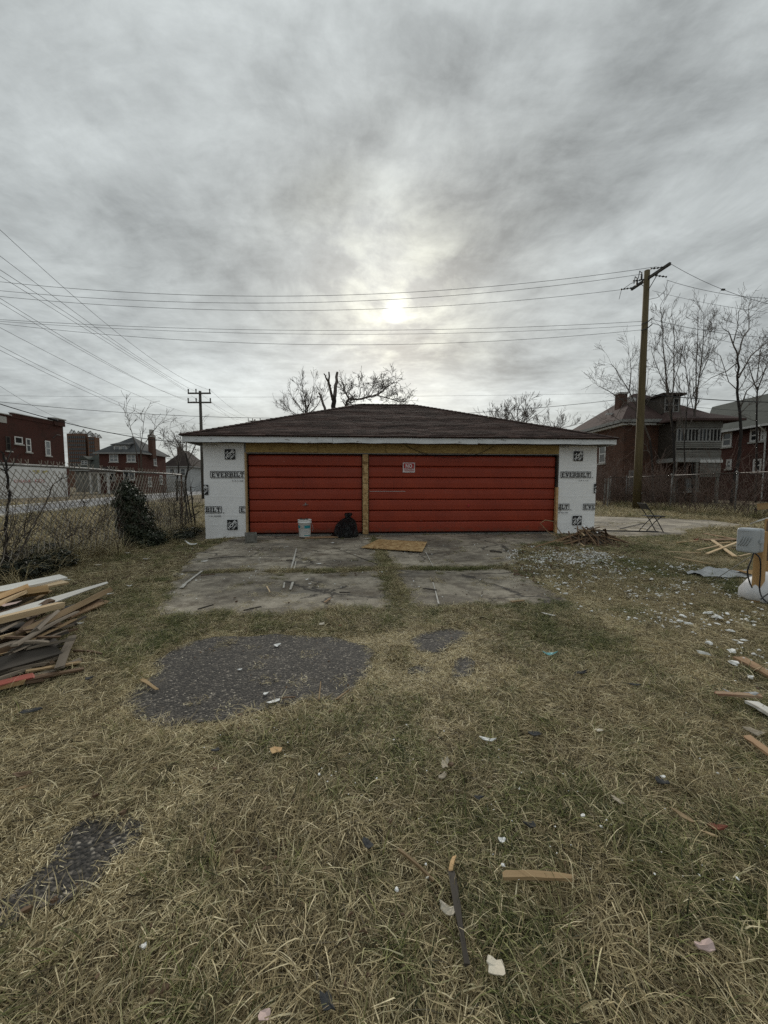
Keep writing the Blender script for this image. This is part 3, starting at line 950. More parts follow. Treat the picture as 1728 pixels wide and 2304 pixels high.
# house wrap with its print
def wrap_panel(x0, x1, zb, flare, prints, seed):
    rnd = random.Random(seed)
    nu, nv = 30, 120
    vs, fs = [], []
    for j in range(nv + 1):
        t = j / nv
        for i in range(nu + 1):
            s = i / nu
            x = x0 + (x1 - x0) * s; z = zb + (2.385 - zb) * t
            wv_ = .008 * (float(vnoise(x * 1.2, z * 1.2, 2., seed)) - .5)
            # drag folds fan out of the lower corners
            fold = 0
            for (fx, fz, ang_, st) in flare:
                ca, sa = math.cos(ang_), math.sin(ang_)
                a_ = (x - fx) * ca + (z - fz) * sa; b_ = -(x - fx) * sa + (z - fz) * ca
                env = math.exp(-(b_ / .13) ** 2) * max(0, 1 - abs(a_ - .28) / .42)
                fold += st * env * math.sin(b_ * 85 + a_ * 4)
            crs = sum(math.exp(-((z - zc_ - .006 * math.sin(x * 5)) / .012) ** 2) for zc_ in (.30, .55, 1.02, 1.40, 1.80, 2.06))
            wv_ += .010 * (float(vnoise(x * 2.2, z * .7, 3., seed + 5)) - .5)
            y = 10.035 + wv_ - .0045 * crs - .017 * abs(fold) - .016 * math.exp(-((z - zb) / .05) ** 2) * (.6 + .4 * math.sin(x * 17))
            zz_ = z + (0.014 * math.sin(x * 9 + seed) if j == 0 else 0)
            vs.append((x + (.004 * math.sin(z * 7 + seed) if i in (0, nu) else 0), y, zz_))
    for j in range(nv):
        for i in range(nu):
            a_ = j * (nu + 1) + i
            fs.append((a_, a_ + 1, a_ + nu + 2, a_ + nu + 1))
    mb = MB(); mb.add(vs, fs)
    # turned edges so the sheet meets the wall
    mb.box((x0 + .004, 10.041, zb + .02), (x1 - .004, 10.058, 2.384))
    wrp = gpart(mb, 'house_wrap', 'wrap', smooth=True)
    clip = (x0 + .004, x1 - .004, zb, 2.384)
    for kind_, a in prints:
        if kind_ == 'word': flat_on_wall('brand_print', everbilt(*a), 10.008, 'ink', wrp, clip)
        elif kind_ == 'small': tag(flat_on_wall('small_print', smallprint(*a), 10.008, 'ink_grey', wrp, clip), None, kind='stuff')
        else:
            flat_on_wall('logo_square', depot_square(*a), 10.008, 'ink', wrp, clip)
            c2_ = (max(clip[0], a[0] + .01), min(clip[1], a[0] + a[2] - .01), a[1] + .01, a[1] + a[2] - .01)
            flat_on_wall('logo_lettering', depot_text(*a), 10.0055, 'wrap', wrp, c2_)
    return wrp
LG = .255
wrap_panel(-3.885, -2.865, -.045, [(-3.88, .02, R(28), .014), (-3.88, .18, R(-24), .016), (-3.86, .42, R(6), .010), (-3.88, .72, R(38), .013), (-3.3, .05, R(22), .009), (-3.86, 2.0, R(12), .004)],
           [('word', (-3.715, 1.495, .865, .175)), ('word', (-4.322, .605, .865, .175)), ('word', (-3.022, .603, .865, .175)),
            ('small', (-3.18, 1.412, .30, .028)), ('small', (-3.78, .518, .30, .028)), ('small', (-3.795, 2.312, .3, .022)),
            ('logo', (-3.343, 1.965, LG)), ('logo', (-4.03, 1.072, LG)), ('logo', (-3.33, .180, LG))], 1)
wrap_panel(5.378, 6.435, -.0, [(5.40, .30, R(-42), .014), (5.40, .12, R(-25), .015), (6.2, .42, R(-50), .010), (5.42, .52, R(-48), .010), (5.45, 1.2, R(-70), .006)],
           [('word', (5.424, 1.510, .85, .172)), ('word', (4.845, .645, .85, .172)), ('word', (6.085, .645, .85, .172)),
            ('small', (5.945, 1.43, .28, .025)), ('small', (5.39, .565, .27, .025)), ('small', (5.42, 2.32, .23, .04)),
            ('logo', (5.778, 1.967, LG)), ('logo', (6.372, 1.10, LG)), ('logo', (5.80, .235, LG))], 2)
# torn corner of the right wrap lifting off
mb = MB(); mb.add([(6.05, 9.99, .25), (6.16, 9.80, .05), (6.34, 9.72, .05), (6.43, 9.86, .10), (6.43, 10.0, .05), (6.30, 9.96, .16)], [(0, 1, 2, 5), (2, 3, 4, 5)])
gpart(mb, 'loose_flap', 'wrap')

# no trespassing sign on the double door
sg = thing('warning_sign', 'red and white NO TRESPASSING sign on the wide garage door', 'sign', (1.335, 10.09, 1.65))
SX, SZ = .318, .254
mb = MB()
vs, fs = [], []
for j in range(5):
    for i in range(9):
        x = -SX / 2 + SX * i / 8; z = SZ * j / 4
        vs.append((x, -.012 - .010 * math.sin(i * .8 + .4), z))
for j in range(4):
    for i in range(8): a = j * 9 + i; fs.append((a, a + 1, a + 10, a + 9))
mb.add(vs, fs); mb.box((-SX / 2 + .01, -.008, .01), (SX / 2 - .01, -.001, SZ - .01))
mb.build('plate', 'sign_white', sg)
YS = -.026
def on_sign(name, polys, y, matn): 
    me_ = bpy.data.meshes.new(name); me_.from_pydata([(p[0], y, p[1]) for p in polys[0]], [], polys[1]); me_.materials.append(MATS[matn]); return obj(name, me_, sg)
on_sign('red_field', rects((-.138, .102, .138, .236)), YS, 'sign_red')
v, f = text_polys('NO', .03); on_sign('lettering', ([(-.085 + a * .17, .116 + b * .105) for a, b in v], f), YS - .002, 'sign_white')
v, f = text_polys('TRESPASSING', .01); on_sign('lettering', ([(-.135 + a * .27, .026 + b * .058) for a, b in v], f), YS, 'sign_red')

# cable drooping across the header
pts = []
for i in range(25):
    t = i / 24; x = 1.22 + 2.35 * t
    pts.append((x, 9.975 - .03 * math.sin(t * math.pi), 2.345 - .36 * (1 - (2 * t - 1) ** 2) * (.8 + .2 * t)))
mb = MB(); mb.tube(pts, .007, 5); tag(mb.build('hanging_cable', 'cable'), 'thin dark cable drooping from the header over the wide door', 'cable')

# ------------------------------------------------------------------ bucket, bag, block, boards by the doors
bx, by = -1.31, 9.52
bk = thing('bucket', 'dirty white plastic bucket with teal label by the left door', 'bucket', (bx, by, .052))
mb = MB(); mb.lathe([(.0, .0), (.135, .0), (.140, .01), (.158, .34), (.170, .345), (.172, .365), (.160, .372), (.161, .40), (.168, .403), (.168, .425), (.150, .428), (.148, .395), (.0, .39)], 24)
mb.build('body', 'plastic_white', bk, True)
def wrapstrip(name, a0, a1, z0, z1, matn, k=6):
    mb = MB(); vs, fs = [], []
    for i in range(k + 1):
        an = a0 + (a1 - a0) * i / k
        for z in (z0, z1):
            r_ = .1425 + .018 * (z / .34) + .0015
            vs.append((r_ * math.cos(an), r_ * math.sin(an), z))
    for i in range(k): fs.append((2 * i, 2 * i + 2, 2 * i + 3, 2 * i + 1))
    mb.add(vs, fs); mb.build(name, matn, bk)
wrapstrip('label', R(-86), R(-28), .215, .285, 'label_teal'); wrapstrip('label', R(-175), R(-128), .215, .285, 'label_teal')
wrapstrip('label_print', R(-95), R(-55), .13, .15, 'label_grey'); wrapstrip('label_print', R(-90), R(-40), .09, .10, 'label_grey'); wrapstrip('label_print', R(-88), R(-20), .03, .05, 'label_teal')
mb = MB(); mb.tube([(.165, -.03, .33), (.20, -.05, .27), (.21, -.06, .19), (.19, -.07, .14)], .006, 5); mb.build('bail_handle', 'galv', bk)
mb = MB()
for i in range(14):
    an = random.uniform(0, 6.28); r_ = random.uniform(.03, .12)
    mb.mbox(Matrix.Translation((r_ * math.cos(an), r_ * math.sin(an), .40 + random.random() * .02)) @ Euler((random.random(), random.random(), random.random() * 6)).to_matrix().to_4x4(), .07, .05, .03, jit=.01)
mb.build('rubbish', 'wood_dark', bk)

# rubbish bag: a gathered, lumpy sack
def bag(name, label, loc, prof, matn, seed, sx=1., sy=1., lean=(0, 0), amp=.05):
    rnd = random.Random(seed); n = 40; vs, fs = [], []
    k = len(prof); ph = [rnd.uniform(0, 6.28) for _ in range(8)]
    zmax = prof[-1][1]
    for i, (r_, z) in enumerate(prof):
        t = z / zmax
        for j in range(n):
            an = 2 * math.pi * j / n
            d = 1 + amp * (math.sin(3 * an + ph[0] + 2 * z * 6) + .7 * math.sin(5 * an + ph[1] - z * 14) + .5 * math.sin(9 * an + ph[2] + z * 20)) + amp * .45 * math.sin(17 * an + ph[3] + t * 9) * min(1, t * 2)
            vs.append((r_ * d * math.cos(an) * sx + lean[0] * t * t, r_ * d * math.sin(an) * sy + lean[1] * t, z + .012 * math.sin(4 * an + ph[4]) * (1 if 0 < i < k - 1 else 0)))
    for i in range(k - 1):
        for j in range(n): fs.append((i * n + j, i * n + (j + 1) % n, (i + 1) * n + (j + 1) % n, (i + 1) * n + j))
    fs.append(tuple((k - 1) * n + j for j in range(n)))
    mb = MB(); mb.add(vs, fs)
    o = mb.build(name, matn, None, True); o.location = loc
    return o
bgp = [(.0, 0.0), (.23, .0), (.29, .03), (.30, .09), (.285, .17), (.265, .25), (.245, .32), (.20, .39), (.14, .435), (.085, .465), (.06, .485), (.058, .50), (.085, .52), (.10, .555), (.085, .585), (.05, .60)]
bg_ = bag('rubbish_bag', '', (-.30, 9.66, .02), bgp, 'bag_film', 4, 1.02, .85, (.06, .10), .055)
tag(bg_, 'full black rubbish bag tied at the top against the left door', 'rubbish bag')
mb = MB(); mb.add([(-.24, -.12, .02), (-.42, -.18, .005), (-.43, -.08, .006), (-.30, .02, .10), (-.22, .0, .2), (-.2, -.15, .14)], [(0, 1, 2, 3), (0, 3, 4, 5)]); mb.build('trailing_corner', 'bag_film', bg_)

def plank(name, label, cat, a, b_, w_, t_, matn, roll=0., group=None, taper=1.0, jit=0., sag=0., segs=1):
    """a board from point a to point b (its underside axis), w wide, t thick"""
    a, b_ = Vector(a), Vector(b_); d = b_ - a; L = d.length; d.normalize()
    side = d.cross(Vector((0, 0, 1)))
    side = side.normalized() if side.length > 1e-4 else Vector((1, 0, 0))
    up = side.cross(d)
    M_ = Matrix((d, side, up)).transposed().to_4x4() @ Matrix.Rotation(roll, 4, 'X')
    rnd = random.Random(int(abs(a.x * 1000 + b_.y * 777 + a.z * 99)))
    n = max(segs, 1); vs, fs = [], []
    for i in range(n + 1):
        t = i / n; wd2 = w_ * (1 + (taper - 1) * t) / 2
        zc = sag * 4 * t * (1 - t)
        e = lambda: rnd.uniform(-jit, jit)
        x = L * t - L / 2
        for (y, z) in ((-wd2, 0), (wd2, 0), (wd2, t_), (-wd2, t_)):
            vs.append((x + (e() if i in (0, n) else 0), y + e() * .25, z + zc))
    fs.append((0, 3, 2, 1)); fs.append((4 * n, 4 * n + 1, 4 * n + 2, 4 * n + 3))
    for i in range(n):
        for j in range(4):
            fs.append((4 * i + j, 4 * i + (j + 1) % 4, 4 * i + 4 + (j + 1) % 4, 4 * i + 4 + j))
    mb = MB(); mb.add(vs, fs)
    o = mb.build(name, matn); o.matrix_world = Matrix.Translation((a + b_) / 2) @ M_
    return tag(o, label, cat, group)

plank('plank', 'short tan plank lying under the white bucket', 'plank', (-1.30, 9.42, .025), (-.50, 9.52, .03), .20, .018, 'wood_splinter')
# cinder block with two cores seen from its end
cb = thing('concrete_block', 'grey hollow concrete block by the bottom of the left wrap', 'concrete block', (-2.46, 8.95, .016), R(16))
mb = MB()
for (a, b_) in (((-.13, -.19, 0), (-.10, .19, .20)), ((.10, -.19, 0), (.13, .19, .20)), ((-.099, -.19, 0), (.099, -.155, .20)), ((-.099, .155, 0), (.099, .19, .20)), ((-.099, -.018, 0), (.099, .018, .20))):
    mb.box(a, b_)
o = mb.build('body', 'block', cb)
mb = MB(); mb.box((-.085, -.205, .03), (.085, -.192, .17)); mb.build('end_face', 'block', cb)
# OSB sheet lying on lath in front of the doors
sc0 = G(893, 1226, .05)
sh = thing('osb_sheet', 'loose OSB panel lying on the driveway before the centre post', 'board', (sc0.x, sc0.y, .03))
top = [tuple(G(*p, zz_) - Vector((sc0.x, sc0.y, .03))) for p, zz_ in (((813, 1231), .055), ((950, 1240), .06), ((961, 1219), .07), ((852, 1213), .05))]
mb = MB(); mb.add([(x, y, z - .014) for x, y, z in top] + top, [(3, 2, 1, 0), (4, 5, 6, 7), (0, 1, 5, 4), (1, 2, 6, 5), (2, 3, 7, 6), (3, 0, 4, 7)])
mb.build('sheet', 'osb', sh)
mb = MB(); mb.box((-.6, -.1, -.015), (.6, -.05, .008)); mb.build('lath', 'wood_grey', sh)

# ------------------------------------------------------------------ pile of boards on the left
GB = 'demolition boards in the pile by the left fence'
ANON = 'weathered grey brown board buried in the pile by the left fence'
def pp(x, y, z): return G(x, y, z)
Pl = [  # a(px,py,z) b(px,py,z) w t mat roll label
    ((-170, 1366, .20), (141, 1301, .16), .13, .03, 'white_board', -.25, 'white painted moulded board topmost at the back of the pile'),
    ((-90, 1366, .10), (148, 1311, .13), .13, .022, 'pine_pale', -.1, 'pale bare board just under the white moulded board'),
    ((-140, 1404, .28), (50, 1328, .20), .13, .045, 'pine', .35, 'short honey coloured beam end crossing the pile top'),
    ((-60, 1392, .24), (63, 1332, .18), .05, .03, 'pine_pale', .1, 'narrow pale lath beside the honey coloured beam end'),
    ((-20, 1352, .16), (110, 1333, .15), .10, .07, 'pine', .5, 'rounded yellow timber offcut wedged under the pale boards'),
    ((-10, 1396, .15), (241, 1312, .10), .11, .014, 'white_board', -.55, 'long white board tapering to a point over the grass'),
    ((-60, 1402, .13), (120, 1352, .14), .07, .02, 'wood_brown', -.2, 'dark red brown strip between the white boards'),
    ((45, 1432, .12), (245, 1333, .07), .095, .05, 'wood_tan', .4, 'long round edged yellow beam reaching furthest right'),
    ((-160, 1443, .22), (137, 1367, .18), .08, .05, 'pine_pale', .05, 'squared pale timber with clean cut end on the pile'),
    ((-90, 1452, .06), (172, 1405, .05), .11, .02, 'wood_dark', .1, 'black board under the squared pale timber'),
    ((120, 1388, .05), (230, 1352, .04), .06, .02, 'wood_brown', -.3, ANON),
    ((150, 1392, .04), (243, 1355, .02), .075, .018, 'wood_splinter', -.2, 'pinkish brown board under the long yellow beam'),
    ((80, 1424, .18), (128, 1380, .16), .06, .025, 'wood_grey', .6, ANON),
    ((-60, 1456, .16), (85, 1415, .10), .04, .02, 'pine_pale', .1, 'thin split lath below the squared pale timber'),
    ((-40, 1470, .13), (165, 1408, .08), .035, .018, 'wood_grey', .2, ANON),
    ((-60, 1476, .12), (172, 1418, .07), .035, .018, 'wood_brown', .2, ANON),
    ((-70, 1488, .14), (150, 1426, .07), .04, .02, 'wood_dark', .2, ANON),
    ((-40, 1455, .10), (60, 1430, .08), .09, .02, 'wood_brown', .0, ANON),
    ((-80, 1500, .12), (95, 1440, .10), .05, .04, 'wood_brown', .3, ANON),
    ((-120, 1508, .10), (120, 1440, .10), .11, .02, 'wood_dark', -.25, ANON),
    ((-140, 1540, .10), (128, 1462, .09), .14, .016, 'wood_dark', -.35, 'wide charcoal board with torn white scraps on it'),
    ((-110, 1548, .06), (118, 1480, .05), .06, .02, 'wood_grey', .1, ANON),
    ((-60, 1552, .05), (140, 1478, .04), .055, .02, 'wood_grey', .2, ANON),
    ((133, 1505, .06), (163, 1432, .07), .055, .012, 'wood_grey', .1, 'short grey slat lying crosswise at the pile edge'),
    ((60, 1512, .05), (180, 1492, .03), .05, .012, 'wood_tan', .1, 'tan slat end poking out below the crosswise slat'),
    ((-30, 1542, .05), (185, 1508, .02), .045, .015, 'wood_brown', .1, ANON),
    ((70, 1528, .03), (182, 1486, .02), .05, .012, 'wood_grey', -.1, ANON),
    ((-110, 1574, .05), (74, 1522, .05), .055, .012, 'red_board', -.2, 'board with red paint at the front of the pile'),
    ((-120, 1582, .02), (55, 1536, .03), .06, .025, 'pine', .1, 'tan board under the red painted board'),
    ((70, 1536, .02), (115, 1519, .02), .06, .012, 'wood_grey', 0, ANON),
    ((165, 1466, .03), (232, 1473, .02), .012, .012, 'wood_brown', 0, 'thin twig like stick right of the crosswise slat'),
    ((-40, 1440, .04), (40, 1425, .04), .2, .02, 'wood_dark', 0, ANON),
    ((-90, 1512, .02), (70, 1470, .02), .22, .03, 'wood_brown', 0, ANON),
    ((-90, 1420, .02), (90, 1380, .02), .25, .05, 'wood_brown', 0, ANON),
    ((-80, 1390, .03), (90, 1350, .02), .2, .09, 'wood_grey', 0, ANON),
    ((-120, 1470, .02), (60, 1420, .02), .22, .08, 'wood_dark', 0, ANON),
]
for i, (a, b_, w_, t_, mt, rl, lb) in enumerate(Pl):
    plank('board', lb, 'board', pp(*a), pp(*b_), w_, t_, mt, rl, GB, 1.0 if 'point' not in lb else .25, .012, segs=4, sag=random.uniform(-.006, .01))

rp = random.Random(77)
for i in range(46):
    ax_, ay_ = rp.uniform(-150, 60), rp.uniform(1375, 1560); L_ = rp.uniform(90, 210)
    sl_ = rp.uniform(-.55, -.12) if i % 6 else rp.uniform(-1.4, .3)
    k_ = 1 / math.sqrt(1 + sl_ * sl_); bx2, by2 = min(ax_ + L_ * k_, 175 + rp.uniform(-40, 25)), 0
    by2 = ay_ + (bx2 - ax_) * sl_
    h0 = max(.02, .20 * (1 - abs(ay_ - 1440) / 130)) * rp.uniform(.5, 1.1)
    if by2 < 1325: continue
    mt = rp.choice(['wood_grey', 'wood_brown', 'wood_dark', 'wood_grey', 'wood_brown', 'wood_tan'])
    plank('board', {'wood_grey': 'thin grey weathered slat tangled in the pile by the left fence', 'wood_brown': 'thin brown weathered slat tangled in the pile by the left fence', 'wood_dark': 'thin blackened slat tangled in the pile by the left fence', 'wood_tan': 'thin tan split slat tangled in the pile by the left fence'}[mt],
          'board', G(ax_, ay_, h0), G(bx2, by2, h0 * rp.uniform(.3, .9) + .01), rp.uniform(.025, .065), rp.uniform(.008, .018), mt, rp.uniform(-.5, .5), GB, rp.uniform(.6, 1), .014, rp.uniform(-.01, .012), 3)

def scrap(name, label, cat, px, py, size, matn, seed, z=.02, flat=.35, rz=0., ratio=.6, curl=.2, group=None, lift=0.):
    """a torn flat piece: ragged outline, slight curl, real thickness"""
    rnd = random.Random(seed); n = rnd.choice((8, 9, 11)); top = []
    c = G(px, py)
    for j in range(n):
        an = 2 * math.pi * j / n
        an += rnd.uniform(-.22, .22); r_ = size / 2 * rnd.choice((rnd.uniform(.45, .7), rnd.uniform(.8, 1.2), rnd.uniform(.8, 1.1)))
        top.append((r_ * math.cos(an), r_ * math.sin(an) * ratio))
    th = max(.004, size * .02)
    zf = lambda x, y: curl * (x * x + .4 * y * x) / max(size, .01) + rnd.uniform(-.002, .002)
    vs = [(0, 0, 0 + th)] + [(x, y, zf(x, y) + th) for x, y in top] + [(x * .98, y * .98, v_ - th) for (x, y), v_ in zip(top, [zf(x, y) + th for x, y in top])]
    fs = [(0, 1 + j, 1 + (j + 1) % n) for j in range(n)] + [(1 + j, 1 + n + j, 1 + n + (j + 1) % n, 1 + (j + 1) % n) for j in range(n)] + [tuple(1 + n + j for j in range(n - 1, -1, -1))]
    mb = MB(); mb.add(vs, fs)
    o = mb.build(name, matn); o.location = (c.x, c.y, float(gz(c.x, c.y)) + z + lift); o.rotation_euler = (rnd.uniform(-.12, .12), rnd.uniform(-.12, .12), rz)
    return tag(o, label, cat, group)
scrap('paint_scrap', 'larger torn white scrap on the charcoal board of the pile', 'scrap', 35, 1463, .13, 'foam', 3, .13, rz=.7)
scrap('paint_scrap', 'long torn white scrap on the right of the charcoal board', 'scrap', 88, 1460, .13, 'foam', 4, .12, rz=.5, ratio=.35)
scrap('felt_sheet', 'black roofing felt curled among the pile boards', 'roofing felt', 150, 1388, .2, 'shingle_scrap', 6, .10, rz=.4, curl=.8)
scrap('insulation_scrap', 'crumpled pink insulation among the boards of the left pile', 'insulation', 28, 1412, .2, 'pink_foam', 8, .22, rz=.3, curl=.5)
scrap('plaster_chunk', 'white plaster bit at the right foot of the pile', 'plaster', 180, 1408, .08, 'foam', 9, .03)
scrap('plaster_chunk', 'white plaster bit in front of the dark boards of the pile', 'plaster', 140, 1421, .09, 'foam', 10, .06)
scrap('foam_strip', 'white foam strip in the grass at the tip of the long beam', 'foam', 246, 1341, .12, 'foam', 11, .03, ratio=.3)
scrap('foam_strip', 'white foam strip in the grass below the pinkish board', 'foam', 236, 1363, .14, 'foam', 12, .03, ratio=.3, rz=.4)

# ------------------------------------------------------------------ heap of splintered sticks at the garage corner
GH = 'splintered sticks in the heap by the right wrap'
hc = Vector((5.22, 8.35, 0))
LBH = {'wood_splinter': 'reddish brown splintered stick in the heap by the right wrap', 'wood_grey': 'grey splintered stick in the heap by the right wrap',
       'wood_brown': 'dark brown splintered stick in the heap by the right wrap', 'pine_pale': 'pale fresh stick in the heap by the right wrap'}
rh = random.Random(11)
for i in range(110):
    mt = rh.choice(['wood_splinter', 'wood_brown', 'wood_brown', 'wood_grey', 'wood_brown', 'wood_brown', 'wood_brown', 'pine_pale'] if i > 2 else ['pine_pale', 'wood_splinter'])
    an = rh.uniform(-math.pi * 1.08, .08 * math.pi) if i % 4 else rh.uniform(0, 6.28)
    L = rh.uniform(.26, .70); r0 = rh.uniform(0, .30); ztop = rh.uniform(.05, .38)
    d = Vector((math.cos(an) * 1.15, math.sin(an) * .7, 0))
    if i % 5 < 3 and i > 2:
        rr_ = rh.uniform(0, .55); cz = max(.03, .36 * (1 - rr_ / .62)) * rh.uniform(.5, 1.05); a2 = rh.uniform(0, 6.28)
        c_ = hc + Vector((math.cos(a2) * rr_ * 1.2, math.sin(a2) * rr_ * .7, cz)); e_ = Vector((math.cos(an), math.sin(an), rh.uniform(-.35, .35))) * L * .42
        e_.z = max(e_.z, -cz + .02) if e_.z < 0 else min(e_.z, cz - .02 + .12)
        plank('stick', LBH[mt], 'stick', c_ - e_, c_ + e_, rh.uniform(.012, .04), rh.uniform(.010, .02), mt, rh.uniform(-.8, .8), GH, 1, .008, segs=1); continue
    tip = hc + d * r0 + Vector((0, 0, ztop)); foot = hc + d * (r0 + math.sqrt(max(L * L - ztop * ztop, .03))) + Vector((0, 0, .02))
    tw = Vector((-d.y, d.x, 0)) * rh.uniform(-.38, .38)
    plank('stick', LBH[mt], 'stick', foot + tw, tip - tw * .6, rh.uniform(.012, .04), rh.uniform(.010, .02), mt, rh.uniform(-.8, .8), GH, 1, .01, segs=1)
plank('plank', 'long pale plank sliding left off the splintered heap', 'plank', G(1200, 1233, .015), G(1288, 1205, .26), .07, .02, 'wood_splinter', .3)
mb = MB()
for i in range(6):
    pass
mo = bag('soil_mound', '', (hc.x, hc.y, -.03), [(0, 0), (.42, .0), (.34, .06), (.24, .12), (.14, .17), (.05, .19), (.0, .195)], 'wood_dark', 9, 1.2, .75, amp=.12)
tag(mo, 'low mound of dark splinter dust under the stick heap', 'mound')
# bent tin strip and board leaning behind the heap
plank('dark_pipe', 'long black pipe lying from the stick heap towards the chair', 'pipe', (6.0, 9.25, .16), (8.0, 9.7, .06), .035, .03, 'cable')
mb = MB()
for k, pts in enumerate(([(5.0, 9.2, .02), (4.75, 9.3, .15), (4.55, 9.3, .36), (4.70, 9.35, .44), (4.92, 9.35, .40)], [(5.15, 9.3, .05), (5.02, 9.32, .22), (4.95, 9.34, .42)])):
    mb.tube(pts, .012, 5)
tag(mb.build('bent_tube', 'wood_splinter'), 'thin bent strips curling up left of the stick heap', 'strip')
scrap('tar_paper', 'black tar paper standing at the foot of the right wrap', 'tar paper', 1312, 1195, .3, 'shingle_scrap', 22, .12, curl=2.2, rz=.9)
scrap('felt_lump', 'dark red brown lump behind the stick heap', 'scrap', 1293, 1193, .26, 'brick_scrap', 23, .12, curl=2.0)

# ------------------------------------------------------------------ folding chair
c0 = G(1466, 1197)
ch = thing('folding_chair', 'black metal folding chair standing open on the worn pad', 'chair', (c0.x, c0.y, .016), R(-12))
# local: x to the right = front of the chair
for s, nm in ((-.2, 'a'), (.2, 'b')):
    mb = MB(); mb.tube([(.20, s, .0), (.04, s, .30), (-.16, s, .60), (-.30, s, .80)], .013, 8); mb.build('back_leg_frame', 'chair_black', ch, True)
    mb = MB(); mb.tube([(-.24, s * .88, .0), (-.06, s * .88, .24), (.14, s * .88, .43)], .013, 8); mb.build('leg', 'chair_black', ch, True)
mb = MB(); mb.box((-.18, -.19, .425), (.24, .19, .45)); bevel(mb.build('seat', 'chair_black', ch), .01)
mb = MB(); mb.add([(-.185, -.2, .63), (-.185, .2, .63), (-.30, .2, .80), (-.30, -.2, .80), (-.20, -.2, .625), (-.20, .2, .625), (-.315, .2, .795), (-.315, -.2, .795)], [(0, 1, 2, 3), (7, 6, 5, 4), (0, 4, 5, 1), (1, 5, 6, 2), (2, 6, 7, 3), (3, 7, 4, 0)])
mb.build('backrest', 'chair_black', ch)
for (x, z, nm) in ((.15, .09, 'r'), (-.185, .085, 'r')):
    mb = MB(); mb.tube([(x, -.2, z), (x, .2, z)], .009, 6); mb.build('crossbar', 'chair_black', ch)

# ------------------------------------------------------------------ power hookup at the right
pw0 = G(1703, 1357)
tpost = thing('wooden_post', 'raw pine post carrying the grey outlet box', 'post', (pw0.x, pw0.y, 0), R(-74))
mb = MB(); mb.box((-.04, -.04, -.2), (.04, .04, .80)); bevel(mb.build('shaft', 'post_pine', tpost), .004)
ob = thing('outlet_box', 'grey weatherproof box on the raw pine post', 'electrical box', (PD(1690, 1200, 4.1).x, PD(1690, 1200, 4.1).y, .585), R(-74))
mb = MB(); mb.box((-.085, -.095, 0), (.085, .01, .265)); o = bevel(mb.build('cover', 'grey_plastic', ob, True), .032, 5)
mb = MB(); mb.box((-.08, .018, .004), (.08, .09, .261)); o = bevel(mb.build('base', 'grey_plastic', ob, True), .028, 4)
mb = MB(); mb.box((-.07, .006, .012), (.07, .022, .253)); mb.build('seal', 'grey_dark', ob)
mb = MB(); mb.box((.085, -.03, .11), (.098, .04, .15)); bevel(mb.build('latch', 'grey_plastic', ob), .004)
for k in range(4):
    mb = MB(); x0 = -.062 + k * .024
    mb.tube([(x0 + a * .045, -.097, .075 + a * .10 - .012 * math.sin(a * math.pi)) for a in (0, .25, .5, .75, 1)], .004, 5); mb.build('rib', 'grey_dark', ob, True)
mb = MB(); mb.tube([(-.06, -.095, .235), (.0, -.097, .24), (.06, -.095, .235)], .004, 5); mb.build('rim', 'grey_plastic', ob)
def freecable(label, pts, r_, matn='cable', n=6):
    P_ = [Vector(p) for p in pts]; out_ = []
    for i in range(len(P_) - 1):
        p0, p1, p2, p3 = P_[max(i - 1, 0)], P_[i], P_[i + 1], P_[min(i + 2, len(P_) - 1)]
        for q in range(6):
            t = q / 6
            out_.append(.5 * ((2 * p1) + (p2 - p0) * t + (2 * p0 - 5 * p1 + 4 * p2 - p3) * t * t + (3 * p1 - p0 - 3 * p2 + p3) * t ** 3))
    out_.append(P_[-1])
    mb = MB(); mb.tube(out_, r_, n); return tag(mb.build('power_cable', matn, None, True), label, 'cable')
def q(px, py, D): return PD(px, py, D)
dB = 4.05
freecable('black cable looping left of the pine post from the box', [q(1700, 1236, dB), q(1690, 1260, dB - .1), q(1682, 1285, dB - .12), q(1686, 1308, dB - .1), q(1692, 1322, dB)], .007)
freecable('black cable hanging right of the pine post onto the sack', [q(1700, 1246, dB - .03), q(1710, 1258, dB - .12), q(1711, 1290, dB - .12), q(1709, 1325, dB - .12), q(1716, 1346, dB - .2), q(1735, 1362, dB - .25)], .007)
freecable('black wires crossing on the white sack', [q(1712, 1348, dB - .28), q(1725, 1338, dB - .2), q(1745, 1325, dB)], .006)
freecable('thin pale wire staked from the pine post to the grass', [q(1688, 1253, dB + .1), q(1630, 1290, 4.6), G(1600, 1310, .0)], .004, 'galv')
plank('wooden_post', 'second pine post behind the grey box at the frame edge', 'post', q(1722, 1310, 4.7), q(1730, 1168, 4.7), .10, .09, 'post_pine')
plank('beam', 'yellow timber beam end at the right edge above the box', 'beam', q(1708, 1147, 5.6), q(1800, 1141, 5.2), .09, .09, 'pine')
plank('beam', 'brown timber upright at the right edge beside the post', 'beam', q(1727, 1262, 4.5), q(1733, 1175, 4.6), .06, .06, 'wood_brown')
plank('leaning_sheet', 'white edged sheet leaning at the right frame edge', 'panel', q(1696, 1177, 6.0), q(1800, 1146, 5.8), .3, .02, 'white_board', .25)
plank('steel_stake', 'short black stake upright before the right fence', 'stake', G(1699, 1168), G(1699, 1168) + Vector((.03, 0, .42)), .07, .05, 'cable')
sk = bag('sack', '', (pw0.x + .28, pw0.y + .06, 0), [(0, 0), (.27, 0), (.31, .04), (.31, .12), (.28, .2), (.23, .26), (.14, .30), (0, .31)], 'sack', 14, 1.15, .75, amp=.045)
tag(sk, 'white woven sack slumped at the foot of the pine post', 'sack')
mb = MB(); vs, fs = [], []
pc = G(1640, 1297)
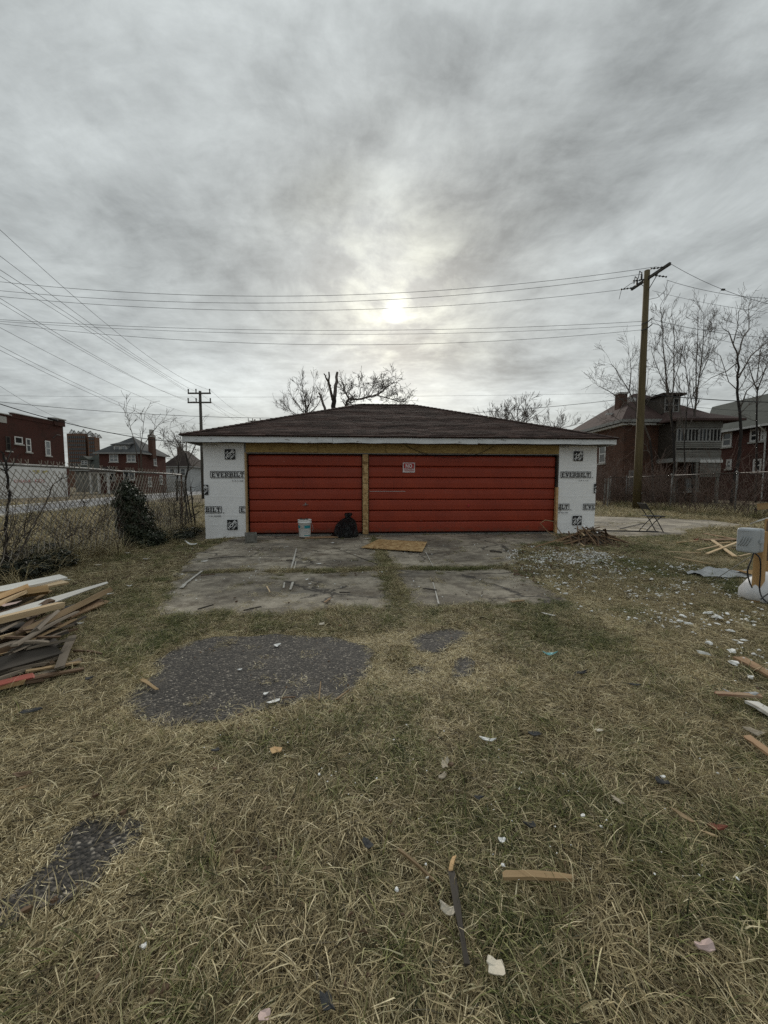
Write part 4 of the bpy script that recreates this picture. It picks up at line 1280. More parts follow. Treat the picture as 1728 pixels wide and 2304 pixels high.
for j in range(9):
    for i in range(19):
        u_, v_ = i / 18., j / 8.
        x = (-.5 + u_) * (1 + .25 * float(vnoise(v_ * 5, 3.3))) + .12 * (float(vnoise(u_ * 3, v_ * 4, 1, 7.)) - .5); y = (-.17 + .34 * v_) * (.55 + .7 * float(vnoise(u_ * 4, 1.7, 1, 3.)))
        hgt = max(0, float(vnoise(u_ * 7, v_ * 5, 1, 2.)) - .35) * .14 + max(0, float(vnoise(u_ * 19, v_ * 11, 1, 5.)) - .4) * .05
        vs.append((x, y, .035 + hgt * (4 * v_ * (1 - v_) + .2)))
for j in range(8):
    for i in range(18): a = j * 19 + i; fs.append((a, a + 1, a + 20, a + 19))
mb.add(vs, fs); o = mb.build('plastic_sheet', 'poly_sheet', None, True); o.location = (pc.x, pc.y, 0)
tag(o, 'crumpled clear plastic sheet left of the white sack', 'plastic sheet')
scrap('cardboard', 'orange brown cardboard flap behind the pine post', 'cardboard', 1675, 1300, .35, 'pine', 31, .08, curl=.9)

# loose slats lying on the grass left of the box
SLT = [
    ((1584, 1201), (1668, 1216), .09, 'wood_splinter', 'reddish slat furthest back left of the grey box'),
    ((1581, 1215), (1660, 1214), .16, 'wood_splinter', 'broad pinkish board lying flat left of the grey box'),
    ((1603, 1216), (1654, 1253), .06, 'pine_pale', 'pale slat crossed over, its lower end nearest the pine post'),
    ((1590, 1247), (1665, 1218), .045, 'pine_pale', 'pale slat of the crossed pair rising to the right'),
    ((1568, 1239), (1618, 1228), .03, 'pine_pale', 'thin pale lath left of the crossed slats'),
    ((1500, 1242), (1576, 1245), .03, 'pine_pale', 'thin lath lying across the grass before the crossed slats'),
    ((1515, 1254), (1610, 1272), .025, 'pine_pale', 'thin lath slanting through the white crumbs'),
    ((1662, 1253), (1692, 1246), .03, 'pine_pale', 'short pale lath touching the pine post'),
    ((1618, 1223), (1645, 1221), .05, 'wood_tan', 'short tan offcut among the crossed slats'),
    ((1524, 1222), (1570, 1217), .04, 'wood_tan', 'tan strip behind the thin pale laths'),
]
for i, (a, b_, w_, mt, lb) in enumerate(SLT):
    plank('slat', lb, 'slat', G(*a, .03 + .012 * i * (i < 5)), G(*b_, .03 + .012 * i * (i < 5)), w_, .016, mt, 0, 'loose slats on the grass at the right', jit=.004)
scrap('black_sheet', 'black plastic lying under the grey box behind the slats', 'plastic sheet', 1668, 1237, .4, 'shingle_scrap', 41, .03, curl=.3)
scrap('white_panel_piece', 'white board piece under the crossed slats by the box', 'board', 1655, 1233, .28, 'white_board', 42, .06, curl=.1, ratio=.5)
scrap('brick_fragment', 'dark brown lump left of the pinkish board', 'brick', 1565, 1219, .14, 'brick_scrap', 43, .05, curl=1.5)

# ------------------------------------------------------------------ chain-link fences
def chainlink(P, top, bot, dia_w, dia_h, r_, lean, spikes=.09, seed=0, missing=None):
    """woven wire: every wire zigzags in its own slanted line; P(s, z) maps fence run and height to the place"""
    L = lean['len']; mb = MB(); rnd = random.Random(seed)
    Hh = top - bot
    nrow = int(Hh / (dia_h / 2))
    ncol = int(L / (dia_w / 2)) + nrow
    for sg_ in (1, -1):
        k0 = -nrow
        for c in range(k0, int(L / dia_w) + nrow + 1):
            pts = []
            for j in range(0, nrow + 1, 2):
                s = c * dia_w + sg_ * j * dia_w / 2; z = bot + j * dia_h / 2
                if -.01 <= s <= L: pts.append(P(s, z, sg_))
                elif len(pts) > 1: break
            if len(pts) >= 2:
                if missing and missing(pts[0]): continue
                mb.tube(pts, r_, 3, 0, False)
    c = 0
    while c * dia_w < L:
        s = c * dia_w
        if rnd.random() < .85:
            a = P(s, top, 0); b1 = P(s + dia_w * .18, top + spikes, 1); b2 = P(s - dia_w * .15, top + spikes * .9, -1)
            mb.tube([a, b1], r_ * .9, 3, 0, False); mb.tube([a, b2], r_ * .9, 3, 0, False)
        c += 1
    return mb
FX = -4.92
fl = thing('chain_link_fence', 'sagging rusty chain link fence along the left side of the yard', 'fence', (FX, 6, 0))
FO = Vector((-FX, -6, 0))
FY0, FY1 = 4.2, 11.3
def PL_(s, z, k):
    y = FY0 + s
    sag = .10 * math.sin(s * .9 + .4) * (1.7 - z) * .5
    bulge = .05 * math.sin(s * 1.7) * math.sin(z * 2) + (.05 if z < .4 else 0)
    collapse = max(0, y - 10.2) * .25 * (z / 1.6)
    return Vector((FX + .035 * k * .3 + bulge + .03, y + sag + (1.6 - z) * .22, z - collapse * .3))
mb = chainlink(PL_, 1.61, .04, .118, .136, .0060, {'len': FY1 - FY0}, .085, 3)
o = mb.build('wire_mesh', 'wire', fl); o.location = FO; tag(o, None, kind='stuff')
mb = MB(); mb.tube([(FX, y, 1.605 + .006 * math.sin(y * 2)) for y in np.linspace(FY0, 11.1, 14)], .021, 8); o = mb.build('top_rail', 'galv', fl, True); o.location = FO
for i, (y, h_, dx_) in enumerate(((5.46, 1.50, .02), (8.3, 1.60, 0), (11.15, 1.58, .02))):
    mb = MB(); mb.tube([(FX - .03, y, -.1), (FX - .03 + dx_, y + .01, h_)], .022 if i else .036, 8); mb.lathe([(.036, 0), (.04, .01), (.035, .04), (.012, .06), (0, .062)], 8, (FX - .03 + dx_, y + .01, h_))
    o = mb.build('post', 'rust', fl, True); o.location = FO
# dead vine stems woven through the fence
def stem(label, pts, r0, r1, matn='vine', group=None, cat='vine', name='vine_stem', twigs=5, seed=0, tl=.35):
    rnd = random.Random(seed); P_ = [Vector(p) for p in pts]; out_ = []
    for i in range(len(P_) - 1):
        for q_ in range(4):
            t = q_ / 4; out_.append(P_[i].lerp(P_[i + 1], t) + Vector((rnd.gauss(0, .012), rnd.gauss(0, .012), rnd.gauss(0, .012))))
    out_.append(P_[-1]); n = len(out_)
    mb = MB(); mb.tube(out_, [r0 + (r1 - r0) * i / (n - 1) for i in range(n)], 5)
    for k in range(twigs):
        i = rnd.randrange(n // 4, n); d = Vector((rnd.gauss(0, .5), rnd.gauss(0, .6), rnd.uniform(-.2, .9))).normalized()
        L = tl * rnd.uniform(.4, 1.2); p = out_[i]; m1 = p + d * L * .5 + Vector((0, 0, rnd.gauss(0, .04)))
        mb.tube([p, m1, p + d * L + Vector((0, 0, rnd.gauss(0, .08)))], [r1 * .9, r1 * .6, r1 * .35], 3, 0, False)
    return tag(mb.build(name, matn), label, cat, group)
VG = 'dead vine stems tangled in the left fence'
VL = 'thin dead vine stem tangled in the left chain link fence'
fx = lambda px, py, dx_=.05: (lambda p: (FX + dx_, p.y, p.z))((lambda d: Vector((0, 0, H)) + d * ((FX + dx_) / d.x))(ray(px, py)))
stem('thick dead vine climbing the rusty post of the left fence', [fx(18, 1270), fx(12, 1190), fx(20, 1110), fx(14, 1060), fx(8, 1020)], .02, .012, 'bark_dark', VG, twigs=8, seed=1)
stem('dead vine slanting from the rusty post up to the right', [fx(45, 1235), fx(80, 1180), fx(104, 1130), fx(118, 1090), (FX + .05, 6.9, 1.5)], .012, .006, 'vine', VG, twigs=6, seed=2)
for i, pts in enumerate(([fx(55, 1210), fx(58, 1170)], [fx(150, 1215), fx(180, 1185), fx(205, 1170)], [fx(190, 1140), fx(187, 1120), fx(189, 1105)], [fx(300, 1100), fx(325, 1130), fx(348, 1180)], [fx(310, 1095), fx(340, 1150), fx(352, 1200)],
                         [fx(360, 1195), fx(365, 1140), fx(372, 1080)], [fx(385, 1190), fx(380, 1130), fx(375, 1090)], [fx(400, 1188), fx(392, 1150), fx(398, 1100)], [fx(110, 1250), fx(140, 1230), fx(165, 1190)])):
    stem(VL, pts, .008, .004, 'vine', VG, twigs=9, seed=10 + i, tl=.3)
BG = 'blackened stalks standing at the end of the left fence'
for i, (a, b_) in enumerate((((440, 1190), (428, 1095)), ((432, 1188), (416, 1090)), ((425, 1185), (410, 1085)), ((418, 1190), (420, 1100)), ((408, 1186), (404, 1105)))):
    stem('blackened leaning stalk in the clump at the end of the left fence', [G(*a), PY(b_[0], b_[1], G(*a).y + .1)], .028, .014, 'bark_dark', BG, 'stalk', 'dead_stalk', 5, 30 + i, .4)

# leaves massed into ivy
def leafmass(name, matn, label, cat, blobs, n, size, seed, kind=None, zmin=.0):
    rnd = np.random.default_rng(seed); vs, fs = [], []
    ws = np.array([b_[3] * b_[4] * b_[5] for b_ in blobs]) ** .66; ws /= ws.sum()
    for k in range(n):
        c = blobs[rnd.choice(len(blobs), p=ws)]
        d = rnd.normal(size=3); d /= np.linalg.norm(d); rr = rnd.uniform(.55, 1.05) ** .6
        rr *= 1 + .18 * math.sin(d[0] * 7 + d[2] * 9 + seed)
        p = np.array(c[:3]) + d * rr * np.array(c[3:6])
        if p[2] < zmin: p[2] = zmin + rnd.uniform(0, .06)
        nrm2 = d + rnd.normal(size=3) * .7; nrm2[2] += .3; nrm2 /= np.linalg.norm(nrm2)
        t = np.cross(nrm2, rnd.normal(size=3)); t /= np.linalg.norm(t); b2 = np.cross(nrm2, t)
        s = size * rnd.uniform(.5, 1.25); i0 = len(vs)
        for (u, v_, h_) in ((-.55, 0, 0), (-.2, .5, .06), (.35, .38, 0), (.75, 0, -.12), (.35, -.38, 0), (-.2, -.5, .06)):
            vs.append(tuple(p + t * u * s + b2 * v_ * s + nrm2 * h_ * s))
        fs.append(tuple(range(i0, i0 + 6)))
    mb = MB(); mb.v = vs; mb.f = fs; mb.m = [0] * len(fs)
    return mb
ivy = thing('ivy_bush', 'dark green ivy mound smothering the middle of the left fence', 'ivy bush', (FX, 8.7, 0))
IO = Vector((-FX, -8.7, 0))
mb = leafmass('leaves', 'ivy_leaf', '', '', [(FX + .03, 8.48, 1.12, .17, .27, .27), (FX + .06, 8.56, .85, .24, .34, .40), (FX + .12, 8.66, .4, .30, .44, .45), (FX + .2, 8.8, .12, .38, .5, .24), (FX + .02, 8.22, .95, .08, .20, .10), (FX + .03, 8.95, .25, .18, .25, .2)], 15000, .037, 5)
o = mb.build('leaves', 'ivy_leaf', ivy); o.location = IO; tag(o, None, kind='stuff')
mb = MB()
for i in range(7):
    mb.tube([(FX + .1 + .1 * random.random(), 8.6 + .3 * random.random(), 0), (FX + .05, 8.6 + random.gauss(0, .25), .6), (FX + .03, 8.5 + random.gauss(0, .3), 1.2)], [.02, .014, .006], 5)
o = mb.build('stems', 'bark_dark', ivy); o.location = IO; tag(o, None, kind='stuff')
blobs = []
for (px_q, py_q, s) in ((40, 1295, .4), (75, 1280, .45), (110, 1270, .45), (140, 1280, .35), (20, 1310, .3), (95, 1295, .35), (60, 1305, .3), (160, 1262, .25)):
    p = G(px_q, py_q); blobs.append((p.x - .1, p.y + .1, .10, s * .55, s * .6, s * .55))
mb = leafmass('', '', '', '', blobs, 8000, .04, 8)
tag(mb.build('ivy_patch', 'ivy_low'), 'low dark ivy patch on the ground under the left fence', 'ivy', kind='thing')
p = G(160, 1262)
blobs = [(FX + .1, 9.9, .06, .3, .7, .12), (FX + .25, 10.8, .06, .35, .5, .10), (FX + .5, 10.0, .04, .3, .4, .08)]
mb = leafmass('', '', '', '', blobs, 2600, .036, 9)
tag(mb.build('ivy_patch', 'ivy_low'), 'thin dark ground ivy between the ivy mound and the garage', 'ivy', kind='thing')

# right fence, with posts reaching above eye level
FR = [Vector((12.6, 27.6, 0)), G(1371, 1140), G(1407, 1140.5), G(1507, 1151), G(1652, 1164), None]
FR[5] = FR[4] + (FR[4] - FR[3]) * 1.2
FR = FR[1:]
fr = thing('chain_link_fence', 'tall weathered chain link fence behind the chair at the right', 'fence', FR[2])
segs_ = []; acc = 0
for a, b_ in zip(FR[:-1], FR[1:]): segs_.append((acc, a, b_)); acc += (b_ - a).length
def PR_(s, z, k):
    for s0, a, b_ in reversed(segs_):
        if s >= s0:
            d = (b_ - a); L = d.length; p = a + d * ((s - s0) / L)
            return Vector((p.x + .02 * k, p.y - .03, z)) - FR[2]
    return Vector((segs_[0][1].x, segs_[0][1].y, z)) - FR[2]
mb = chainlink(PR_, 1.80, .05, .125, .145, .0052, {'len': acc}, .05, 6)
tag(mb.build('wire_mesh', 'wire_dark', fr), None, kind='stuff')
for i, p in enumerate(FR):
    mb = MB(); mb.tube([p - FR[2] + Vector((0, 0, -.1)), p - FR[2] + Vector((random.gauss(0, .02), 0, 1.86))], .032, 8)
    mb.lathe([(.036, 0), (.036, .03), (.02, .06), (0, .065)], 8, tuple(p - FR[2] + Vector((0, 0, 1.85)))); mb.build('post', 'galv', fr, True)
mb = MB()
for s0, a, b_ in segs_: mb.tube([a - FR[2] + Vector((0, 0, 1.82)), b_ - FR[2] + Vector((0, 0, 1.82))], .025, 6)
mb.build('top_rail', 'wire_dark', fr, True)
for i, (px_q, py0, py1) in enumerate(((1359, 1066, 1140), (1366, 1075, 1142))):
    p = G(px_q, py1); mb = MB(); mb.tube([p, p + Vector((.03, 0, 1.75))], .05, 8)
    tag(mb.build('fence_post', 'galv'), ['bare steel post nearest the right wrap, left of a pair', 'bare steel post nearest the right wrap, right of a pair'][i], 'fence post')

# ------------------------------------------------------------------ buildings
def cf(xc, D, z=0.): return W(xc, D, z)
def win(par, x, z, w_, h_, face, frame='trim_white', pane='glass', bars=(1, 0), proud=.035, sill=True, fw=.09):
    """window standing on a wall: face=('y', y0) looks toward -y, ('x-', x0) toward -x, ('x+', x0) toward +x"""
    k, c = face
    def T(a, d, zz_):      # along the wall, outwards, up
        if k == 'y': return (x + a, c - d, z + zz_)
        if k == 'x-': return (c - d, x + a, z + zz_)
        return (c + d, x + a, z + zz_)
    def bx_(mb, a0, a1, d0, d1, z0, z1):
        P0, P1 = T(a0, d0, z0), T(a1, d1, z1)
        lo = [min(u, v_) for u, v_ in zip(P0, P1)]; hi = [max(u, v_) for u, v_ in zip(P0, P1)]
        mb.box(lo, hi)
    mb = MB()
    bx_(mb, 0, fw, .004, proud, 0, h_); bx_(mb, w_ - fw, w_, .004, proud, 0, h_)
    bx_(mb, fw, w_ - fw, .004, proud, 0, fw); bx_(mb, fw, w_ - fw, .004, proud, h_ - fw, h_)
    for i in range(bars[0]):
        zc = h_ * (i + 1) / (bars[0] + 1); bx_(mb, fw, w_ - fw, .004, proud * .9, zc - fw * .4, zc + fw * .4)
    for i in range(bars[1]):
        xc = w_ * (i + 1) / (bars[1] + 1); bx_(mb, xc - fw * .45, xc + fw * .45, .004, proud * .95, fw, h_ - fw)
    f_ = mb.build('window', frame, par)
    mb = MB(); bx_(mb, fw * .9, w_ - fw * .9, .003, .016, fw * .9, h_ - fw * .9); mb.build('pane', pane, f_)
    if sill:
        mb = MB(); bx_(mb, -.1, w_ + .1, .004, .14, -.14, -.012); mb.build('sill', 'stone_sill', f_)
    return f_
def hip(par, x0, x1, y0, y1, ze, zr, over, matn, ridge=None, name='roof', th=.14):
    X0, X1, Y0, Y1 = x0 - over, x1 + over, y0 - over, y1 + over
    if ridge is None:
        if (X1 - X0) > (Y1 - Y0): k = (Y1 - Y0) / 2; ridge = ((X0 + k, (Y0 + Y1) / 2), (X1 - k, (Y0 + Y1) / 2))
        else: k = (X1 - X0) / 2; ridge = (((X0 + X1) / 2, Y0 + k), ((X0 + X1) / 2, Y1 - k))
    (ax, ay), (bx_, by_) = ridge
    vs = [(X0, Y0, ze), (X1, Y0, ze), (X1, Y1, ze), (X0, Y1, ze), (ax, ay, zr), (bx_, by_, zr)]
    low = [(v_[0], v_[1], ze - th) for v_ in vs[:4]]
    mb = MB(); 
    if abs(ax - bx_) >= abs(ay - by_): fs = [(0, 1, 5, 4), (1, 2, 5), (2, 3, 4, 5), (3, 0, 4)]
    else: fs = [(0, 1, 4), (1, 2, 5, 4), (2, 3, 5), (3, 0, 4, 5)]
    mb.add(vs + low, fs + [(6, 7, 1, 0), (7, 8, 2, 1), (8, 9, 3, 2), (9, 6, 0, 3), (9, 8, 7, 6)])
    r_ = mb.build(name, matn, par)
    mb = MB(); z0, z1 = ze - th - .10, ze - .01
    mb.box((X0 - .03, Y0 - .05, z0), (X1 + .03, Y0 - .003, z1)); mb.box((X0 - .05, Y0, z0), (X0 - .003, Y1, z1)); mb.box((X1 + .003, Y0, z0), (X1 + .05, Y1, z1))
    mb.build('gutter', 'trim_grey', r_)
    return r_

# brick house with dormer across the street, left
D0 = 65.; x0c = (227.6 - 864) / 865 * D0; x1c = (322 - 864) / 865 * D0; hw = x1c - x0c
hA = thing('brick_house', 'two storey brick house with grey hip roof, dormer and tall chimney', 'house', cf(x0c, D0), -YAW)
mb = MB(); mb.box((0, 0, 0), (hw, 7.2, 6.8)); mb.build('wall', 'brick_house', hA)
rf_ = hip(hA, 0, hw, 0, 7.2, 6.85, 9.9, .55, 'roof_grey')
def zA(py, d=D0): return (1093 - py) / 865 * d + 1.3
def xA(px, d=D0): return (px - 864) / 865 * d - x0c
for (a, b_) in ((250.5, 270.5), (289.5, 309.5)):
    win(hA, xA(a), zA(1040), xA(b_) - xA(a), zA(1023) - zA(1040), ('y', 0), bars=(1, 1), pane='glass_pale', fw=.14)
for (a, b_, t, u) in ((236, 262, 1058, 1082), (280, 306, 1058, 1080)):
    win(hA, xA(a), zA(u), xA(b_) - xA(a), zA(t) - zA(u), ('y', 0), bars=(0, 1), fw=.14)
win(hA, 3.4, 4.9, .9, 1.4, ('x+', hw), fw=.12); win(hA, 1.6, 1.2, .9, 1.6, ('x+', hw), fw=.12); win(hA, 5.0, 1.6, .9, 1.6, ('x+', hw), fw=.12)
# dormer
mb = MB(); mb.box((xA(258), .25, 7.15), (xA(290), 2.4, 8.15)); dm = mb.build('dormer', 'trim_grey', hA)
mb = MB(); mb.add([(xA(254), .0, 8.1), (xA(294), .0, 8.1), (xA(294), 3.0, 8.9), (xA(254), 3.0, 8.9), (xA(254), .0, 8.25), (xA(294), .0, 8.25), (xA(290), 3.0, 9.1), (xA(258), 3.0, 9.1)], [(0, 1, 5, 4), (4, 5, 6, 7), (0, 4, 7, 3), (1, 2, 6, 5), (3, 2, 1, 0)]); mb.build('dormer_roof', 'roof_grey', dm)
for (a, b_) in ((260.5, 273), (275, 287.5)):
    win(hA, xA(a), 7.3, xA(b_) - xA(a), .72, ('y', .245), pane='glass_pale', bars=(0, 0), fw=.11, sill=False)
mb = MB(); mb.box((hw + .0, 2.0, 6.0), (hw + .75, 3.0, 10.1)); chm = mb.build('chimney', 'brick_old', hA)
mb = MB(); mb.box((hw - .04, 1.96, 9.7), (hw + .79, 3.04, 9.95)); mb.box((hw + .15, 2.2, 10.1), (hw + .6, 2.8, 11.0)); mb.build('chimney_cap', 'stone_sill', chm)
# front porch
mb = MB(); mb.box((xA(228), -2.6, 3.3), (xA(268), -.02, 3.55)); pr = mb.build('porch', 'trim_white', hA)
mb = MB(); mb.add([(xA(225), -2.9, 3.56), (xA(271), -2.9, 3.56), (xA(271), -.03, 3.56), (xA(225), -.03, 3.56), (xA(235), -.03, 4.5), (xA(262), -.03, 4.5)], [(0, 1, 5, 4), (1, 2, 5), (3, 0, 4), (2, 3, 4, 5)]); mb.build('porch_roof', 'roof_dark', pr)
for a in (229, 246, 266): mb = MB(); mb.box((xA(a), -2.5, 0), (xA(a) + .28, -2.2, 3.295)); mb.build('porch_column', 'trim_white', pr)

# dark shingled house half hidden behind the commercial block
hB = thing('house', 'low dark green roofed house left of the brick house', 'house', cf((172 - 864) / 865 * 82, 82), -YAW)
mb = MB(); mb.box((0, 0, 0), (5.8, 8, 4.6)); mb.build('wall', 'siding', hB)
hip(hB, -.2, 5.9, 0, 8, 4.65, 8.3, .5, 'roof_green')
mb = MB(); mb.box((1.0, .4, 5.5), (2.6, 2.6, 6.9)); dm = mb.build('dormer', 'siding', hB)
mb = MB(); mb.add([(.6, .1, 6.85), (3.0, .1, 6.85), (3.0, 3.2, 6.95), (.6, 3.2, 6.95), (1.8, .1, 7.6), (1.8, 3.2, 7.7)], [(0, 1, 4), (1, 2, 5, 4), (3, 0, 4, 5), (2, 3, 5), (3, 2, 1, 0)]); mb.build('dormer_roof', 'roof_green', dm)
for a in (1.15, 1.85): win(hB, a, 5.75, .6, .95, ('y', .395), pane='glass', fw=.08, sill=False)

# pale house with dark gable behind small trees, and another beyond
hC = thing('house', 'pale house with dark brown roof behind the bare trees left of the garage', 'house', cf((374 - 864) / 865 * 86, 86), -YAW)
mb = MB(); mb.box((0, 0, 0), (5.6, 8, 5.6)); mb.build('wall', 'siding_pale', hC)
hip(hC, -.1, 5.7, 0, 8, 5.65, 9.4, .5, 'roof_dark')
mb = MB(); mb.box((1.2, 3.0, 8), (1.9, 3.8, 10.2)); mb.build('chimney', 'brick_house', hC)
for a in (1.0, 3.4): win(hC, a, 3.6, 1.1, 1.5, ('y', 0), fw=.1)
win(hC, 2.0, .9, 1.6, 1.6, ('y', 0), fw=.1)
hD = thing('house', 'dim pale house at the far end of the side street', 'house', cf((431 - 864) / 865 * 98, 98), -YAW)
mb = MB(); mb.box((0, 0, 0), (8, 8, 5.2)); mb.build('wall', 'siding_pale', hD)
hip(hD, 0, 8, 0, 8, 5.25, 9.0, .5, 'roof_grey')
for a in (.6, 2.6, 5): win(hD, a, 3.0, 1.1, 1.4, ('y', 0), fw=.1); win(hD, a, .6, 1.2, 1.6, ('y', 0), fw=.1)

# brick commercial block with white painted annexe
XB = -38.75
cbk = thing('brick_building', 'dark red brick building with flat parapet at the left edge', 'building', cf(XB - 9, 29), -YAW)
# local: x to the right, y away; its long wall faces +x at x=9
mb = MB(); mb.box((0, 0, 0), (9, 18.0, 8.4)); mb.build('wall', 'brick_red', cbk)
mb = MB(); mb.box((-.05, -.05, 8.4), (9.05, 11.6, 8.55)); mb.box((8.75, 11.6, 8.4), (9.05, 16.6, 8.85)); mb.box((8.55, 16.6, 8.4), (9.2, 18.1, 9.15)); mb.box((0, 17.75, 8.4), (8.55, 18.05, 8.85)); mb.build('parapet', 'brick_red', cbk)
mb = MB(); mb.box((8.45, 16.5, 9.152), (9.3, 18.2, 9.27)); mb.box((8.7, 11.55, 8.852), (9.12, 16.49, 8.92)); mb.box((8.7, 0, 8.552), (9.14, 11.5, 8.64)); mb.build('coping', 'stone_sill', cbk)
mb = MB(); mb.box((9.003, 0, 7.7), (9.03, 11.0, 8.35)); mb.build('stained_band', 'stone_sill', cbk)
def yB(px): return XB * 865 / (px - 864) - 29
def zB(px, py): return (1093 - py) / 865 * (XB * 865 / (px - 864)) + 1.3
for (a, b_, t, u, fm, pn) in ((21, 32, 983, 1015, 'wood_dark', 'black_hole'), (41, 59, 984, 1000, 'trim_white', 'black_hole'), (66, 77, 988, 1018, 'trim_white', 'glass'), (108.5, 120, 993, 1026, 'trim_white', 'glass_pale')):
    m_ = (a + b_) / 2
    win(cbk, yB(a), zB(m_, u), yB(b_) - yB(a), zB(m_, t) - zB(m_, u), ('x+', 9), fm, pn, (1 if u - t > 20 else 0, 0), fw=.11, proud=.035)
mb = MB()
mb.tube([(9.06, yB(125), zB(125, 987)), (9.06, yB(135), zB(135, 980)), (9.06, yB(144), zB(144, 981))], .03, 5); mb.build('conduit', 'iron', cbk)
anx = thing('painted_annexe', 'white painted single storey annexe with faded red lettering', 'building', cf(XB + .8 - 1.2, 30), -YAW)
AX = 1.2
mb = MB(); mb.box((-.7, 0, 0), (AX, 16.2, 3.55)); mb.box((-.7, 0, 3.55), (AX - .1, 6.5, 3.9)); mb.build('wall', 'paint_white', anx)
mb = MB(); mb.box((-.75, 16.203, 0), (AX + .04, 16.5, 3.5)); mb.build('corner_pier', 'brick_house', anx)
mb = MB(); mb.box((-.7, -.05, 3.552), (AX + .08, 16.3, 3.62)); mb.build('coping', 'stone_sill', anx)
def yN(px): return (XB + .8) * 865 / (px - 864) - 30
def wallprint(name, polys, y0, y1, z0, z1, matn):
    vs = [(AX + .012, y0 + (y1 - y0) * a, z0 + (z1 - z0) * b_) for a, b_ in polys[0]]
    me_ = bpy.data.meshes.new(name); me_.from_pydata(vs, [], polys[1]); me_.materials.append(MATS[matn]); return obj(name, me_, anx)
zN = lambda px, py: (1093 - py) / 865 * ((XB + .8) * 865 / (px - 864)) + 1.3
wallprint('faded_lettering', text_polys('ORSANE'), yN(34), yN(72), zN(50, 1086), zN(50, 1079), 'graffiti')
wallprint('faded_lettering', text_polys('KIDS'), yN(81), yN(103), zN(90, 1086), zN(90, 1078), 'graffiti')
blb = rects(*[(random.uniform(0, .85), random.uniform(0, .6), 0, 0) for _ in range(0)]) if False else None
vs, fs = [], []
for i in range(16):
    a = random.random(); b_ = random.random() * .7; r_ = random.uniform(.04, .11); k = len(vs)
    for j in range(7): vs.append((a + r_ * math.cos(j * .9) * random.uniform(.6, 1), b_ + i * .0 + 2.2 * r_ * math.sin(j * .9) * random.uniform(.6, 1)))
    fs.append(tuple(range(k, k + 7)))
wallprint('paint_scrawl', (vs, fs), yN(70), yN(112), zN(90, 1066), zN(90, 1055), 'graffiti_yellow')

# tower block with ruined roof, far off
DT = 300.
tw = thing('apartment_tower', 'distant brown brick apartment tower with skeletal ruined roof', 'tower block', cf((158 - 864) / 865 * DT, DT), -YAW)
xT = lambda px: (px - 158) / 865 * DT
zT = lambda py: (1093 - py) / 865 * DT + 1.3
mb = MB(); mb.box((xT(158), 0, 0), (xT(199), 3, zT(977))); mb.box((xT(199) + .02, 2, 0), (xT(206), 4, zT(983))); mb.box((xT(206) + .02, -1, 0), (xT(222), 4, zT(985))); mb.build('wall', 'brick_tower', tw)
pm = MB(); pm.box((0, -.25, 0), (1.05, -.02, 2.0)); pmesh = pm.mesh('window', 'glass')
for r_ in range(9):
    for c in range(9):
        obj('window', pmesh, tw, (xT(161) + c * 1.52, 0, zT(988) - r_ * 3.0))
    for c in range(3):
        obj('window', pmesh, tw, (xT(209) + c * 1.5, -1, zT(992) - r_ * 3.0))
mb = MB()
def gable(px0, px1, base, apex, y):
    a, b_, c = Vector((xT(px0), y, zT(base))), Vector((xT(px1), y, zT(base))), Vector((xT((px0 + px1) / 2), y, zT(apex)))
    for (p, q_) in ((a, c), (b_, c), (a, b_), (a.lerp(b_, .5), c), (a.lerp(b_, .3), a.lerp(c, .6)), (a.lerp(b_, .7), b_.lerp(c, .6))): mb.tube([p, q_], .28, 4)
for (a, b_, bs, ap) in ((158, 172, 977, 967), (165, 176, 978, 969), (184, 200, 977, 967), (196, 212, 980, 972), (206, 218, 984, 975), (178, 188, 978, 973)): gable(a, b_, bs, ap, 2); gable(a + 1.5, b_ + 1.5, bs, ap + 1, 8)
tag(mb.build('roof_truss', 'steel_pale', tw), None, kind='stuff')

# abandoned brick house at the right
DA = 30.4
hE = thing('brick_house', 'abandoned brick house with dark red roof and rotting two storey porch', 'house', cf((1398 - 864) / 865 * DA, DA), -YAW)
xE = lambda px, d=DA: (px - 1398) / 865 * d + (d - DA) * 0
zE = lambda py, d=DA: (1093 - py) / 865 * d + 1.3
wE = xE(1600) + .1
mb = MB(); mb.box((0, 0, 0), (wE, 9.0, 6.2)); mb.build('wall', 'brick_old', hE)
rE = hip(hE, 0, wE, 0, 9.0, 6.42, 9.42, .5, 'roof_red', ((3.3, 4.2), (wE - 3.2, 4.2)))
mb = MB(); mb.box((-.32, -.32, 6.0), (wE + .3, 0, 6.16)); mb.box((-.32, .003, 6.0), (-.003, 9.0, 6.16)); mb.build('frieze', 'trim_white', hE)
mb = MB(); mb.box((1.3, 2.9, 7.6), (1.95, 3.6, 9.1)); c_ = mb.build('chimney', 'brick_old', hE)
mb = MB(); mb.box((1.24, 2.84, 9.102), (2.01, 3.66, 9.24)); mb.build('chimney_cap', 'stone_sill', c_)
mb = MB(); mb.box((2.1, 2.6, 7.9), (2.5, 3.0, 8.75)); mb.build('flashing', 'trim_white', rE)
mb = MB(); mb.box((.2, 2.9, 7.35), (1.2, 3.0, 7.5)); mb.build('bare_lath', 'trim_white', rE)
win(hE, 2.4, 3.25, .95, 1.55, ('x-', 0), fw=.11, proud=.035); win(hE, 5.8, 3.2, .95, 1.5, ('x-', 0), fw=.11, proud=.035)
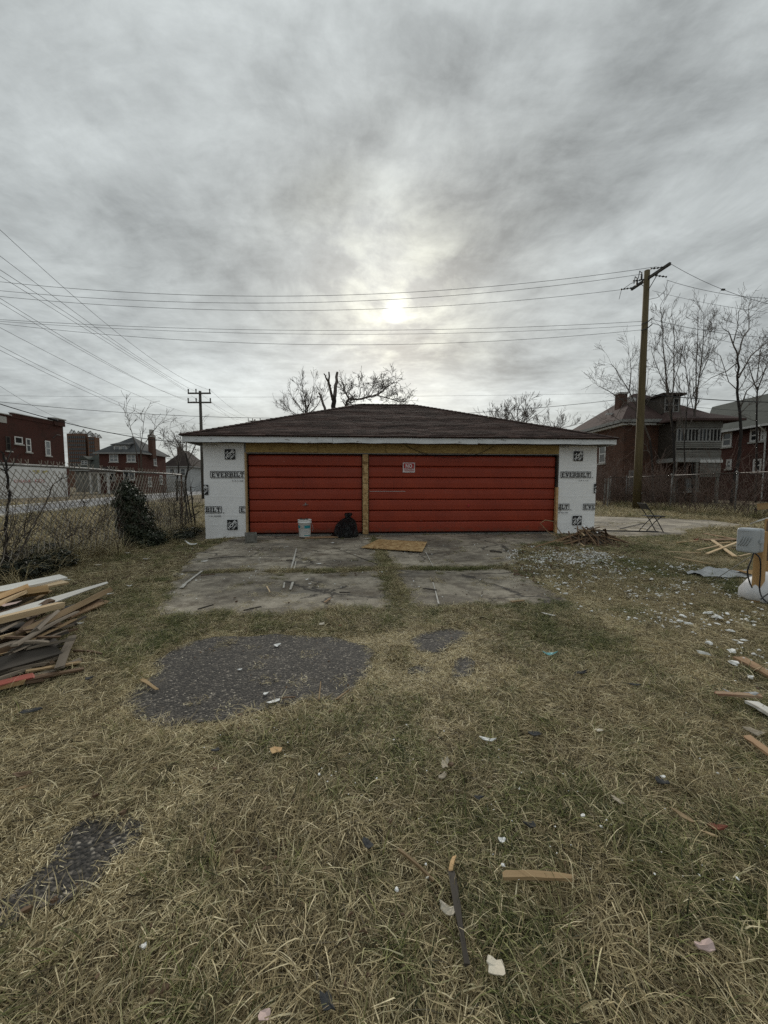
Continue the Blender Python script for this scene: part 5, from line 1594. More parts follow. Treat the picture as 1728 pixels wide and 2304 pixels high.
# porch
PX0, PX1 = xE(1478, 28.6), xE(1582, 28.6)
mb = MB(); mb.box((PX0, -1.9, 3.05), (PX1, -.003, 3.35)); pE = mb.build('porch', 'trim_grey', hE)
zq = 3.36
nb = 0
for z in np.arange(3.36, 4.5, .14):
    mb = MB(); mb.add([(PX0 + .02, -1.88, z), (PX1 - .02, -1.88, z), (PX1 - .02, -1.85, z + .138), (PX0 + .02, -1.85, z + .138), (PX0 + .02, -1.83, z), (PX1 - .02, -1.83, z), (PX1 - .02, -1.83, z + .138), (PX0 + .02, -1.83, z + .138)], [(0, 1, 2, 3), (5, 4, 7, 6), (0, 3, 7, 4), (1, 5, 6, 2), (0, 4, 5, 1), (3, 2, 6, 7)])
    if 3.75 < z < 4.3 and nb % 3 == 1: pass
    else: mb.build('siding_board', 'siding', pE)
    nb += 1
for z in np.arange(5.55, 5.98, .14):
    mb = MB(); mb.box((PX0 + .02, -1.88, z), (PX1 - .02, -1.84, z + .132)); mb.build('siding_board', 'siding', pE)
for z in np.arange(1.95, 3.0, .14):
    mb = MB(); mb.box((PX0 + 1.9, -1.88, z), (PX1 - .02, -1.84, z + .132)); mb.build('siding_board', 'siding', pE)
mb = MB(); mb.box((PX0 + .05, -1.78, 3.36), (PX1 - .05, -.004, 5.96)); mb.build('porch_room', 'wood_dark', pE)
for i, a in enumerate(np.linspace(PX0 + .08, PX1 - .95, 4)):
    f_ = win(hE, a, 4.52, .82, .98, ('y', -1.8), frame='trim_grey', pane='black_hole' if i % 2 else 'glass', bars=(0, 2), proud=.09, fw=.07, sill=False)
for a in (PX0 + .05, (PX0 + PX1) / 2 - .1, PX1 - .23):
    mb = MB(); mb.box((a, -1.86, 0), (a + .18, -1.7, 3.045)); mb.build('porch_column', 'siding', pE)
mb = MB(); mb.box((PX1 - 1.6, -1.96, 3.0), (PX1 + .05, -1.89, 3.22)); mb.build('torn_trim', 'trim_white', pE)
mb = MB(); mb.add([(PX0 - .4, -2.4, 6.0), (PX1 + 1.2, -2.4, 6.0), (PX1 + 1.2, -.003, 6.05), (PX0 - .4, -.003, 6.05), (PX0 + .8, .8, 7.3), (PX1 - .4, .8, 7.3), (PX0 - .4, -2.4, 6.15), (PX1 + 1.2, -2.4, 6.15)], [(6, 7, 5, 4), (1, 2, 5, 7), (3, 0, 6, 4), (0, 1, 7, 6), (3, 2, 1, 0)]); mb.build('porch_roof', 'roof_red', pE)
mb = MB(); mb.box((xE(1482), .1, 6.9), (xE(1522), 2.6, 8.3)); dm = mb.build('dormer', 'wood_dark', hE)
mb = MB(); mb.box((xE(1476), -.25, 8.302), (xE(1528), 2.9, 8.46)); mb.build('dormer_roof', 'roof_dark', dm)
win(hE, xE(1486), 7.0, .6, 1.15, ('y', .095), frame='trim_grey', pane='black_hole', fw=.1, sill=False)
win(hE, xE(1505), 7.0, .5, 1.15, ('y', .095), frame='trim_grey', pane='black_hole', fw=.1, sill=False)
win(hE, xE(1412), .8, 1.0, 1.7, ('y', 0), frame='trim_grey', pane='glass', fw=.1); win(hE, xE(1584), 3.9, .42, 1.4, ('y', 0), frame='trim_grey', fw=.07)
win(hE, PX0 + 2.3, .9, 1.1, 1.0, ('y', -.01), frame='trim_grey', pane='glass_pale', bars=(0, 2), fw=.09)

# right brick house with green grey roof
XF = 31.4
hF = thing('brick_house', 'brick house with grey green roof and white windows at the right edge', 'house', cf(XF, 22), -YAW)
LF = 15.2
mb = MB(); mb.box((0, 0, 0), (9, LF, 6.3)); mb.build('wall', 'brick_house', hF)
mb = MB(); o5 = .55
mb.add([(-o5, -o5, 6.35), (9 + o5, -o5, 6.35), (9 + o5, LF + o5, 6.35), (-o5, LF + o5, 6.35), (4.5, -o5, 9.9), (4.5, LF + o5 + 5, 9.9), (-o5, -o5, 6.2), (9 + o5, -o5, 6.2), (9 + o5, LF + o5, 6.2), (-o5, LF + o5, 6.2)],
       [(3, 0, 4, 5), (1, 2, 5, 4), (2, 3, 5), (0, 1, 4), (6, 7, 1, 0), (8, 9, 3, 2), (9, 6, 0, 3), (7, 8, 2, 1), (9, 8, 7, 6)])
rF = mb.build('roof', 'roof_green', hF)
mb = MB(); mb.box((-o5 - .1, -o5, 6.15), (-o5 - .005, LF + o5, 6.33)); mb.build('gutter', 'trim_white', rF)
yF = lambda px: XF * 865 / (px - 864) - 22
zF_ = lambda px, py: (1093 - py) / 865 * (XF * 865 / (px - 864)) + 1.3
for (a, b_, t, u) in ((1599, 1609, 977, 1007), (1618, 1639, 974, 1006), (1679, 1699, 967, 995), (1703, 1713, 965, 993), (1690, 1709, 1033, 1062), (1596, 1608, 1034, 1052), (1630, 1642, 1034, 1055)):
    m_ = (a + b_) / 2
    win(hF, yF(b_), zF_(m_, u), yF(a) - yF(b_), zF_(m_, t) - zF_(m_, u), ('x-', 0), 'trim_white', 'glass', (1, 0), fw=.15, proud=.05)
mb = MB(); mb.tube([(-o5 - .15, yF(1716), 6.2), (-.1, yF(1716), 5.7), (-.1, yF(1716), .2)], .06, 6); mb.build('downpipe', 'trim_white', rF)

# ------------------------------------------------------------------ trees
def spray(mb, p, d, L, r_, lvl, rnd, up, spread, rmin, nk=(3, 5), nseg=3, gnarl=.22):
    """a limb that wanders and forks into finer ones"""
    pts = [p]; dd = d.normalized(); q_ = p
    for i in range(nseg):
        dd = (dd + Vector((rnd.gauss(0, gnarl), rnd.gauss(0, gnarl), rnd.gauss(0, gnarl) + up * .18))).normalized()
        q_ = q_ + dd * (L / nseg); pts.append(q_)
    r1 = max(r_ * .55, rmin)
    mb.tube(pts, [r_ + (r1 - r_) * i / nseg for i in range(nseg + 1)], 5 if r_ > .03 else 3, 0, False)
    if lvl <= 0: return
    for k in range(rnd.randint(*nk)):
        t = rnd.uniform(.3, 1.0); i = min(int(t * nseg), nseg - 1); b_ = pts[i].lerp(pts[i + 1], t * nseg - i)
        base = (pts[i + 1] - pts[i]).normalized()
        side = Vector((rnd.gauss(0, 1), rnd.gauss(0, 1), rnd.gauss(0, 1))); side = (side - base * side.dot(base)).normalized()
        nd = (base * math.cos(spread) + side * math.sin(spread) * rnd.uniform(.7, 1.2) + Vector((0, 0, up * .25))).normalized()
        spray(mb, b_, nd, L * rnd.uniform(.5, .78), max(r_ * .5, rmin), lvl - 1, rnd, up, spread, rmin, nk, nseg, gnarl)

def tree(label, Y, limbs, cat='tree', name='bare_tree', seed=0, lvl=3, twl=1.2, up=.4, spread=.75, rmin=.012, every=.5, bark='bark_dark', twigm='twig', group=None, trunk_n=1, nk=(2, 4), gnarl=.22, clusters=()):
    """limbs traced at their true depth as tapered trunks, with forking twigs grown all along them"""
    rnd = random.Random(seed)
    base = limbs[0][0][0]; b0 = PY(base[0], base[1], Y); b0.z = 0
    t_ = thing(name, label, cat, b0, 0, group)
    mt, mc = MB(), MB()
    for li, (pts, r0, r1, dens) in enumerate(limbs):
        jy = 0 if li < trunk_n else rnd.uniform(-.06, .06) * Y
        P_ = []
        for i, p in enumerate(pts):
            f_ = i / max(len(pts) - 1, 1)
            P_.append(PY(p[0], p[1], Y + jy * f_) - b0)
        fine_ = []
        for i in range(len(P_) - 1):
            for q_ in range(3): fine_.append(P_[i].lerp(P_[i + 1], q_ / 3) + Vector((rnd.gauss(0, r0 * .25), rnd.gauss(0, r0 * .25), 0)))
        fine_.append(P_[-1]); n = len(fine_)
        if li < trunk_n and (fine_[0] - Vector((0, 0, 0))).length > .3:
            fine_ = [Vector((fine_[0].x, fine_[0].y, -.15))] + fine_; n += 1
        rad = [r0 + (r1 - r0) * i / (n - 1) for i in range(n)]
        (mt if li < trunk_n else mc).tube(fine_, rad, 7 if r0 > .06 else 5)
        if dens <= 0: continue
        tot = sum((fine_[i + 1] - fine_[i]).length for i in range(n - 1)); cnt = int(tot / every * dens)
        for k in range(cnt):
            t = rnd.uniform(.15 if li >= trunk_n else .45, 1.0); i = min(int(t * (n - 1)), n - 2)
            b_ = fine_[i].lerp(fine_[i + 1], t * (n - 1) - i); ax = (fine_[i + 1] - fine_[i]).normalized()
            side = Vector((rnd.gauss(0, 1), rnd.gauss(0, 1), rnd.gauss(0, .5))); side = (side - ax * side.dot(ax)).normalized()
            nd = ax * .55 + side * .8 + Vector((0, 0, up * .5))
            spray(mc, b_, nd, twl * rnd.uniform(.6, 1.15), max(rad[i] * .42, rmin * 1.3), lvl - 1, rnd, up, spread, rmin, nk, 3, gnarl)
        ax = (fine_[-1] - fine_[-2]).normalized()
        if dens > .3: spray(mc, fine_[-1], ax, twl, max(r1 * .9, rmin), lvl - 1, rnd, up, spread, rmin, nk, 3, gnarl)
    mt.build('trunk', bark, t_, True)
    if mc.v: tag(mc.build('crown', twigm, t_), None, kind='stuff')
    return t_

# lopped tree right behind the garage roof
tree('lopped tree with bare stumps and one crooked limb behind the garage roof', 26., [
    ([(749, 1000), (749, 925), (751, 892)], .17, .15, 0),
    ([(751, 900), (755, 868), (759, 838)], .14, .085, 0), ([(748, 898), (742, 867), (740, 837)], .10, .045, 0), ([(743, 868), (736, 854), (729, 841)], .07, .035, 0),
    ([(736, 960), (730, 918), (722, 894), (717, 884)], .10, .06, 0), ([(722, 894), (714, 892)], .05, .03, 0),
    ([(778, 960), (777, 918), (781, 903), (785, 898), (806, 899), (826, 894), (848, 889), (856, 884)], .095, .04, .9),
    ([(785, 898), (779, 886), (773, 876), (772, 862)], .06, .03, 1.2),
    ([(849, 889), (862, 878), (874, 868), (886, 861)], .04, .02, 1.4), ([(850, 890), (872, 896), (895, 903), (918, 905)], .04, .015, 1.5), ([(826, 894), (838, 872), (848, 858)], .035, .015, 1.2), ([(806, 899), (812, 880), (808, 862)], .03, .015, 1.0)],
    seed=3, lvl=3, twl=.68, up=.35, spread=.8, rmin=.009, every=.13, trunk_n=1, nk=(2, 4), gnarl=.3)
tree('twiggy bare tree left of the lopped tree behind the roof', 31., [
    ([(690, 1000), (690, 945), (688, 915)], .10, .05, .6), ([(690, 940), (672, 912), (655, 890)], .045, .02, 1.2), ([(690, 930), (700, 895), (706, 868)], .045, .02, 1.2), ([(688, 915), (684, 890), (680, 868)], .04, .02, 1.2), ([(690, 945), (662, 930), (645, 916)], .04, .015, 1.2), ([(690, 935), (712, 915), (728, 890)], .04, .015, 1.0)],
    seed=8, lvl=3, twl=.92, up=.55, spread=.55, rmin=.009, every=.3)
# trees beyond the right slope of the roof
for i, (x, y0, y1, lb) in enumerate(((1170, 965, 918, 'leafless round topped tree beyond the right slope of the garage roof'), (1135, 965, 930, 'smaller leafless tree left of the round topped one beyond the roof'), (1245, 975, 948, 'far wispy tree in the gap between roof and abandoned house'))):
    tree(lb, 70. + 5 * i, [([(x, y0 + 60), (x, y0), (x + 2, (y0 + y1) / 2 + 12)], .22, .1, .6)] + [([(x, y0 - 4), (x + dx_, (y0 + y1) / 2), (x + dx_ * 1.9, y1 + abs(dx_) * .35)], .09, .03, 1.3) for dx_ in (-24, -13, -4, 6, 15, 25)],
         seed=20 + i, lvl=3, twl=1.8, up=.6, spread=.5, rmin=.022, every=.9)
# wide tree left of the utility pole, in front of the abandoned house
tree('spreading bare tree whose crown hangs over the abandoned house left of the pole', 27., [
    ([(1470, 1120), (1468, 1040), (1462, 985)], .09, .055, .3), ([(1462, 990), (1440, 930), (1415, 880), (1398, 850)], .06, .02, 1.2), ([(1440, 930), (1405, 905), (1370, 880), (1345, 868)], .045, .015, 1.3), ([(1415, 882), (1420, 840), (1418, 808)], .04, .015, 1.2),
    ([(1398, 855), (1385, 830), (1375, 818)], .03, .012, 1.2), ([(1440, 935), (1452, 890), (1458, 850)], .04, .015, 1.1), ([(1405, 905), (1385, 940), (1372, 970)], .03, .012, .8), ([(1435, 960), (1400, 950), (1378, 935)], .03, .012, .9)],
    seed=31, lvl=3, twl=1.25, up=.35, spread=.7, rmin=.007, every=.5, twigm='twig')
# upright cluster right of the pole
UG = 'bare upright trees right of the utility pole'
tree('tall slim bare tree just right of the utility pole', 25., [
    ([(1525, 1120), (1518, 1040), (1512, 960), (1508, 905)], .10, .05, .4), ([(1512, 960), (1502, 880), (1494, 800), (1488, 720), (1486, 692)], .06, .014, 1.0), ([(1510, 920), (1516, 860), (1517, 790), (1514, 720)], .055, .014, 1.0), ([(1504, 880), (1480, 830), (1466, 790)], .03, .012, 1.1), ([(1516, 860), (1530, 815), (1536, 780)], .03, .012, 1.1), ([(1517, 800), (1500, 775), (1496, 765)], .02, .01, 1.)],
    seed=41, lvl=3, twl=1.0, up=.75, spread=.5, rmin=.007, every=.42, group=UG)
tree('second slim bare tree right of the pole with twin leaders', 27., [
    ([(1560, 1120), (1556, 1040), (1560, 960), (1566, 900)], .085, .045, .4), ([(1560, 960), (1574, 850), (1582, 770), (1584, 705)], .055, .014, 1.0), ([(1566, 900), (1566, 830), (1570, 760), (1570, 715)], .045, .013, 1.0), ([(1574, 850), (1592, 810), (1602, 770)], .03, .012, 1.0), ([(1562, 930), (1545, 850), (1540, 800)], .03, .012, 1.1)],
    seed=42, lvl=3, twl=1.0, up=.75, spread=.5, rmin=.007, every=.42, group=UG)
tree('thin sapling between the two slim bare trees', 24., [([(1542, 1120), (1540, 1000), (1548, 900), (1552, 830)], .05, .012, .9), ([(1541, 990), (1530, 920), (1528, 860)], .03, .01, .9)], seed=43, lvl=2, twl=1.0, up=.7, spread=.5, rmin=.01, every=.5, group=UG)
tree('crooked bare tree before the right brick house', 23., [
    ([(1648, 1120), (1660, 1040), (1668, 980), (1660, 900), (1661, 845), (1660, 795)], .105, .05, .3), ([(1660, 800), (1648, 770), (1640, 748), (1625, 738)], .05, .014, 1.2), ([(1660, 800), (1672, 760), (1686, 740), (1684, 700)], .05, .014, 1.2), ([(1650, 772), (1660, 735), (1662, 700)], .03, .012, 1.2), ([(1661, 850), (1690, 800), (1720, 775), (1740, 760)], .05, .02, 1.2), ([(1660, 815), (1635, 835), (1600, 850), (1585, 862)], .035, .012, 1.3), ([(1661, 880), (1640, 860), (1620, 800), (1605, 790)], .03, .012, 1.2), ([(1662, 930), (1680, 880), (1710, 850), (1730, 820)], .04, .014, 1.2)],
    seed=51, lvl=3, twl=.95, up=.45, spread=.7, rmin=.007, every=.42)
tree('pale bare tree rising above the green grey roof at the right edge', 28., [
    ([(1700, 1120), (1702, 1000), (1703, 910), (1704, 870)], .08, .045, .3), ([(1704, 880), (1690, 840), (1680, 800)], .045, .012, 1.2), ([(1704, 880), (1722, 830), (1740, 790)], .05, .012, 1.2), ([(1703, 860), (1708, 810), (1715, 770)], .04, .012, 1.2), ([(1703, 900), (1735, 870), (1760, 850)], .04, .012, 1.0)],
    seed=52, lvl=3, twl=1.1, up=.4, spread=.7, rmin=.0075, every=.42)
# scrub behind the right fence
SG = 'tangled leafless bushes behind the right fence'
def shrub(label, base, h_, n, seed, spreadx=.5, matn='twig_red', group=SG, lvl=2, r_=.014, name='leafless_bush', cat='bush', up=.5):
    rnd = random.Random(seed); mb = MB()
    for i in range(n):
        a = rnd.uniform(0, 6.28); d = Vector((math.cos(a) * spreadx, math.sin(a) * spreadx, 1)).normalized()
        spray(mb, Vector((rnd.gauss(0, .12), rnd.gauss(0, .12), -.05)), d, h_ * rnd.uniform(.5, .9), r_, lvl, rnd, up, .6, r_ * .45, (2, 4), 3, .25)
    o = mb.build(name, matn); o.location = base
    return tag(o, label, cat, group)
rs = random.Random(5)
def along(t):
    s = t * acc
    for s0, a, b_ in reversed(segs_):
        if s >= s0: return a + (b_ - a) * ((s - s0) / (b_ - a).length)
for i in range(24):
    p = along(rs.random()) + Vector((rs.uniform(.0, .6), rs.uniform(.5, 6.5), 0))
    hb_ = rs.uniform(1.0, 2.7)
    shrub(('tall sparse leafless bush' if hb_ > 2.1 else 'middling leafless bush' if hb_ > 1.5 else 'low tangled leafless bush') + ' in the thicket behind the right fence, ' + ('towards the utility pole' if p.x < 16.6 else 'before the rotting porch' if p.x < 17.6 else 'towards the right frame edge'), p, hb_, rs.randint(6, 10), 100 + i, .8, r_=.012)
for i in range(6):
    p = Vector((rs.uniform(9.5, 15.5), rs.uniform(20, 27), 0))
    shrub('brown leafless bush in the thicket beyond the worn pad', p, rs.uniform(1.6, 3.2), 9, 150 + i, .7, group='leafless bushes between garage and utility pole')
for i, (px_q, lean) in enumerate(((1530, .6), (1545, -.7), (1580, .5), (1485, .9))):
    p = G(px_q, 1150)
    shrub('dark crooked stems hanging on the right fence', p + Vector((0, -.15, 0)), 1.3, 3, 180 + i, .9, 'bark_dark', 'dark stems on the right fence', 1, .02)
for i in range(11):
    y_ = 5.3 + i * .58 + random.uniform(-.2, .2)
    shrub('thin dead bramble in the left fence ' + ('before the ivy mound, nearest the board pile' if y_ < 6.3 else 'between the rusty post and the ivy mound' if y_ < 8.2 else 'beside the ivy mound' if y_ < 9.6 else 'between the ivy mound and the blackened stalks'), Vector((FX + random.uniform(-.1, .15), y_, 0)), random.uniform(.9, 1.5), 7, 260 + i, .75, 'vine', 'dead brambles along the left fence', 2, .006, 'bramble', 'bramble', .5)
# bare trees at the left, in front of the far houses
tree('dark bare tree at the left corner of the garage roof', 30., [
    ([(416, 1120), (418, 1080), (424, 1045), (418, 1020)], .09, .05, .3), ([(420, 1035), (408, 1010), (396, 990), (390, 975)], .05, .015, 1.1), ([(422, 1040), (436, 1010), (446, 985), (450, 970)], .05, .015, 1.1), ([(418, 1020), (420, 995), (416, 972)], .045, .015, 1.1), ([(408, 1012), (385, 1000), (375, 990)], .03, .012, 1.1), ([(424, 1060), (444, 1040), (462, 1030)], .04, .015, 1.0)],
    seed=61, lvl=3, twl=1.0, up=.35, spread=.7, rmin=.0075, every=.42)
tree('thin bare tree beside the dark one near the pale house', 34., [
    ([(398, 1110), (400, 1070), (402, 1040)], .10, .05, .4), ([(402, 1050), (388, 1020), (380, 1000)], .04, .014, 1.1), ([(402, 1045), (412, 1015), (410, 990)], .04, .014, 1.1)], seed=62, lvl=3, twl=1.1, up=.4, spread=.7, rmin=.012, every=.5)
SPG = 'thin saplings growing through the left fence'
for i, (pts, lb) in enumerate((([(310, 1130), (312, 1040), (300, 985), (290, 950), (284, 920)], 'tallest thin sapling before the brick house with dormer'), ([(318, 1120), (316, 1010), (322, 960), (326, 930)], 'thin straight sapling in the middle of the three'), ([(322, 1120), (318, 1015), (340, 975), (366, 945)], 'thin sapling leaning right over the brick house chimney'))):
    tree(lb, 12.5 + i * .4, [(pts, .015, .005, .45)], seed=70 + i, lvl=2, twl=.45, up=.5, spread=.8, rmin=.005, every=.3, group=SPG, name='sapling', cat='sapling', bark='vine', twigm='vine')
for i, (x, lb) in enumerate(((300, 'low brown bramble on the garage side of the ivy mound'), (345, 'low brown bramble between the ivy mound and the blackened stalks'), (385, 'low brown bramble beside the blackened stalks'))):
    p = G(x, 1205 - i * 4); p.x -= .1
    shrub(lb, p, .9, 8, 200 + i, 1.0, 'vine', 'brambles along the left fence', 2, .007)

# ------------------------------------------------------------------ poles and wires
def at(px, py, D): return PD(px, py, D)
DP = 20.6
pb = at(1432, 1145, DP); pole_xy = Vector((pb.x, pb.y, 0))
ptop = at(1457, 609, DP).z
pl = thing('utility_pole', 'tall brown wooden utility pole with slanting crossarm at the right', 'utility pole', pole_xy)
mb = MB(); mb.tube([(0, 0, -.3), (0, 0, 3), (0, 0, 7), (0, 0, ptop)], [.20, .188, .165, .132], 14); mb.build('shaft', 'pole_wood', pl, True)
za = at(1457, 628, DP).z
ex = at(1508, 592, DP); 
def on_level(px, py, z): d = ray(px, py); t = (z - H) / d.z; return Vector((0, 0, H)) + d * t
A0, A1 = on_level(1508, 593, za), on_level(1421, 651, za)
dA = (A1 - A0).normalized()
mid_ = pole_xy + Vector((0, 0, za)); off = Vector((-dA.y, dA.x, 0)) * .19
if off.y > 0: off = -off
def locp(v): return Vector(v) - pole_xy
def beambetween(a, b_, w_, h_, name, matn, par):
    a, b_ = Vector(a), Vector(b_); d = b_ - a; L = d.length; d.normalize()
    s = d.cross(Vector((0, 0, 1))).normalized(); u = s.cross(d)
    mb = MB(); mb.mbox(Matrix.Translation((a + b_) / 2) @ Matrix((d, s, u)).transposed().to_4x4(), L, w_, h_); return mb.build(name, matn, par)
beambetween(locp(A0), locp(A1), .10, .13, 'crossarm', 'old_pole', pl)
cen = (A0 + A1) / 2
for (p_) in (.25, .75):
    q_ = A0.lerp(A1, p_); beambetween(locp(q_), Vector((0, -.14, za - .62)), .03, .02, 'brace', 'iron', pl)
def insul(par, base, d, L=.5):
    d = Vector(d).normalized(); mb = MB(); pts, rad = [], []
    for i in range(13):
        pts.append(Vector(base) + d * L * i / 12); rad.append(.018 if i % 3 else .05)
    mb.tube(pts, rad, 8); mb.build('insulator', 'iron', par, True)
t1, t2, t3 = at(1478, 600, DP - 1), at(1443, 616, DP), at(1416, 648, DP + 1.2)
cx_ = Vector((math.cos(YAW), -math.sin(YAW), 0))
insul(pl, locp(A0.lerp(A1, .12)), -cx_ + Vector((0, 0, -.12)), .7); insul(pl, locp(A0.lerp(A1, .58)), -cx_ + Vector((0, 0, -.12)), .7); insul(pl, locp(A0.lerp(A1, .93)), -cx_ + Vector((0, 0, -.12)), .7)
insul(pl, locp(A0.lerp(A1, .42)), cx_ + Vector((0, 0, -.12)), .7)
for (px_q, py_q) in ((1430, 640), (1440, 628)):
    q_ = locp(on_level(px_q, py_q, za)); mb = MB(); mb.lathe([(0, 0), (.05, 0), (.05, .25), (.03, .3), (.03, .38), (0, .38)], 8, (q_.x, q_.y - .1, q_.z - .1)); mb.tube([(q_.x, q_.y - .1, q_.z + .25), (q_.x - .15, q_.y - .15, q_.z + .32), (q_.x - .2, q_.y - .15, q_.z - .05)], .02, 5); mb.build('fuse_cutout', 'iron', pl)
for (zz0, zz1) in ((728, 715), (742, 728)):
    z0 = at(1450, zz0, DP).z; mb = MB(); mb.tube([(-.32, -.2, z0 - .12), (0, -.2, z0), (.25, -.2, z0 + .2)], .028, 6); mb.build('bracket', 'iron', pl)
mb = MB(); zt = at(1446, 746, DP).z; mb.tube([(-.19, -.1, zt), (-.32, -.12, zt - 2.2), (-.36, -.12, zt - 4.4), (-.19, -.12, zt - 4.6)], .012, 4); mb.build('drop_wire', 'cable', pl)
mb = MB(); q0 = locp(at(1430, 634, DP)); mb.tube([q0, q0 + Vector((-.25, 0, -.1)), q0 + Vector((-.75, 0, -.45)), q0 + Vector((-.85, 0, -.9))], .012, 4); mb.build('jumper', 'cable', pl)
mb = MB(); q0 = locp(at(1502, 632, DP)); mb.tube([q0, q0 + Vector((-.1, 0, -.5)), q0 + Vector((-.5, 0, -.85)), q0 + Vector((-.95, 0, -.95))], .012, 4); mb.build('jumper', 'cable', pl)

def distant_pole(label, px, py_top, D, arms, wpx, zb=-.3, matn='old_pole', r_=.15):
    t = at(px, py_top, D); xy = Vector((t.x, t.y, 0)); o = thing('utility_pole', label, 'utility pole', xy)
    mb = MB(); mb.tube([(0, 0, zb), (0, 0, t.z * .5), (0, 0, t.z)], [r_ * 1.25, r_ * 1.1, r_ * .9], 8); mb.build('shaft', matn, o, True)
    for (py_q, half) in arms:
        z = at(px, py_q, D).z; hw_ = half / 865 * D
        mb = MB(); mb.mbox(Matrix.Translation((0, -.2, z)) @ Matrix.Rotation(-YAW, 4, 'Z'), hw_ * 2, .12, .14); a_ = mb.build('crossarm', matn, o)
        for f_ in (-.95, -.28, .92):
            mb = MB(); mb.tube([(f_ * hw_, -.2 - f_ * hw_ * math.sin(YAW), z + .06), (f_ * hw_, -.2 - f_ * hw_ * math.sin(YAW), z + .42)], [.05, .07], 6); mb.build('insulator', 'iron', a_)
    return o, t
distant_pole('distant utility pole with two crossarms left of the garage roof', 450, 880, 39., ((886, 25), (906.5, 26)), 50)
distant_pole('farthest utility pole, only its top peeping over the left roof slope', 573, 944, 62., ((948, 14),), 30)

def wire(label, a, b_, sag, r_, group=None, n=28, matn='powerwire', name='power_line', cat='power line'):
    a, b_ = Vector(a), Vector(b_)
    pts = []
    for i in range(n + 1):
        t = i / n; p = a.lerp(b_, t); p.z -= sag * 4 * t * (1 - t); pts.append(p)
    mb = MB(); mb.tube(pts, r_, 4, 0, False)
    return tag(mb.build(name, matn), label, cat, group)
def wirepx(label, a, m_, b_, r_, group=None, ext=.35):
    """wire through three known points (a and b ends, m the middle of the sag), carried on past the first"""
    A_, M_, B_ = at(*a), at(*m_), at(*b_)
    # parabola parameter of the middle point, measured along the run
    L = Vector((B_.x - A_.x, B_.y - A_.y)); t = Vector((M_.x - A_.x, M_.y - A_.y)).dot(L) / L.dot(L)
    k = ((A_.z + (B_.z - A_.z) * t) - M_.z) / (4 * t * (1 - t)) if 0.02 < t < .98 else 0
    pts = []
    n = 34
    for i in range(n + 1):
        s = -ext + (1 + ext) * i / n
        p = A_.lerp(B_, s); p.z = A_.z + (B_.z - A_.z) * s - k * 4 * s * (1 - s); pts.append(p)
    mb = MB(); mb.tube(pts, r_, 4, 0, False)
    return tag(mb.build('power_line', 'powerwire'), label, 'power line', group)
G1 = 'three upper wires from the utility pole across the sky'
wirepx('topmost of the three upper wires crossing below the sun from the pole', (0, 634, 20), (600, 670, 20), (1478, 600, 19.6), .010, G1, .2)
wirepx('middle of the three upper wires crossing the sky from the pole', (0, 654, 20.5), (600, 681, 20.5), (1443, 617, 20.6), .010, G1, .2)
wirepx('lowest of the three upper wires crossing the sky, ending at the fuse cutouts', (0, 667, 21.2), (600, 695.5, 21.2), (1412, 650, 21.6), .010, G1, .2)
G2 = 'three lower wires from the utility pole across the sky'
wirepx('topmost of the three lower wires level with the pole bracket', (0, 719, 20.2), (600, 741, 20.2), (1446, 723, 20.4), .009, G2, .2)
wirepx('middle of the three lower wires level with the pole bracket', (0, 723, 20.4), (600, 750.5, 20.4), (1446, 732, 20.4), .008, G2, .2)
wirepx('lowest of the three lower wires crossing from the pole', (0, 728, 20.7), (600, 774.5, 20.7), (1446, 742, 20.5), .009, G2, .2)
# fan of wires to the distant pole
G3 = 'wires fanning from the upper left to the distant pole'
DD = 39.
fan = [((0, 517, 14.6), (165, 666, 19), (470, 877, DD), .011, 'steepest wire of the fan running down to the distant pole'),
       ((0, 576, 14.4), (165, 700, 19), (438, 880, DD), .010, 'second wire of the fan running down to the distant pole'),
       ((0, 607, 14.2), (165, 714, 19), (424, 881, DD), .010, 'third wire of the fan, close above the fourth'),
       ((0, 621, 14.0), (165, 720, 19), (423, 883, DD), .009, 'fourth wire of the fan, just under the third'),
       ((0, 671, 14.4), (165, 772, 19), (425, 903, DD), .009, 'fifth wire of the fan ending at the lower crossarm'),
       ((0, 681, 14.2), (165, 778, 19), (440, 904, DD), .008, 'sixth wire of the fan just under the fifth'),
       ((0, 737, 14.2), (165, 822, 19), (420, 928, DD), .008, 'seventh wire of the fan, passing below the crossarms'),
       ((0, 778, 14.2), (165, 860, 20), (420, 948, 45), .008, 'eighth wire of the fan, second from the bottom'),
       ((0, 788, 14.2), (165, 868, 20), (420, 952, 45), .008, 'lowest wire of the fan')]
for a, m_, b_, r_, lb in fan:
    A_, B_ = at(*a), at(*b_)
    # keep the run straight in plan, find the sag that meets the middle point
    d = ray(m_[0], m_[1]); ex_, ey_ = B_.x - A_.x, B_.y - A_.y
    # intersect viewing ray with the vertical plane of the run
    den_ = d.x * ey_ - d.y * ex_; tt = (A_.x * ey_ - A_.y * ex_) / den_
    M_ = Vector((0, 0, H)) + d * tt
    t = ((M_.x - A_.x) * ex_ + (M_.y - A_.y) * ey_) / (ex_ * ex_ + ey_ * ey_)
    k = ((A_.z + (B_.z - A_.z) * t) - M_.z) / (4 * t * (1 - t)) if .03 < t < .97 else .2
    k = max(min(k, 1.2), 0)
    pts = []
    for i in range(31):
        s = -.25 + 1.25 * i / 30; p = A_.lerp(B_, s); p.z = A_.z + (B_.z - A_.z) * s - k * 4 * s * (1 - s); pts.append(p)
    mb = MB(); mb.tube(pts, r_, 4, 0, False); tag(mb.build('power_line', 'powerwire'), lb, 'power line', G3)
G4 = 'wires between the two distant poles'
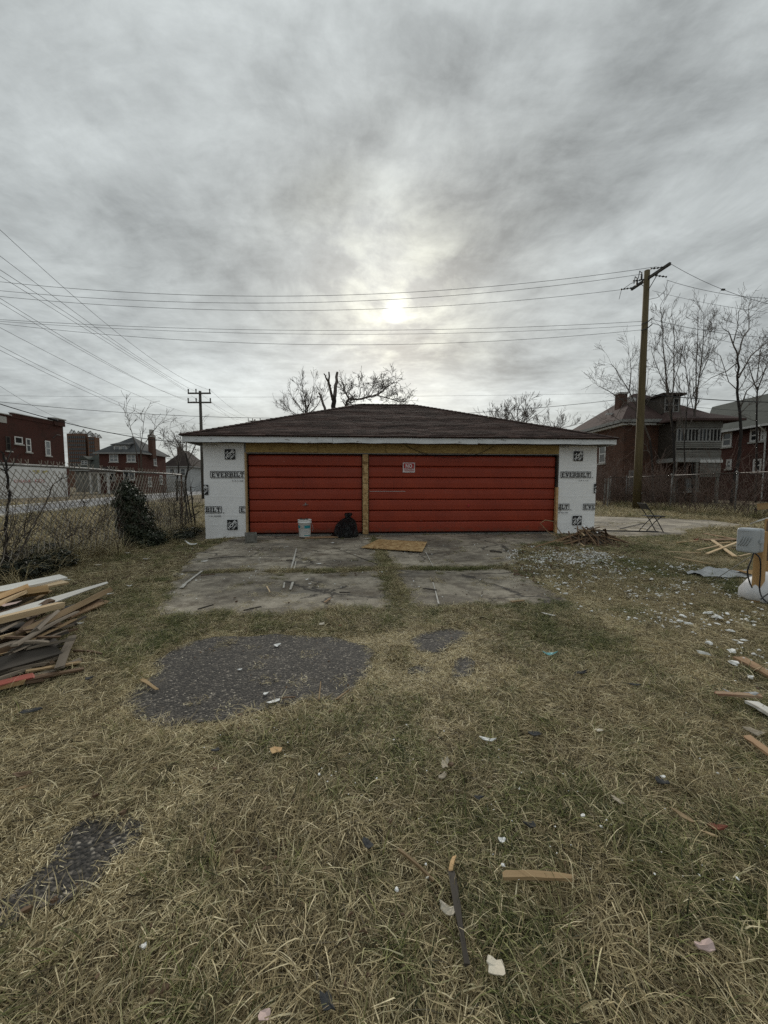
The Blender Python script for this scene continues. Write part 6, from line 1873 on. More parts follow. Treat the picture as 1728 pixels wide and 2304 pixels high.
for i, (a, b_, lb) in enumerate((((475, 879), (584, 944), 'upper wire between the two distant poles'), ((453, 887), (575, 946), 'middle wire between the two distant poles'), ((430, 890), (566, 947), 'lower wire between the two distant poles'), ((474, 904), (580, 962), 'lowest wire between the two distant poles'))):
    wire(lb, at(*a, DD), at(*b_, 62), .7, .012, G4, 12)
wire('wire hanging in a loop left of the distant pole', at(-10, 862, 30), at(438, 940, 39), 2.6, .009)
wire('long taut cable from the left edge past the distant pole', at(-20, 902, 26), at(1480, 888, 26.5), 1.35, .014, None, 40)
wire('faint thin wire low across the whole sky', at(-20, 890, 45), at(1420, 884, 45), .3, .010, None, 30)
# thick service drop with its splice
dr = thing('service_drop', 'thick black service cable with splice sleeve running to the garage corner', 'service cable', (0, 0, 0))
A_, B_ = at(-40, 896, 11.), at(416, 996, 14.6)
pts = []
for i in range(21):
    t = i / 20; p = A_.lerp(B_, t); p.z -= .22 * 4 * t * (1 - t); pts.append(p)
mb = MB(); mb.tube(pts, .013, 5, 0, False); mb.build('cable', 'cable', dr, True)
k0 = pts[5].lerp(pts[6], .2); k1 = pts[6].lerp(pts[7], .15)
mb = MB(); mb.tube([k0, k0.lerp(k1, .04), k0.lerp(k1, .96), k1], [.015, .035, .035, .015], 8); mb.build('splice_sleeve', 'cable', dr, True)
# wires leaving the pole to the right
wire('upper guy wire leaving the crossarm tip to the right', A0, at(1760, 690, 18), .25, .010)
mb = MB(); 
gb_ = at(1760, 690, 18); best = None
for i in range(101):
    t = i / 100; p = A0.lerp(gb_, t); p.z -= .25 * 4 * t * (1 - t); d = p - Vector((0, 0, H)); e_ = abs(CX + F * d.dot(_r) / d.dot(_f) - 1628)
    if best is None or e_ < best[0]: best = (e_, p)
mb.mbox(Matrix.Translation(best[1]), .16, .06, .07); tag(mb.build('line_tag', 'iron'), 'small dark clamp on the upper guy wire', 'clamp')
wire('wire leaving the crossarm right of the pole', at(1500, 630, DP), at(1780, 672, 19), .25, .010)
wire('faint wire right of the pole below the crossarm', at(1468, 654, DP), at(1780, 708, 19), .15, .007)
wire('wire from the bracket over the bare trees', at(1465, 718, DP), at(1780, 762, 19), .2, .011)
wire('lower thin wire through the bare tree tops', at(1465, 727, DP), at(1780, 795, 19), .1, .008)
wire('dark bundled cable crossing in front of the right houses', at(1466, 888, 21), at(1780, 906, 21), .08, .022, None, 14, 'cable')
wire('thin cable right of the pole under the bundled cable', at(1440, 898, 21), at(1780, 925, 21), .2, .009, None, 14)

# ------------------------------------------------------------------ litter in the grass
LT = [  # name, label, cat, px, py, size, matn, rz, ratio, curl, lift
    ('wood_chip', 'orange brown wood chip lying alone in the mid lawn below the asphalt', 'wood chip', 622, 1708, .065, 'pine', -.5, .75, .3),
    ('shingle_piece', 'torn beige two part shingle strip standing on end in the centre lawn', 'shingle', 1002, 1738, .08, 'shingle_beige', 1.1, .5, .4),
    ('shingle_piece', 'smaller beige shingle strip just below the two part one', 'shingle', 997, 1766, .075, 'shingle_beige', .9, .45, .4),
    ('plaster_chunk', 'white plaster lump on the upper asphalt patch', 'plaster', 622, 1456, .075, 'foam', .3, .6, .8),
    ('plaster_chunk', 'white plaster smear at the lower edge of the asphalt patch', 'plaster', 616, 1582, .09, 'foam', .5, .5, .3),
    ('plaster_chunk', 'small white plaster bit above the lower smear on the asphalt', 'plaster', 598, 1565, .035, 'foam', .1, .8, .5),
    ('plaster_chunk', 'small oval white bit in the middle of the asphalt patch', 'plaster', 540, 1510, .035, 'foam', .2, .5, .5),
    ('plaster_chunk', 'beige crumb right of the middle of the asphalt patch', 'plaster', 620, 1532, .03, 'shingle_beige', .2, .6, .5),
    ('cardboard_bit', 'grey white cardboard square above the asphalt patch', 'cardboard', 724, 1413, .07, 'paper', .2, .7, .1),
    ('red_scrap', 'dark red scrap in the grass by the cardboard square', 'scrap', 767, 1416, .04, 'brick_scrap', .2, .6, .3),
    ('plastic_bottle', 'crushed teal plastic item in the right lawn', 'plastic scrap', 1238, 1481, .10, 'teal_scrap', -.2, .45, .9),
    ('white_board_piece', 'white painted lath lying in the grass right of the concrete', 'board', 1237, 1392, .16, 'white_board', -.55, .28, .05),
    ('shingle_piece', 'curved black shingle strip right of the small asphalt patches', 'shingle', 1303, 1523, .12, 'shingle_scrap', -.25, .3, .6),
    ('shingle_piece', 'black shingle strip with white edge in the right lawn', 'shingle', 1427, 1548, .11, 'shingle_scrap', -.25, .25, .4),
    ('paper_strip', 'twisted white paper strip in the lawn centre', 'paper', 1096, 1678, .085, 'foam', -.3, .28, .6),
    ('shingle_piece', 'pale beige scrap in the right middle lawn', 'shingle', 1346, 1658, .06, 'paper', .1, .5, .2),
    ('shingle_piece', 'flat black scrap left of the pale beige scrap', 'shingle', 1203, 1665, .07, 'shingle_scrap', -.1, .5, .4),
    ('tar_scrap', 'dark slate scrap with a white tip in the lower right lawn', 'shingle', 1487, 1772, .075, 'shingle_scrap', -.7, .6, .6),
    ('foam_bit', 'white foam tip beside the dark slate scrap', 'foam', 1490, 1761, .03, 'foam', .2, .5, .3),
    ('wood_chip', 'tan splinter standing slanted left of the red brick lump', 'wood chip', 1532, 1848, .085, 'pine_pale', -1.0, .22, .1),
    ('brick_fragment', 'red brown brick lump in the lower right lawn', 'brick', 1612, 1876, .07, 'brick_scrap', -.4, .6, .5),
    ('wood_chip', 'tan chip below the red brick lump', 'wood chip', 1594, 1890, .06, 'pine_pale', -.5, .12, .1),
    ('shingle_piece', 'brown grey chip in the centre right lawn', 'shingle', 1390, 1818, .055, 'shingle_beige', -.9, .5, .3),
    ('shingle_piece', 'upper pale torn shingle beside the dark bent strip', 'shingle', 1010, 2062, .055, 'paper', -.7, .6, .6),
    ('shingle_piece', 'lower pale fan shaped shingle right of the dark bent strip', 'shingle', 1114, 2190, .058, 'paper', -.8, .75, .4),
    ('shingle_piece', 'black leaf shaped shingle at the bottom of the lawn', 'shingle', 737, 2268, .06, 'shingle_scrap', -1.0, .55, .3),
    ('shingle_piece', 'dark slate shingle left of the dark bent strip', 'shingle', 828, 1915, .055, 'shingle_scrap', -.9, .6, .5),
    ('pink_scrap', 'pink orange scrap at the very bottom edge of the lawn', 'scrap', 598, 2294, .04, 'pink_foam', .4, .7, .4),
    ('pink_scrap', 'grey pink wad in the lower right lawn', 'scrap', 1580, 2150, .055, 'pink_foam', -.1, .6, 1.),
    ('dark_scrap', 'black scrap in the lawn just above the orange wood chip', 'scrap', 487, 1705, .05, 'shingle_scrap', .2, .5, .4),
    ('shingle_piece', 'small slate scrap in the grass left of the asphalt patch', 'shingle', 201, 1538, .065, 'shingle_scrap', .4, .6, .3),
    ('shingle_piece', 'black scrap by the left frame edge below the board pile', 'shingle', 68, 1614, .12, 'shingle_scrap', .3, .4, .4),
    ('leaf_litter', 'curled brown leaf scraps at the left frame edge', 'leaves', 55, 1755, .07, 'wood_brown', .5, .6, .9),
    ('wood_chip', 'grey white split lath at the left frame edge', 'wood chip', 52, 1790, .075, 'wood_tan', .5, .22, .1),
    ('shingle_piece', 'black scrap half buried left of the centre bottom', 'shingle', 1075, 1810, .05, 'shingle_scrap', -.2, .5, .3),
    ('shingle_piece', 'dark scrap under long grass in the right lawn', 'shingle', 1192, 1868, .05, 'shingle_scrap', -.1, .6, .5),
    ('foam_bit', 'white foam crumb in the right lower lawn', 'foam', 1310, 1852, .022, 'foam', 0, .7, .4),
    ('foam_bit', 'white crumb in the lawn left of the tan slat', 'foam', 1128, 1903, .028, 'foam', 0, .7, .6),
    ('foam_bit', 'white crumb at the left lower lawn', 'foam', 325, 2158, .02, 'foam', .5, .7, .5),
    ('shingle_piece', 'broken brown shingle half out of the right frame edge', 'shingle', 1690, 1655, .14, 'shingle_beige', -.6, .6, .4),
    ('plastic_scrap', 'wrinkled white plastic by the red painted batten', 'plastic scrap', 1660, 1578, .2, 'poly_sheet', -.4, .35, .7),
    ('wrap_scrap', 'twisted white wrap scrap beside the left wrap corner', 'wrap scrap', 432, 1226, .26, 'foam', .3, .45, .9),
    ('wrap_scrap', 'white bag scrap under the blackened stalks', 'wrap scrap', 393, 1195, .2, 'sack', .3, .6, 1.5),
    ('wrap_scrap', 'small white bag scrap next to the blackened stalks', 'wrap scrap', 428, 1197, .13, 'sack', .1, .6, 1.5),
    ('wrap_scrap', 'white strip in the grass left of the driveway corner', 'wrap scrap', 330, 1262, .16, 'foam', -.2, .3, .3),
    ('paper_bit', 'pale paper in the grass right of the low ivy patch', 'paper', 222, 1274, .11, 'paper', .1, .5, .2),
    ('wrap_scrap', 'white strip in the grass below the ivy mound', 'wrap scrap', 287, 1247, .10, 'foam', .4, .35, .3),
    ('wrap_scrap', 'pale sheet at the foot of the ivy mound', 'wrap scrap', 280, 1232, .16, 'paper', 0, .4, .2),
    ('foam_bit', 'white foam lump in the grass above the long beam tip', 'foam', 292, 1325, .075, 'foam', 0, .6, .8),
    ('foam_bit', 'little white lump beside the bare boards at the pile back', 'foam', 157, 1310, .06, 'foam', 0, .6, .8),
    ('plaster_chunk', 'pale chip at the left edge of the near slab', 'plaster', 460, 1268, .12, 'foam', .2, .6, .4),
    ('plaster_chunk', 'white chip in the middle of the far left slab', 'plaster', 717, 1272, .09, 'foam', .1, .5, .3),
    ('plaster_chunk', 'grey white chip left of the middle white chip', 'plaster', 686, 1268, .08, 'paper', .1, .7, .3),
    ('plaster_chunk', 'white pebble on the grassy seam between slabs', 'plaster', 690, 1308, .055, 'foam', .1, .6, .8),
    ('plaster_chunk', 'second white pebble below the grassy seam', 'plaster', 697, 1318, .05, 'foam', .1, .5, .8),
    ('plaster_chunk', 'white chip near the bag on the driveway', 'plaster', 748, 1224, .10, 'foam', .1, .5, .4),
    ('foam_strip', 'white strip lying below the centre post', 'foam', 824, 1214, .16, 'foam', .03, .16, .05),
    ('foam_strip', 'white strip left of the chalk streak on the driveway', 'foam', 644, 1232, .15, 'foam', .02, .18, .05),
    ('shoe_sole', 'dark flat stick with pale tip before the bag', 'scrap', 758, 1237, .22, 'wood_dark', .02, .2, .1),
    ('plaster_chunk', 'pale tip of the dark flat stick before the bag', 'plaster', 779, 1238, .08, 'paper', .0, .6, .5),
]
for i, (nm, lb, ct, x, y, sz, mt, rz, ra_, cu) in enumerate(LT):
    onslab = y < 1330 and 460 < x < 1130
    scrap(nm, lb, ct, x, y, sz, mt, 300 + i, .03 if onslab else (.016 if 280 < x < 840 and 1430 < y < 1640 else .042), rz=rz, ratio=ra_, curl=cu)
ST = [
    ((1134, 1972), (1286, 1978), .026, .010, 'wood_tan', 'tan slat lying level across the lower right lawn', 'slat', .05),
    ((1016, 1962), (1052, 2180), .024, .008, 'wood_dark', 'dark bent strip running down the lower lawn', 'strip', .05),
    ((1014, 1962), (1024, 1930), .014, .006, 'pine', 'orange splinter at the top of the dark bent strip', 'splinter', .055),
    ((898, 1915), (975, 1985), .010, .008, 'wood_tan', 'thin dry stick slanting in the lower lawn', 'stick', .05),
    ((318, 1528), (354, 1552), .022, .006, 'wood_tan', 'curved brown splinter on the left of the asphalt patch', 'splinter', .02),
    ((718, 1575), (722, 1535), .007, .006, 'wood_tan', 'thin upright twig on the right of the asphalt patch', 'twig', .02),
    ((758, 1574), (785, 1553), .014, .006, 'wood_tan', 'tan splinter at the right corner of the asphalt patch', 'splinter', .02),
    ((636, 1571), (664, 1569), .012, .006, 'wood_brown', 'short brown stick above the plaster smear', 'stick', .02),
    ((1660, 1482), (1745, 1530), .085, .02, 'wood_splinter', 'broken brown plank at the right edge of the lawn', 'plank', .05),
    ((1612, 1563), (1712, 1570), .035, .015, 'red_board', 'red painted batten at the right edge of the lawn', 'batten', .04),
    ((1690, 1583), (1745, 1615), .07, .015, 'white_board', 'pale split board at the right edge under the red batten', 'board', .04),
    ((1680, 1660), (1740, 1705), .04, .012, 'wood_splinter', 'brown split plank at the right edge by the broken shingle', 'plank', .06),
    ((548, 1375), (588, 1366), .02, .012, 'wood_dark', 'dark stick near the front edge of the near slab', 'stick', .035),
    ((445, 1372), (480, 1362), .015, .012, 'wood_dark', 'dark stick at the left front of the near slab', 'stick', .035),
    ((468, 1258), (550, 1252), .03, .012, 'wood_dark', 'long dark lath at the left of the far slab', 'lath', .03),
    ((452, 1296), (484, 1293), .02, .012, 'wood_brown', 'brown stick left on the grassy seam', 'stick', .03),
    ((764, 1334), (788, 1335), .02, .012, 'wood_dark', 'dark short stick at the right of the near slab', 'stick', .03),
    ((732, 1355), (744, 1346), .03, .008, 'wood_splinter', 'pinkish chip on the right of the near slab', 'splinter', .03),
    ((600, 1320), (607, 1333), .015, .01, 'pine_pale', 'pale splinter in the middle of the near slab', 'splinter', .03),
    ((953, 1325), (982, 1329), .025, .012, 'wood_dark', 'dark stick on the near right slab', 'stick', .03),
    ((646, 1262), (658, 1262), .05, .02, 'wood_dark', 'dark chip beside the chalk streak', 'chip', .03),
    ((1103, 1240), (1130, 1243), .05, .012, 'wood_dark', 'dark flat piece at the right of the far slab', 'chip', .03),
    ((1150, 1355), (1180, 1352), .03, .012, 'wood_tan', 'tan splinter between near slab and crumbs', 'splinter', .04),
    ((1395, 1190), (1455, 1176), .03, .01, 'cable', 'thin dark rod lying behind the folding chair', 'rod', .03),
]
for i, (a, b_, w_, t_, mt, lb, ct, z) in enumerate(ST):
    zz_ = z - .022 if z >= .05 else z
    plank(ct if ct != 'chip' else 'wood_chip', lb, ct, G(*a, zz_), G(*b_, zz_ + random.uniform(-.008, .004)), w_, t_, mt, random.uniform(-.3, .3), None, random.uniform(.55, .95), min(.012, w_ * .4), random.uniform(0, .006), 5)

def crumbs(label, n, region, s0, s1, matn, seed, avoid=None, name='crumbs', z=.02, cl=3., pw=6):
    rnd = np.random.default_rng(seed); vs, fs = [], []
    poly = [tuple(G(*p)[:2]) for p in region]
    P = np.array(poly); lo, hi = P.min(0), P.max(0); got = 0
    while got < n:
        x, y = rnd.uniform(lo, hi)
        if not inpoly(x, y, poly): continue
        if float(vnoise(x, y, cl, seed)) * .6 + float(vnoise(x, y, cl * 3.3, seed + 4)) * .4 < rnd.uniform(.38, .78): continue
        s = s0 + (s1 - s0) * rnd.random() ** pw
        h_ = min(s * rnd.uniform(.10, .34), .016); k = 7; a0 = rnd.uniform(0, 6.28); zb = float(gz(x, y)) + z + rnd.uniform(-.005, .015)
        st = rnd.uniform(.25, 1); i0 = len(vs); ca, sa = math.cos(a0), math.sin(a0)
        for (rr, zz_) in ((1., 0.), (.75, h_)):
            for j in range(k):
                an = 2 * math.pi * j / k; r_ = s / 2 * rr * rnd.uniform(.35, 1.25); u, v_ = r_ * math.cos(an), r_ * math.sin(an) * st
                vs.append((x + u * ca - v_ * sa, y + u * sa + v_ * ca, zb + zz_ * rnd.uniform(.6, 1.2)))
        for j in range(k): fs.append((i0 + j, i0 + (j + 1) % k, i0 + k + (j + 1) % k, i0 + k + j))
        fs.append(tuple(i0 + k + j for j in range(k))); got += 1
    mb = MB(); mb.v, mb.f, mb.m = vs, fs, [0] * len(fs)
    return tag(mb.build(name, matn), label, None, None, 'stuff')
crumbs('white foam crumbs scattered in the grass right of the driveway', 2200, [(1130, 1240), (1330, 1245), (1560, 1275), (1728, 1300), (1740, 1440), (1500, 1420), (1300, 1380), (1160, 1300)], .004, .044, 'foam', 1, name='foam_crumbs', z=.03, pw=3)
crumbs('irregular white foam flakes lying among the crumbs right of the driveway', 115, [(1130, 1240), (1330, 1245), (1560, 1275), (1728, 1300), (1740, 1440), (1500, 1420), (1300, 1380), (1160, 1300)], .018, .075, 'foam', 21, name='foam_flakes', z=.03, pw=2, cl=1.6)
crumbs('dense white foam crumbs beneath the stick heap', 1900, [(1190, 1232), (1330, 1236), (1400, 1262), (1320, 1290), (1230, 1285), (1180, 1260)], .004, .045, 'foam', 2, name='foam_crumbs', z=.028, cl=2., pw=3)
crumbs('white foam crumbs by the right frame edge', 60, [(1500, 1380), (1728, 1370), (1760, 1560), (1640, 1560), (1520, 1440)], .012, .10, 'foam', 3, name='foam_flakes', z=.035, pw=2, cl=1.6)
crumbs('fine brown grit and bark on the driveway', 1100, [(400, 1235), (1180, 1225), (1240, 1340), (380, 1370)], .006, .03, 'wood_dark', 14, name='grit', z=.018, cl=1.5)
crumbs('scattered white crumbs over the driveway', 620, [(400, 1235), (1180, 1225), (1240, 1340), (380, 1370)], .008, .035, 'foam', 4, name='plaster_crumbs', z=.022)
crumbs('scattered white crumbs over the lawn', 90, [(300, 1660), (1500, 1560), (1728, 1700), (1728, 2000), (400, 2100)], .006, .016, 'foam', 5, name='plaster_crumbs', z=.05)
crumbs('pale grit on the asphalt patch', 120, [(300, 1600), (345, 1500), (430, 1445), (760, 1436), (835, 1490), (750, 1565), (600, 1585), (400, 1635)], .004, .014, 'paper', 6, name='plaster_crumbs', z=.016)
crumbs('brown wood chips in the dirt around the stick heap', 500, [(1130, 1230), (1440, 1225), (1460, 1280), (1150, 1330)], .02, .10, 'wood_brown', 7, name='wood_chips', z=.03)
crumbs('brown leaf scraps along the left fence', 900, [(230, 1230), (440, 1195), (450, 1235), (400, 1300), (120, 1330)], .02, .06, 'wood_brown', 8, name='leaf_litter', z=.03)
crumbs('brown dead leaf bits strewn over the lawn', 700, [(0, 1560), (300, 1400), (1728, 1400), (1728, 2304), (0, 2304)], .008, .034, 'wood_brown', 12, name='leaf_litter', z=.028)
crumbs('brown dead leaf bits on the driveway', 260, [(400, 1235), (1180, 1225), (1240, 1340), (380, 1370)], .012, .05, 'wood_brown', 13, name='leaf_litter', z=.018)
crumbs('small white scraps behind the right fence', 60, [(1480, 1135), (1728, 1145), (1728, 1165), (1480, 1152)], .04, .22, 'foam', 9, name='rubbish_scraps', z=.10)
# chalk streaks on the driveway
def streak(label, pts, w_):
    mb = MB(); P = [G(*p, .027) for p in pts]; vs, fs = [], []
    for i, p in enumerate(P):
        d = (P[min(i + 1, len(P) - 1)] - P[max(i - 1, 0)]).normalized(); s = Vector((d.y, -d.x, 0)) * w_ * random.uniform(.10, .34)
        vs += [p + s, p - s]
    for i in range(len(P) - 1): fs.append((2 * i, 2 * i + 1, 2 * i + 3, 2 * i + 2))
    mb.add(vs, fs); return tag(mb.build('chalk_mark', 'chalk'), label, 'chalk mark')
streak('long white streak down the middle of the far left slab', [(667, 1234), (664, 1246), (660, 1262), (655, 1278)], .055)
streak('short white streak right beside the long one', [(666, 1262), (664, 1272), (661, 1282)], .05)
streak('white streak on the near slab under the long one', [(659, 1309), (656, 1318), (653, 1326)], .05)
streak('faint white streak left on the near slab', [(640, 1310), (638, 1322)], .04)
streak('broad white streak at the left edge of the slabs', [(455, 1284), (436, 1298), (420, 1310), (408, 1322)], .08)
streak('white streak on the near right slab', [(974, 1310), (980, 1330), (987, 1358)], .035)
streak('white streak on the far right slab', [(958, 1242), (966, 1258), (975, 1275)], .045)

# ------------------------------------------------------------------ grass
def clump(nblades, rad, lmin, lmax, e0, e1, droop, wid, seed, comb=None):
    rnd = np.random.default_rng(seed); vs, fs, cs = [], [], []
    for b_ in range(nblades):
        a = rnd.uniform(0, 6.283); rr = rad * math.sqrt(rnd.random()); x0, y0 = rr * math.cos(a), rr * math.sin(a)
        az = rnd.uniform(0, 6.283) if comb is None or rnd.random() < .35 else comb + rnd.normal() * .5
        L = rnd.uniform(lmin, lmax); el = rnd.uniform(e0, e1); dr_ = droop * rnd.uniform(.4, 1.4)
        w_ = wid * rnd.uniform(.6, 1.3); hue, br = rnd.random(), np.clip(rnd.normal(.48, .30), 0, 1)
        p = np.array([x0, y0, -.012]); tw = rnd.uniform(-.9, .9); n = 4; i0 = len(vs); curl = rnd.normal() * .5
        for i in range(n + 1):
            t = i / n; e_ = el - dr_ * t * t; aa = az + curl * t
            d = np.array([math.cos(aa) * math.cos(e_), math.sin(aa) * math.cos(e_), math.sin(e_)])
            if i: p = p + d * L / n
            if p[2] < .003 and i: p[2] = .003 + .006 * rnd.random()
            s = np.array([-math.sin(aa) * math.cos(tw), math.cos(aa) * math.cos(tw), math.sin(tw)])
            ww = w_ * (1 - .85 * t ** 1.6) * .5
            vs.append(tuple(p + s * ww)); vs.append(tuple(p - s * ww)); cs += [(hue, br, t, 1)] * 2
        for i in range(n): fs.append((i0 + 2 * i, i0 + 2 * i + 1, i0 + 2 * i + 3, i0 + 2 * i + 2))
    return vs, fs, cs
def protos(name, matn, specs):
    c = bpy.data.collections.new(name)
    for i, sp in enumerate(specs):
        vs, fs, cs = clump(*sp[:8], seed=1000 + i * 7 + len(name), comb=sp[8] if len(sp) > 8 else None)
        me_ = bpy.data.meshes.new(name); me_.from_pydata(vs, [], fs); me_.materials.append(MATS[matn])
        at_ = me_.attributes.new('bc', 'FLOAT_COLOR', 'POINT'); at_.data.foreach_set('color', np.array(cs, np.float32).ravel())
        c.objects.link(bpy.data.objects.new('%s_%02d' % (name, i), me_))
    return c
TH = protos('thatch', 'blade_straw', [(125, .15, .035, .11, R(-2), R(20), R(14), .0032) for _ in range(4)] + [(115, .15, .04, .13, R(0), R(24), R(26), .0034, .6 * k) for k in range(4)])
TF = protos('tuft', 'blade_green', [(90, .08, .05, .17, R(14), R(75), R(85), .0040) for _ in range(5)] + [(95, .11, .05, .16, R(10), R(55), R(60), .0038, 1.1 * k) for k in range(5)])
TD = protos('short_straw', 'blade_dead', [(70, .075, .012, .055, R(-2), R(14), R(10), .0030) for _ in range(6)])
TL = protos('tall', 'blade_straw', [(55, .09, .22, .55, R(45), R(88), R(60), .006) for _ in range(5)])
TS = protos('strand', 'blade_straw', [(6, .12, .10, .26, R(6), R(42), R(75), .0038) for _ in range(6)])

def scatter(name, coll, pts, scl, n_proto, tilt=.12, seed=0):
    rnd = np.random.default_rng(seed); n = len(pts)
    me_ = bpy.data.meshes.new(name); me_.from_pydata([tuple(p) for p in pts], [], [])
    rot = np.zeros((n, 3), np.float32); rot[:, :2] = rnd.normal(0, tilt, (n, 2)); rot[:, 2] = rnd.uniform(0, 6.283, n)
    a = me_.attributes.new('rot', 'FLOAT_VECTOR', 'POINT'); a.data.foreach_set('vector', rot.ravel())
    a = me_.attributes.new('scl', 'FLOAT', 'POINT'); a.data.foreach_set('value', np.asarray(scl, np.float32))
    a = me_.attributes.new('pick', 'INT', 'POINT'); a.data.foreach_set('value', rnd.integers(0, n_proto, n).astype(np.int32))
    o = bpy.data.objects.new(name, me_); COL.objects.link(o)
    g = bpy.data.node_groups.new(name, 'GeometryNodeTree')
    g.interface.new_socket('Geometry', in_out='INPUT', socket_type='NodeSocketGeometry'); g.interface.new_socket('Geometry', in_out='OUTPUT', socket_type='NodeSocketGeometry')
    gi, go = g.nodes.new('NodeGroupInput'), g.nodes.new('NodeGroupOutput')
    ip = g.nodes.new('GeometryNodeInstanceOnPoints'); ci = g.nodes.new('GeometryNodeCollectionInfo')
    ci.inputs['Collection'].default_value = coll; ci.inputs['Separate Children'].default_value = True; ci.inputs['Reset Children'].default_value = True
    ip.inputs['Pick Instance'].default_value = True
    def na(nm, dt):
        q_ = g.nodes.new('GeometryNodeInputNamedAttribute'); q_.data_type = dt; q_.inputs['Name'].default_value = nm; return q_.outputs['Attribute']
    g.links.new(gi.outputs[0], ip.inputs['Points']); g.links.new(ci.outputs[0], ip.inputs['Instance'])
    g.links.new(na('pick', 'INT'), ip.inputs['Instance Index']); g.links.new(na('rot', 'FLOAT_VECTOR'), ip.inputs['Rotation']); g.links.new(na('scl', 'FLOAT'), ip.inputs['Scale'])
    g.links.new(ip.outputs[0], go.inputs[0])
    mo_ = o.modifiers.new('scatter', 'NODES'); mo_.node_group = g
    return o

def hard(x, y, grow=0.):
    m_ = np.zeros(x.shape, bool)
    for P in SLABP + [PADP] + ASPR: m_ |= inpoly(x, y, P)
    m_ |= (x > -3.95) & (x < 6.5) & (y > 9.88) & (y < 18.6)
    return m_
def grown(x, y, m_):
    ok = np.zeros(np.shape(x), bool)
    for P in ASPR:
        ok |= inpoly(x, y, P)
        for (ax, ay), (bx_, by_) in zip(P, P[1:] + P[:1]):
            ex, ey = bx_ - ax, by_ - ay; t = np.clip(((x - ax) * ex + (y - ay) * ey) / max(ex * ex + ey * ey, 1e-9), 0, 1)
            ok |= np.hypot(x - ax - t * ex, y - ay - t * ey) < m_
    return ok
def field(n, x0, x1, y0, y1, seed, keep):
    rnd = np.random.default_rng(seed)
    x = rnd.uniform(x0, x1, n); y = rnd.uniform(y0, y1, n)
    k = keep(x, y) > rnd.random(n)
    return x[k], y[k]
fr_ok = lambda x, y: (np.abs(x - y * .067) < y * 1.12 + 1.1)
def p3(x, y, dz_=0.): return np.stack([x, y, gz(x, y) + dz_], 1)
wear = lambda x, y: np.clip((vnoise(x, y, 1.3, 11.) - .30) * 3, .12, 1)
FENX = -4.75
# ground cover of dead straw, everywhere near
def lane(pts, wd_):
    P = [G(*p) for p in pts]
    def f(x, y):
        best = np.full(np.shape(x), 9e9)
        for a, b_ in zip(P[:-1], P[1:]):
            ex, ey = b_.x - a.x, b_.y - a.y; t = np.clip(((x - a.x) * ex + (y - a.y) * ey) / (ex * ex + ey * ey), 0, 1)
            best = np.minimum(best, np.hypot(x - a.x - t * ex, y - a.y - t * ey))
        return np.exp(-(best / wd_) ** 2)
    return f
LANES = [(lane([(1130, 1240), (1290, 1340), (1480, 1460), (1660, 1560)], .18), 1.15), (lane([(840, 1435), (960, 1450), (1060, 1500), (1000, 1540), (900, 1530)], .22), 1.6), (lane([(880, 1215), (905, 1300), (925, 1400), (960, 1440)], .10), .5),
         (lane([(-20, 2010), (150, 1900), (330, 1830), (420, 1780)], .13), .95), (lane([(340, 1905), (220, 2010), (60, 2130)], .07), .8), (lane([(440, 1235), (380, 1330), (330, 1400)], .22), .6), (lane([(860, 1625), (960, 1640), (1040, 1600)], .16), .45)]
def trod(x, y):
    m_ = np.zeros(np.shape(x))
    for f, k in LANES: m_ = np.maximum(m_, f(x, y) * k * (.6 + .6 * vnoise(x, y, 5., 2.)))
    return np.clip(m_, 0, 1)
PADN = np.array(PADP)
def kA(x, y): return (1 - .88 * trod(x, y)) * np.where(inpoly(x, y, PADP), .16 * (vnoise(x, y, 1.2, 3.) > .45), np.where(hard(x, y) | grown(x, y, .085), .014, .75 + .25 * wear(x, y))) * fr_ok(x, y)
xa, ya = field(13000, -6.0, 7.5, .15, 5.0, 1, lambda x, y: kA(x, y) * np.clip(1.35 - y / 7, .4, 1))
xb, yb = field(9000, -5, 11, 5.0, 13, 2, lambda x, y: kA(x, y) * .8 * ((x > 6.5) | (y < 10)) * np.where((x < -3.2) & (y > 7.2), .35, 1))
P = np.concatenate([p3(xa, ya, .004), p3(xb, yb, .004)])
sc_ = np.concatenate([rng.uniform(.75, 1.2, len(xa)), rng.uniform(1.0, 1.5, len(xb))])
tag(scatter('dead_grass', TH, P, sc_, 8, .07, 3), 'flattened straw coloured dead grass covering the yard', None, None, 'stuff')
# green and olive tufts in patches
def kB(x, y):
    g = np.clip((vnoise(x, y, 1.0, 21.) * .6 + vnoise(x, y, 2.7, 33.) * .4 - .24) * 3.2, .08, 1)
    edge = np.exp(-((y - 3.9) / .16) ** 2) * (x > -2) * (x < 2.2)
    g = np.maximum(g, edge * .9)
    bare = np.exp(-(((x + .55) / .5) ** 2 + ((y - 1.55) / .22) ** 2))
    g = g * (1 - .8 * bare)
    bare2 = np.exp(-(((x - .75) / .55) ** 2 + ((y - 2.95) / .45) ** 2)); g = g * (1 - .75 * bare2)
    return np.where(hard(x, y) | grown(x, y, .075), .0, g * (1 - trod(x, y)) ** 2) * fr_ok(x, y)
xa, ya = field(15500, -6.0, 7.5, .15, 5.0, 4, lambda x, y: kB(x, y) * np.clip(1.3 - y / 8, .4, 1))
xb, yb = field(9000, -5, 12, 5.0, 14, 5, lambda x, y: kB(x, y) * ((x > 6.5) | (y < 9.9)) * np.where((x < -3.3) & (y > 8), .4, 1))
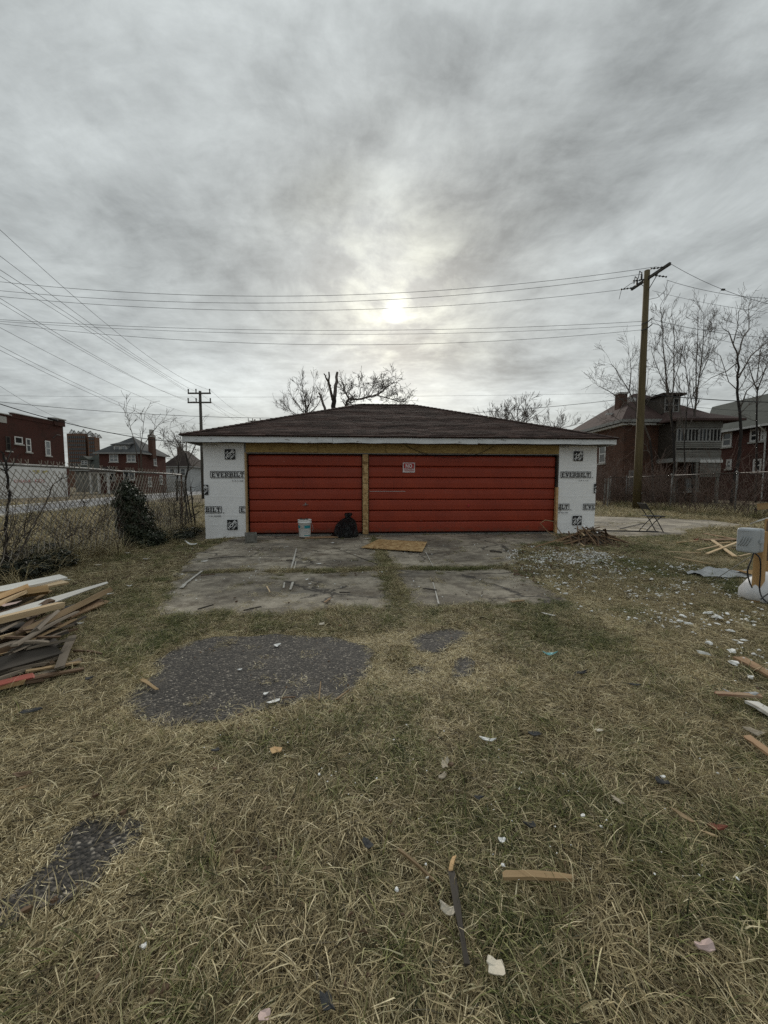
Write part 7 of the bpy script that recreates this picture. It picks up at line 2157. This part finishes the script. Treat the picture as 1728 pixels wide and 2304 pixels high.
# grass pushing through the seams between the slabs
rs2 = np.random.default_rng(9)
sx1 = rs2.uniform(-2.3, 2.3, 640); sy1 = 5.86 + rs2.normal(0, .05, 640) + .06 * np.sin(sx1 * 3)
k_ = vnoise(sx1, sy1, 1.4, 5.) > .30; sx1, sy1 = sx1[k_], sy1[k_]
sy2 = rs2.uniform(4.0, 8.9, 420); sx2 = .44 + rs2.normal(0, .07, 420) + .10 * np.clip((6.6 - np.abs(sy2 - 6.2)) - 5.9, 0, 1) * rs2.normal(0, 1, 420)
sx3 = rs2.uniform(-2.8, 5.2, 130); sy3 = 9.93 + rs2.normal(0, .03, 130); k_ = vnoise(sx3, sy3, 1.5, 8.) > .62; sx3, sy3 = sx3[k_], sy3[k_]
wx4 = rs2.uniform(-2.8, 4.6, 900); wy4 = rs2.uniform(4.1, 9.8, 900); k_ = (vnoise(wx4, wy4, 2.6, 41.) * .6 + vnoise(wx4, wy4, 6., 43.) * .4) > .66; wx4, wy4 = wx4[k_], wy4[k_]
sx1 = np.concatenate([sx1, wx4]); sy1 = np.concatenate([sy1, wy4])
sxs, sys_ = np.concatenate([sx1, sx2, sx3]), np.concatenate([sy1, sy2, sy3])
P = np.concatenate([p3(xa, ya), p3(xb, yb), p3(sxs, sys_, .012)])
sc_ = np.concatenate([rng.uniform(.5, 1.05, len(xa)), rng.uniform(.6, 1.1, len(xb)), rng.uniform(.35, .7, len(sxs))])
tag(scatter('grass', TF, P, sc_, 10, .16, 5), 'olive green tufts of grass growing through the straw', None, None, 'stuff')
# short broken straw where feet and wheels have worn the grass away
def kD(x, y): return np.where(hard(x, y), .012, np.clip(trod(x, y) * 1.2 + .9 * grown(x, y, .13) + .12, 0, 1)) * fr_ok(x, y)
xa, ya = field(26000, -4.5, 6.0, .3, 5.2, 31, kD)
tag(scatter('short_straw', TD, p3(xa, ya, .004), rng.uniform(.7, 1.2, len(xa)), 6, .05, 32), 'short broken straw on the trodden bare ground', None, None, 'stuff')
# long loose strands on top
xa, ya = field(2400, -5, 7, .2, 5, 6, lambda x, y: np.where(hard(x, y), .0, .8) * fr_ok(x, y))
tag(scatter('dry_strands', TS, p3(xa, ya, .012), rng.uniform(.6, 1.1, len(xa)), 6, .1, 7), 'long pale dry strands lying over the grass', None, None, 'stuff')
# rough field beyond the left fence, verge by the right fence
rdpoly = [(p.x, p.y) for p in ra] + [(p.x, p.y) for p in rb][::-1]
def kL(x, y): return np.where(inpoly(x, y, rdpoly), 0, np.clip(.35 + vnoise(x, y, .5, 4.), 0, 1)) * (np.abs(x) < y * 1.1 + 3)
xa, ya = field(11000, -26, -4.7, 4, 30, 10, lambda x, y: kL(x, y) * np.clip(11 / y, .2, 1))
xb, yb = field(7000, 6.8, 24, 10.5, 26, 11, lambda x, y: np.where(hard(x, y), 0, .8) * (np.abs(x) < y * 1.15 + 1))
P = np.concatenate([p3(xa, ya), p3(xb, yb)])
FT = protos('field_tuft', 'blade_straw', [(85, .09, .06, .16, R(14), R(70), R(70), .0046) for _ in range(5)] + [(85, .11, .06, .16, R(10), R(55), R(60), .0044, 1.1 * k) for k in range(5)])
tag(scatter('field_grass', FT, P, rng.uniform(1.4, 2.6, len(P)), 10, .12, 12), 'rough dull grass of the field beyond the fences', None, None, 'stuff')
xa, ya = field(9000, -26, -4.7, 4, 30, 13, lambda x, y: kL(x, y) * .8 * np.clip(11 / y, .2, 1))
xb, yb = field(3000, 6.8, 24, 10.5, 26, 14, lambda x, y: np.where(hard(x, y), 0, .7) * (np.abs(x) < y * 1.15 + 1))
P = np.concatenate([p3(xa, ya), p3(xb, yb)])
tag(scatter('field_straw', TH, P, rng.uniform(1.8, 3.0, len(P)), 8, .05, 15), 'dead straw lying in the field beyond the fences', None, None, 'stuff')
# standing dead weeds along both fences
wx, wy = [], []
rw = np.random.default_rng(17)
for k in range(420):
    p = along(rw.random()); o2 = rw.uniform(-.3, 3.0); wx.append(p.x + rw.normal(0, .2)); wy.append(p.y + o2)
for k in range(160):
    wx.append(FX + rw.normal(0, .18)); wy.append(rw.uniform(5, 11.6))
for k in range(120):
    wx.append(rw.uniform(6.9, 10)); wy.append(rw.uniform(16.5, 20))
wx, wy = np.array(wx), np.array(wy)
tag(scatter('dead_weeds', TL, p3(wx, wy), rw.uniform(.5, 1.25, len(wx)), 5, .15, 18), 'standing dead weeds along the fences', None, None, 'stuff')
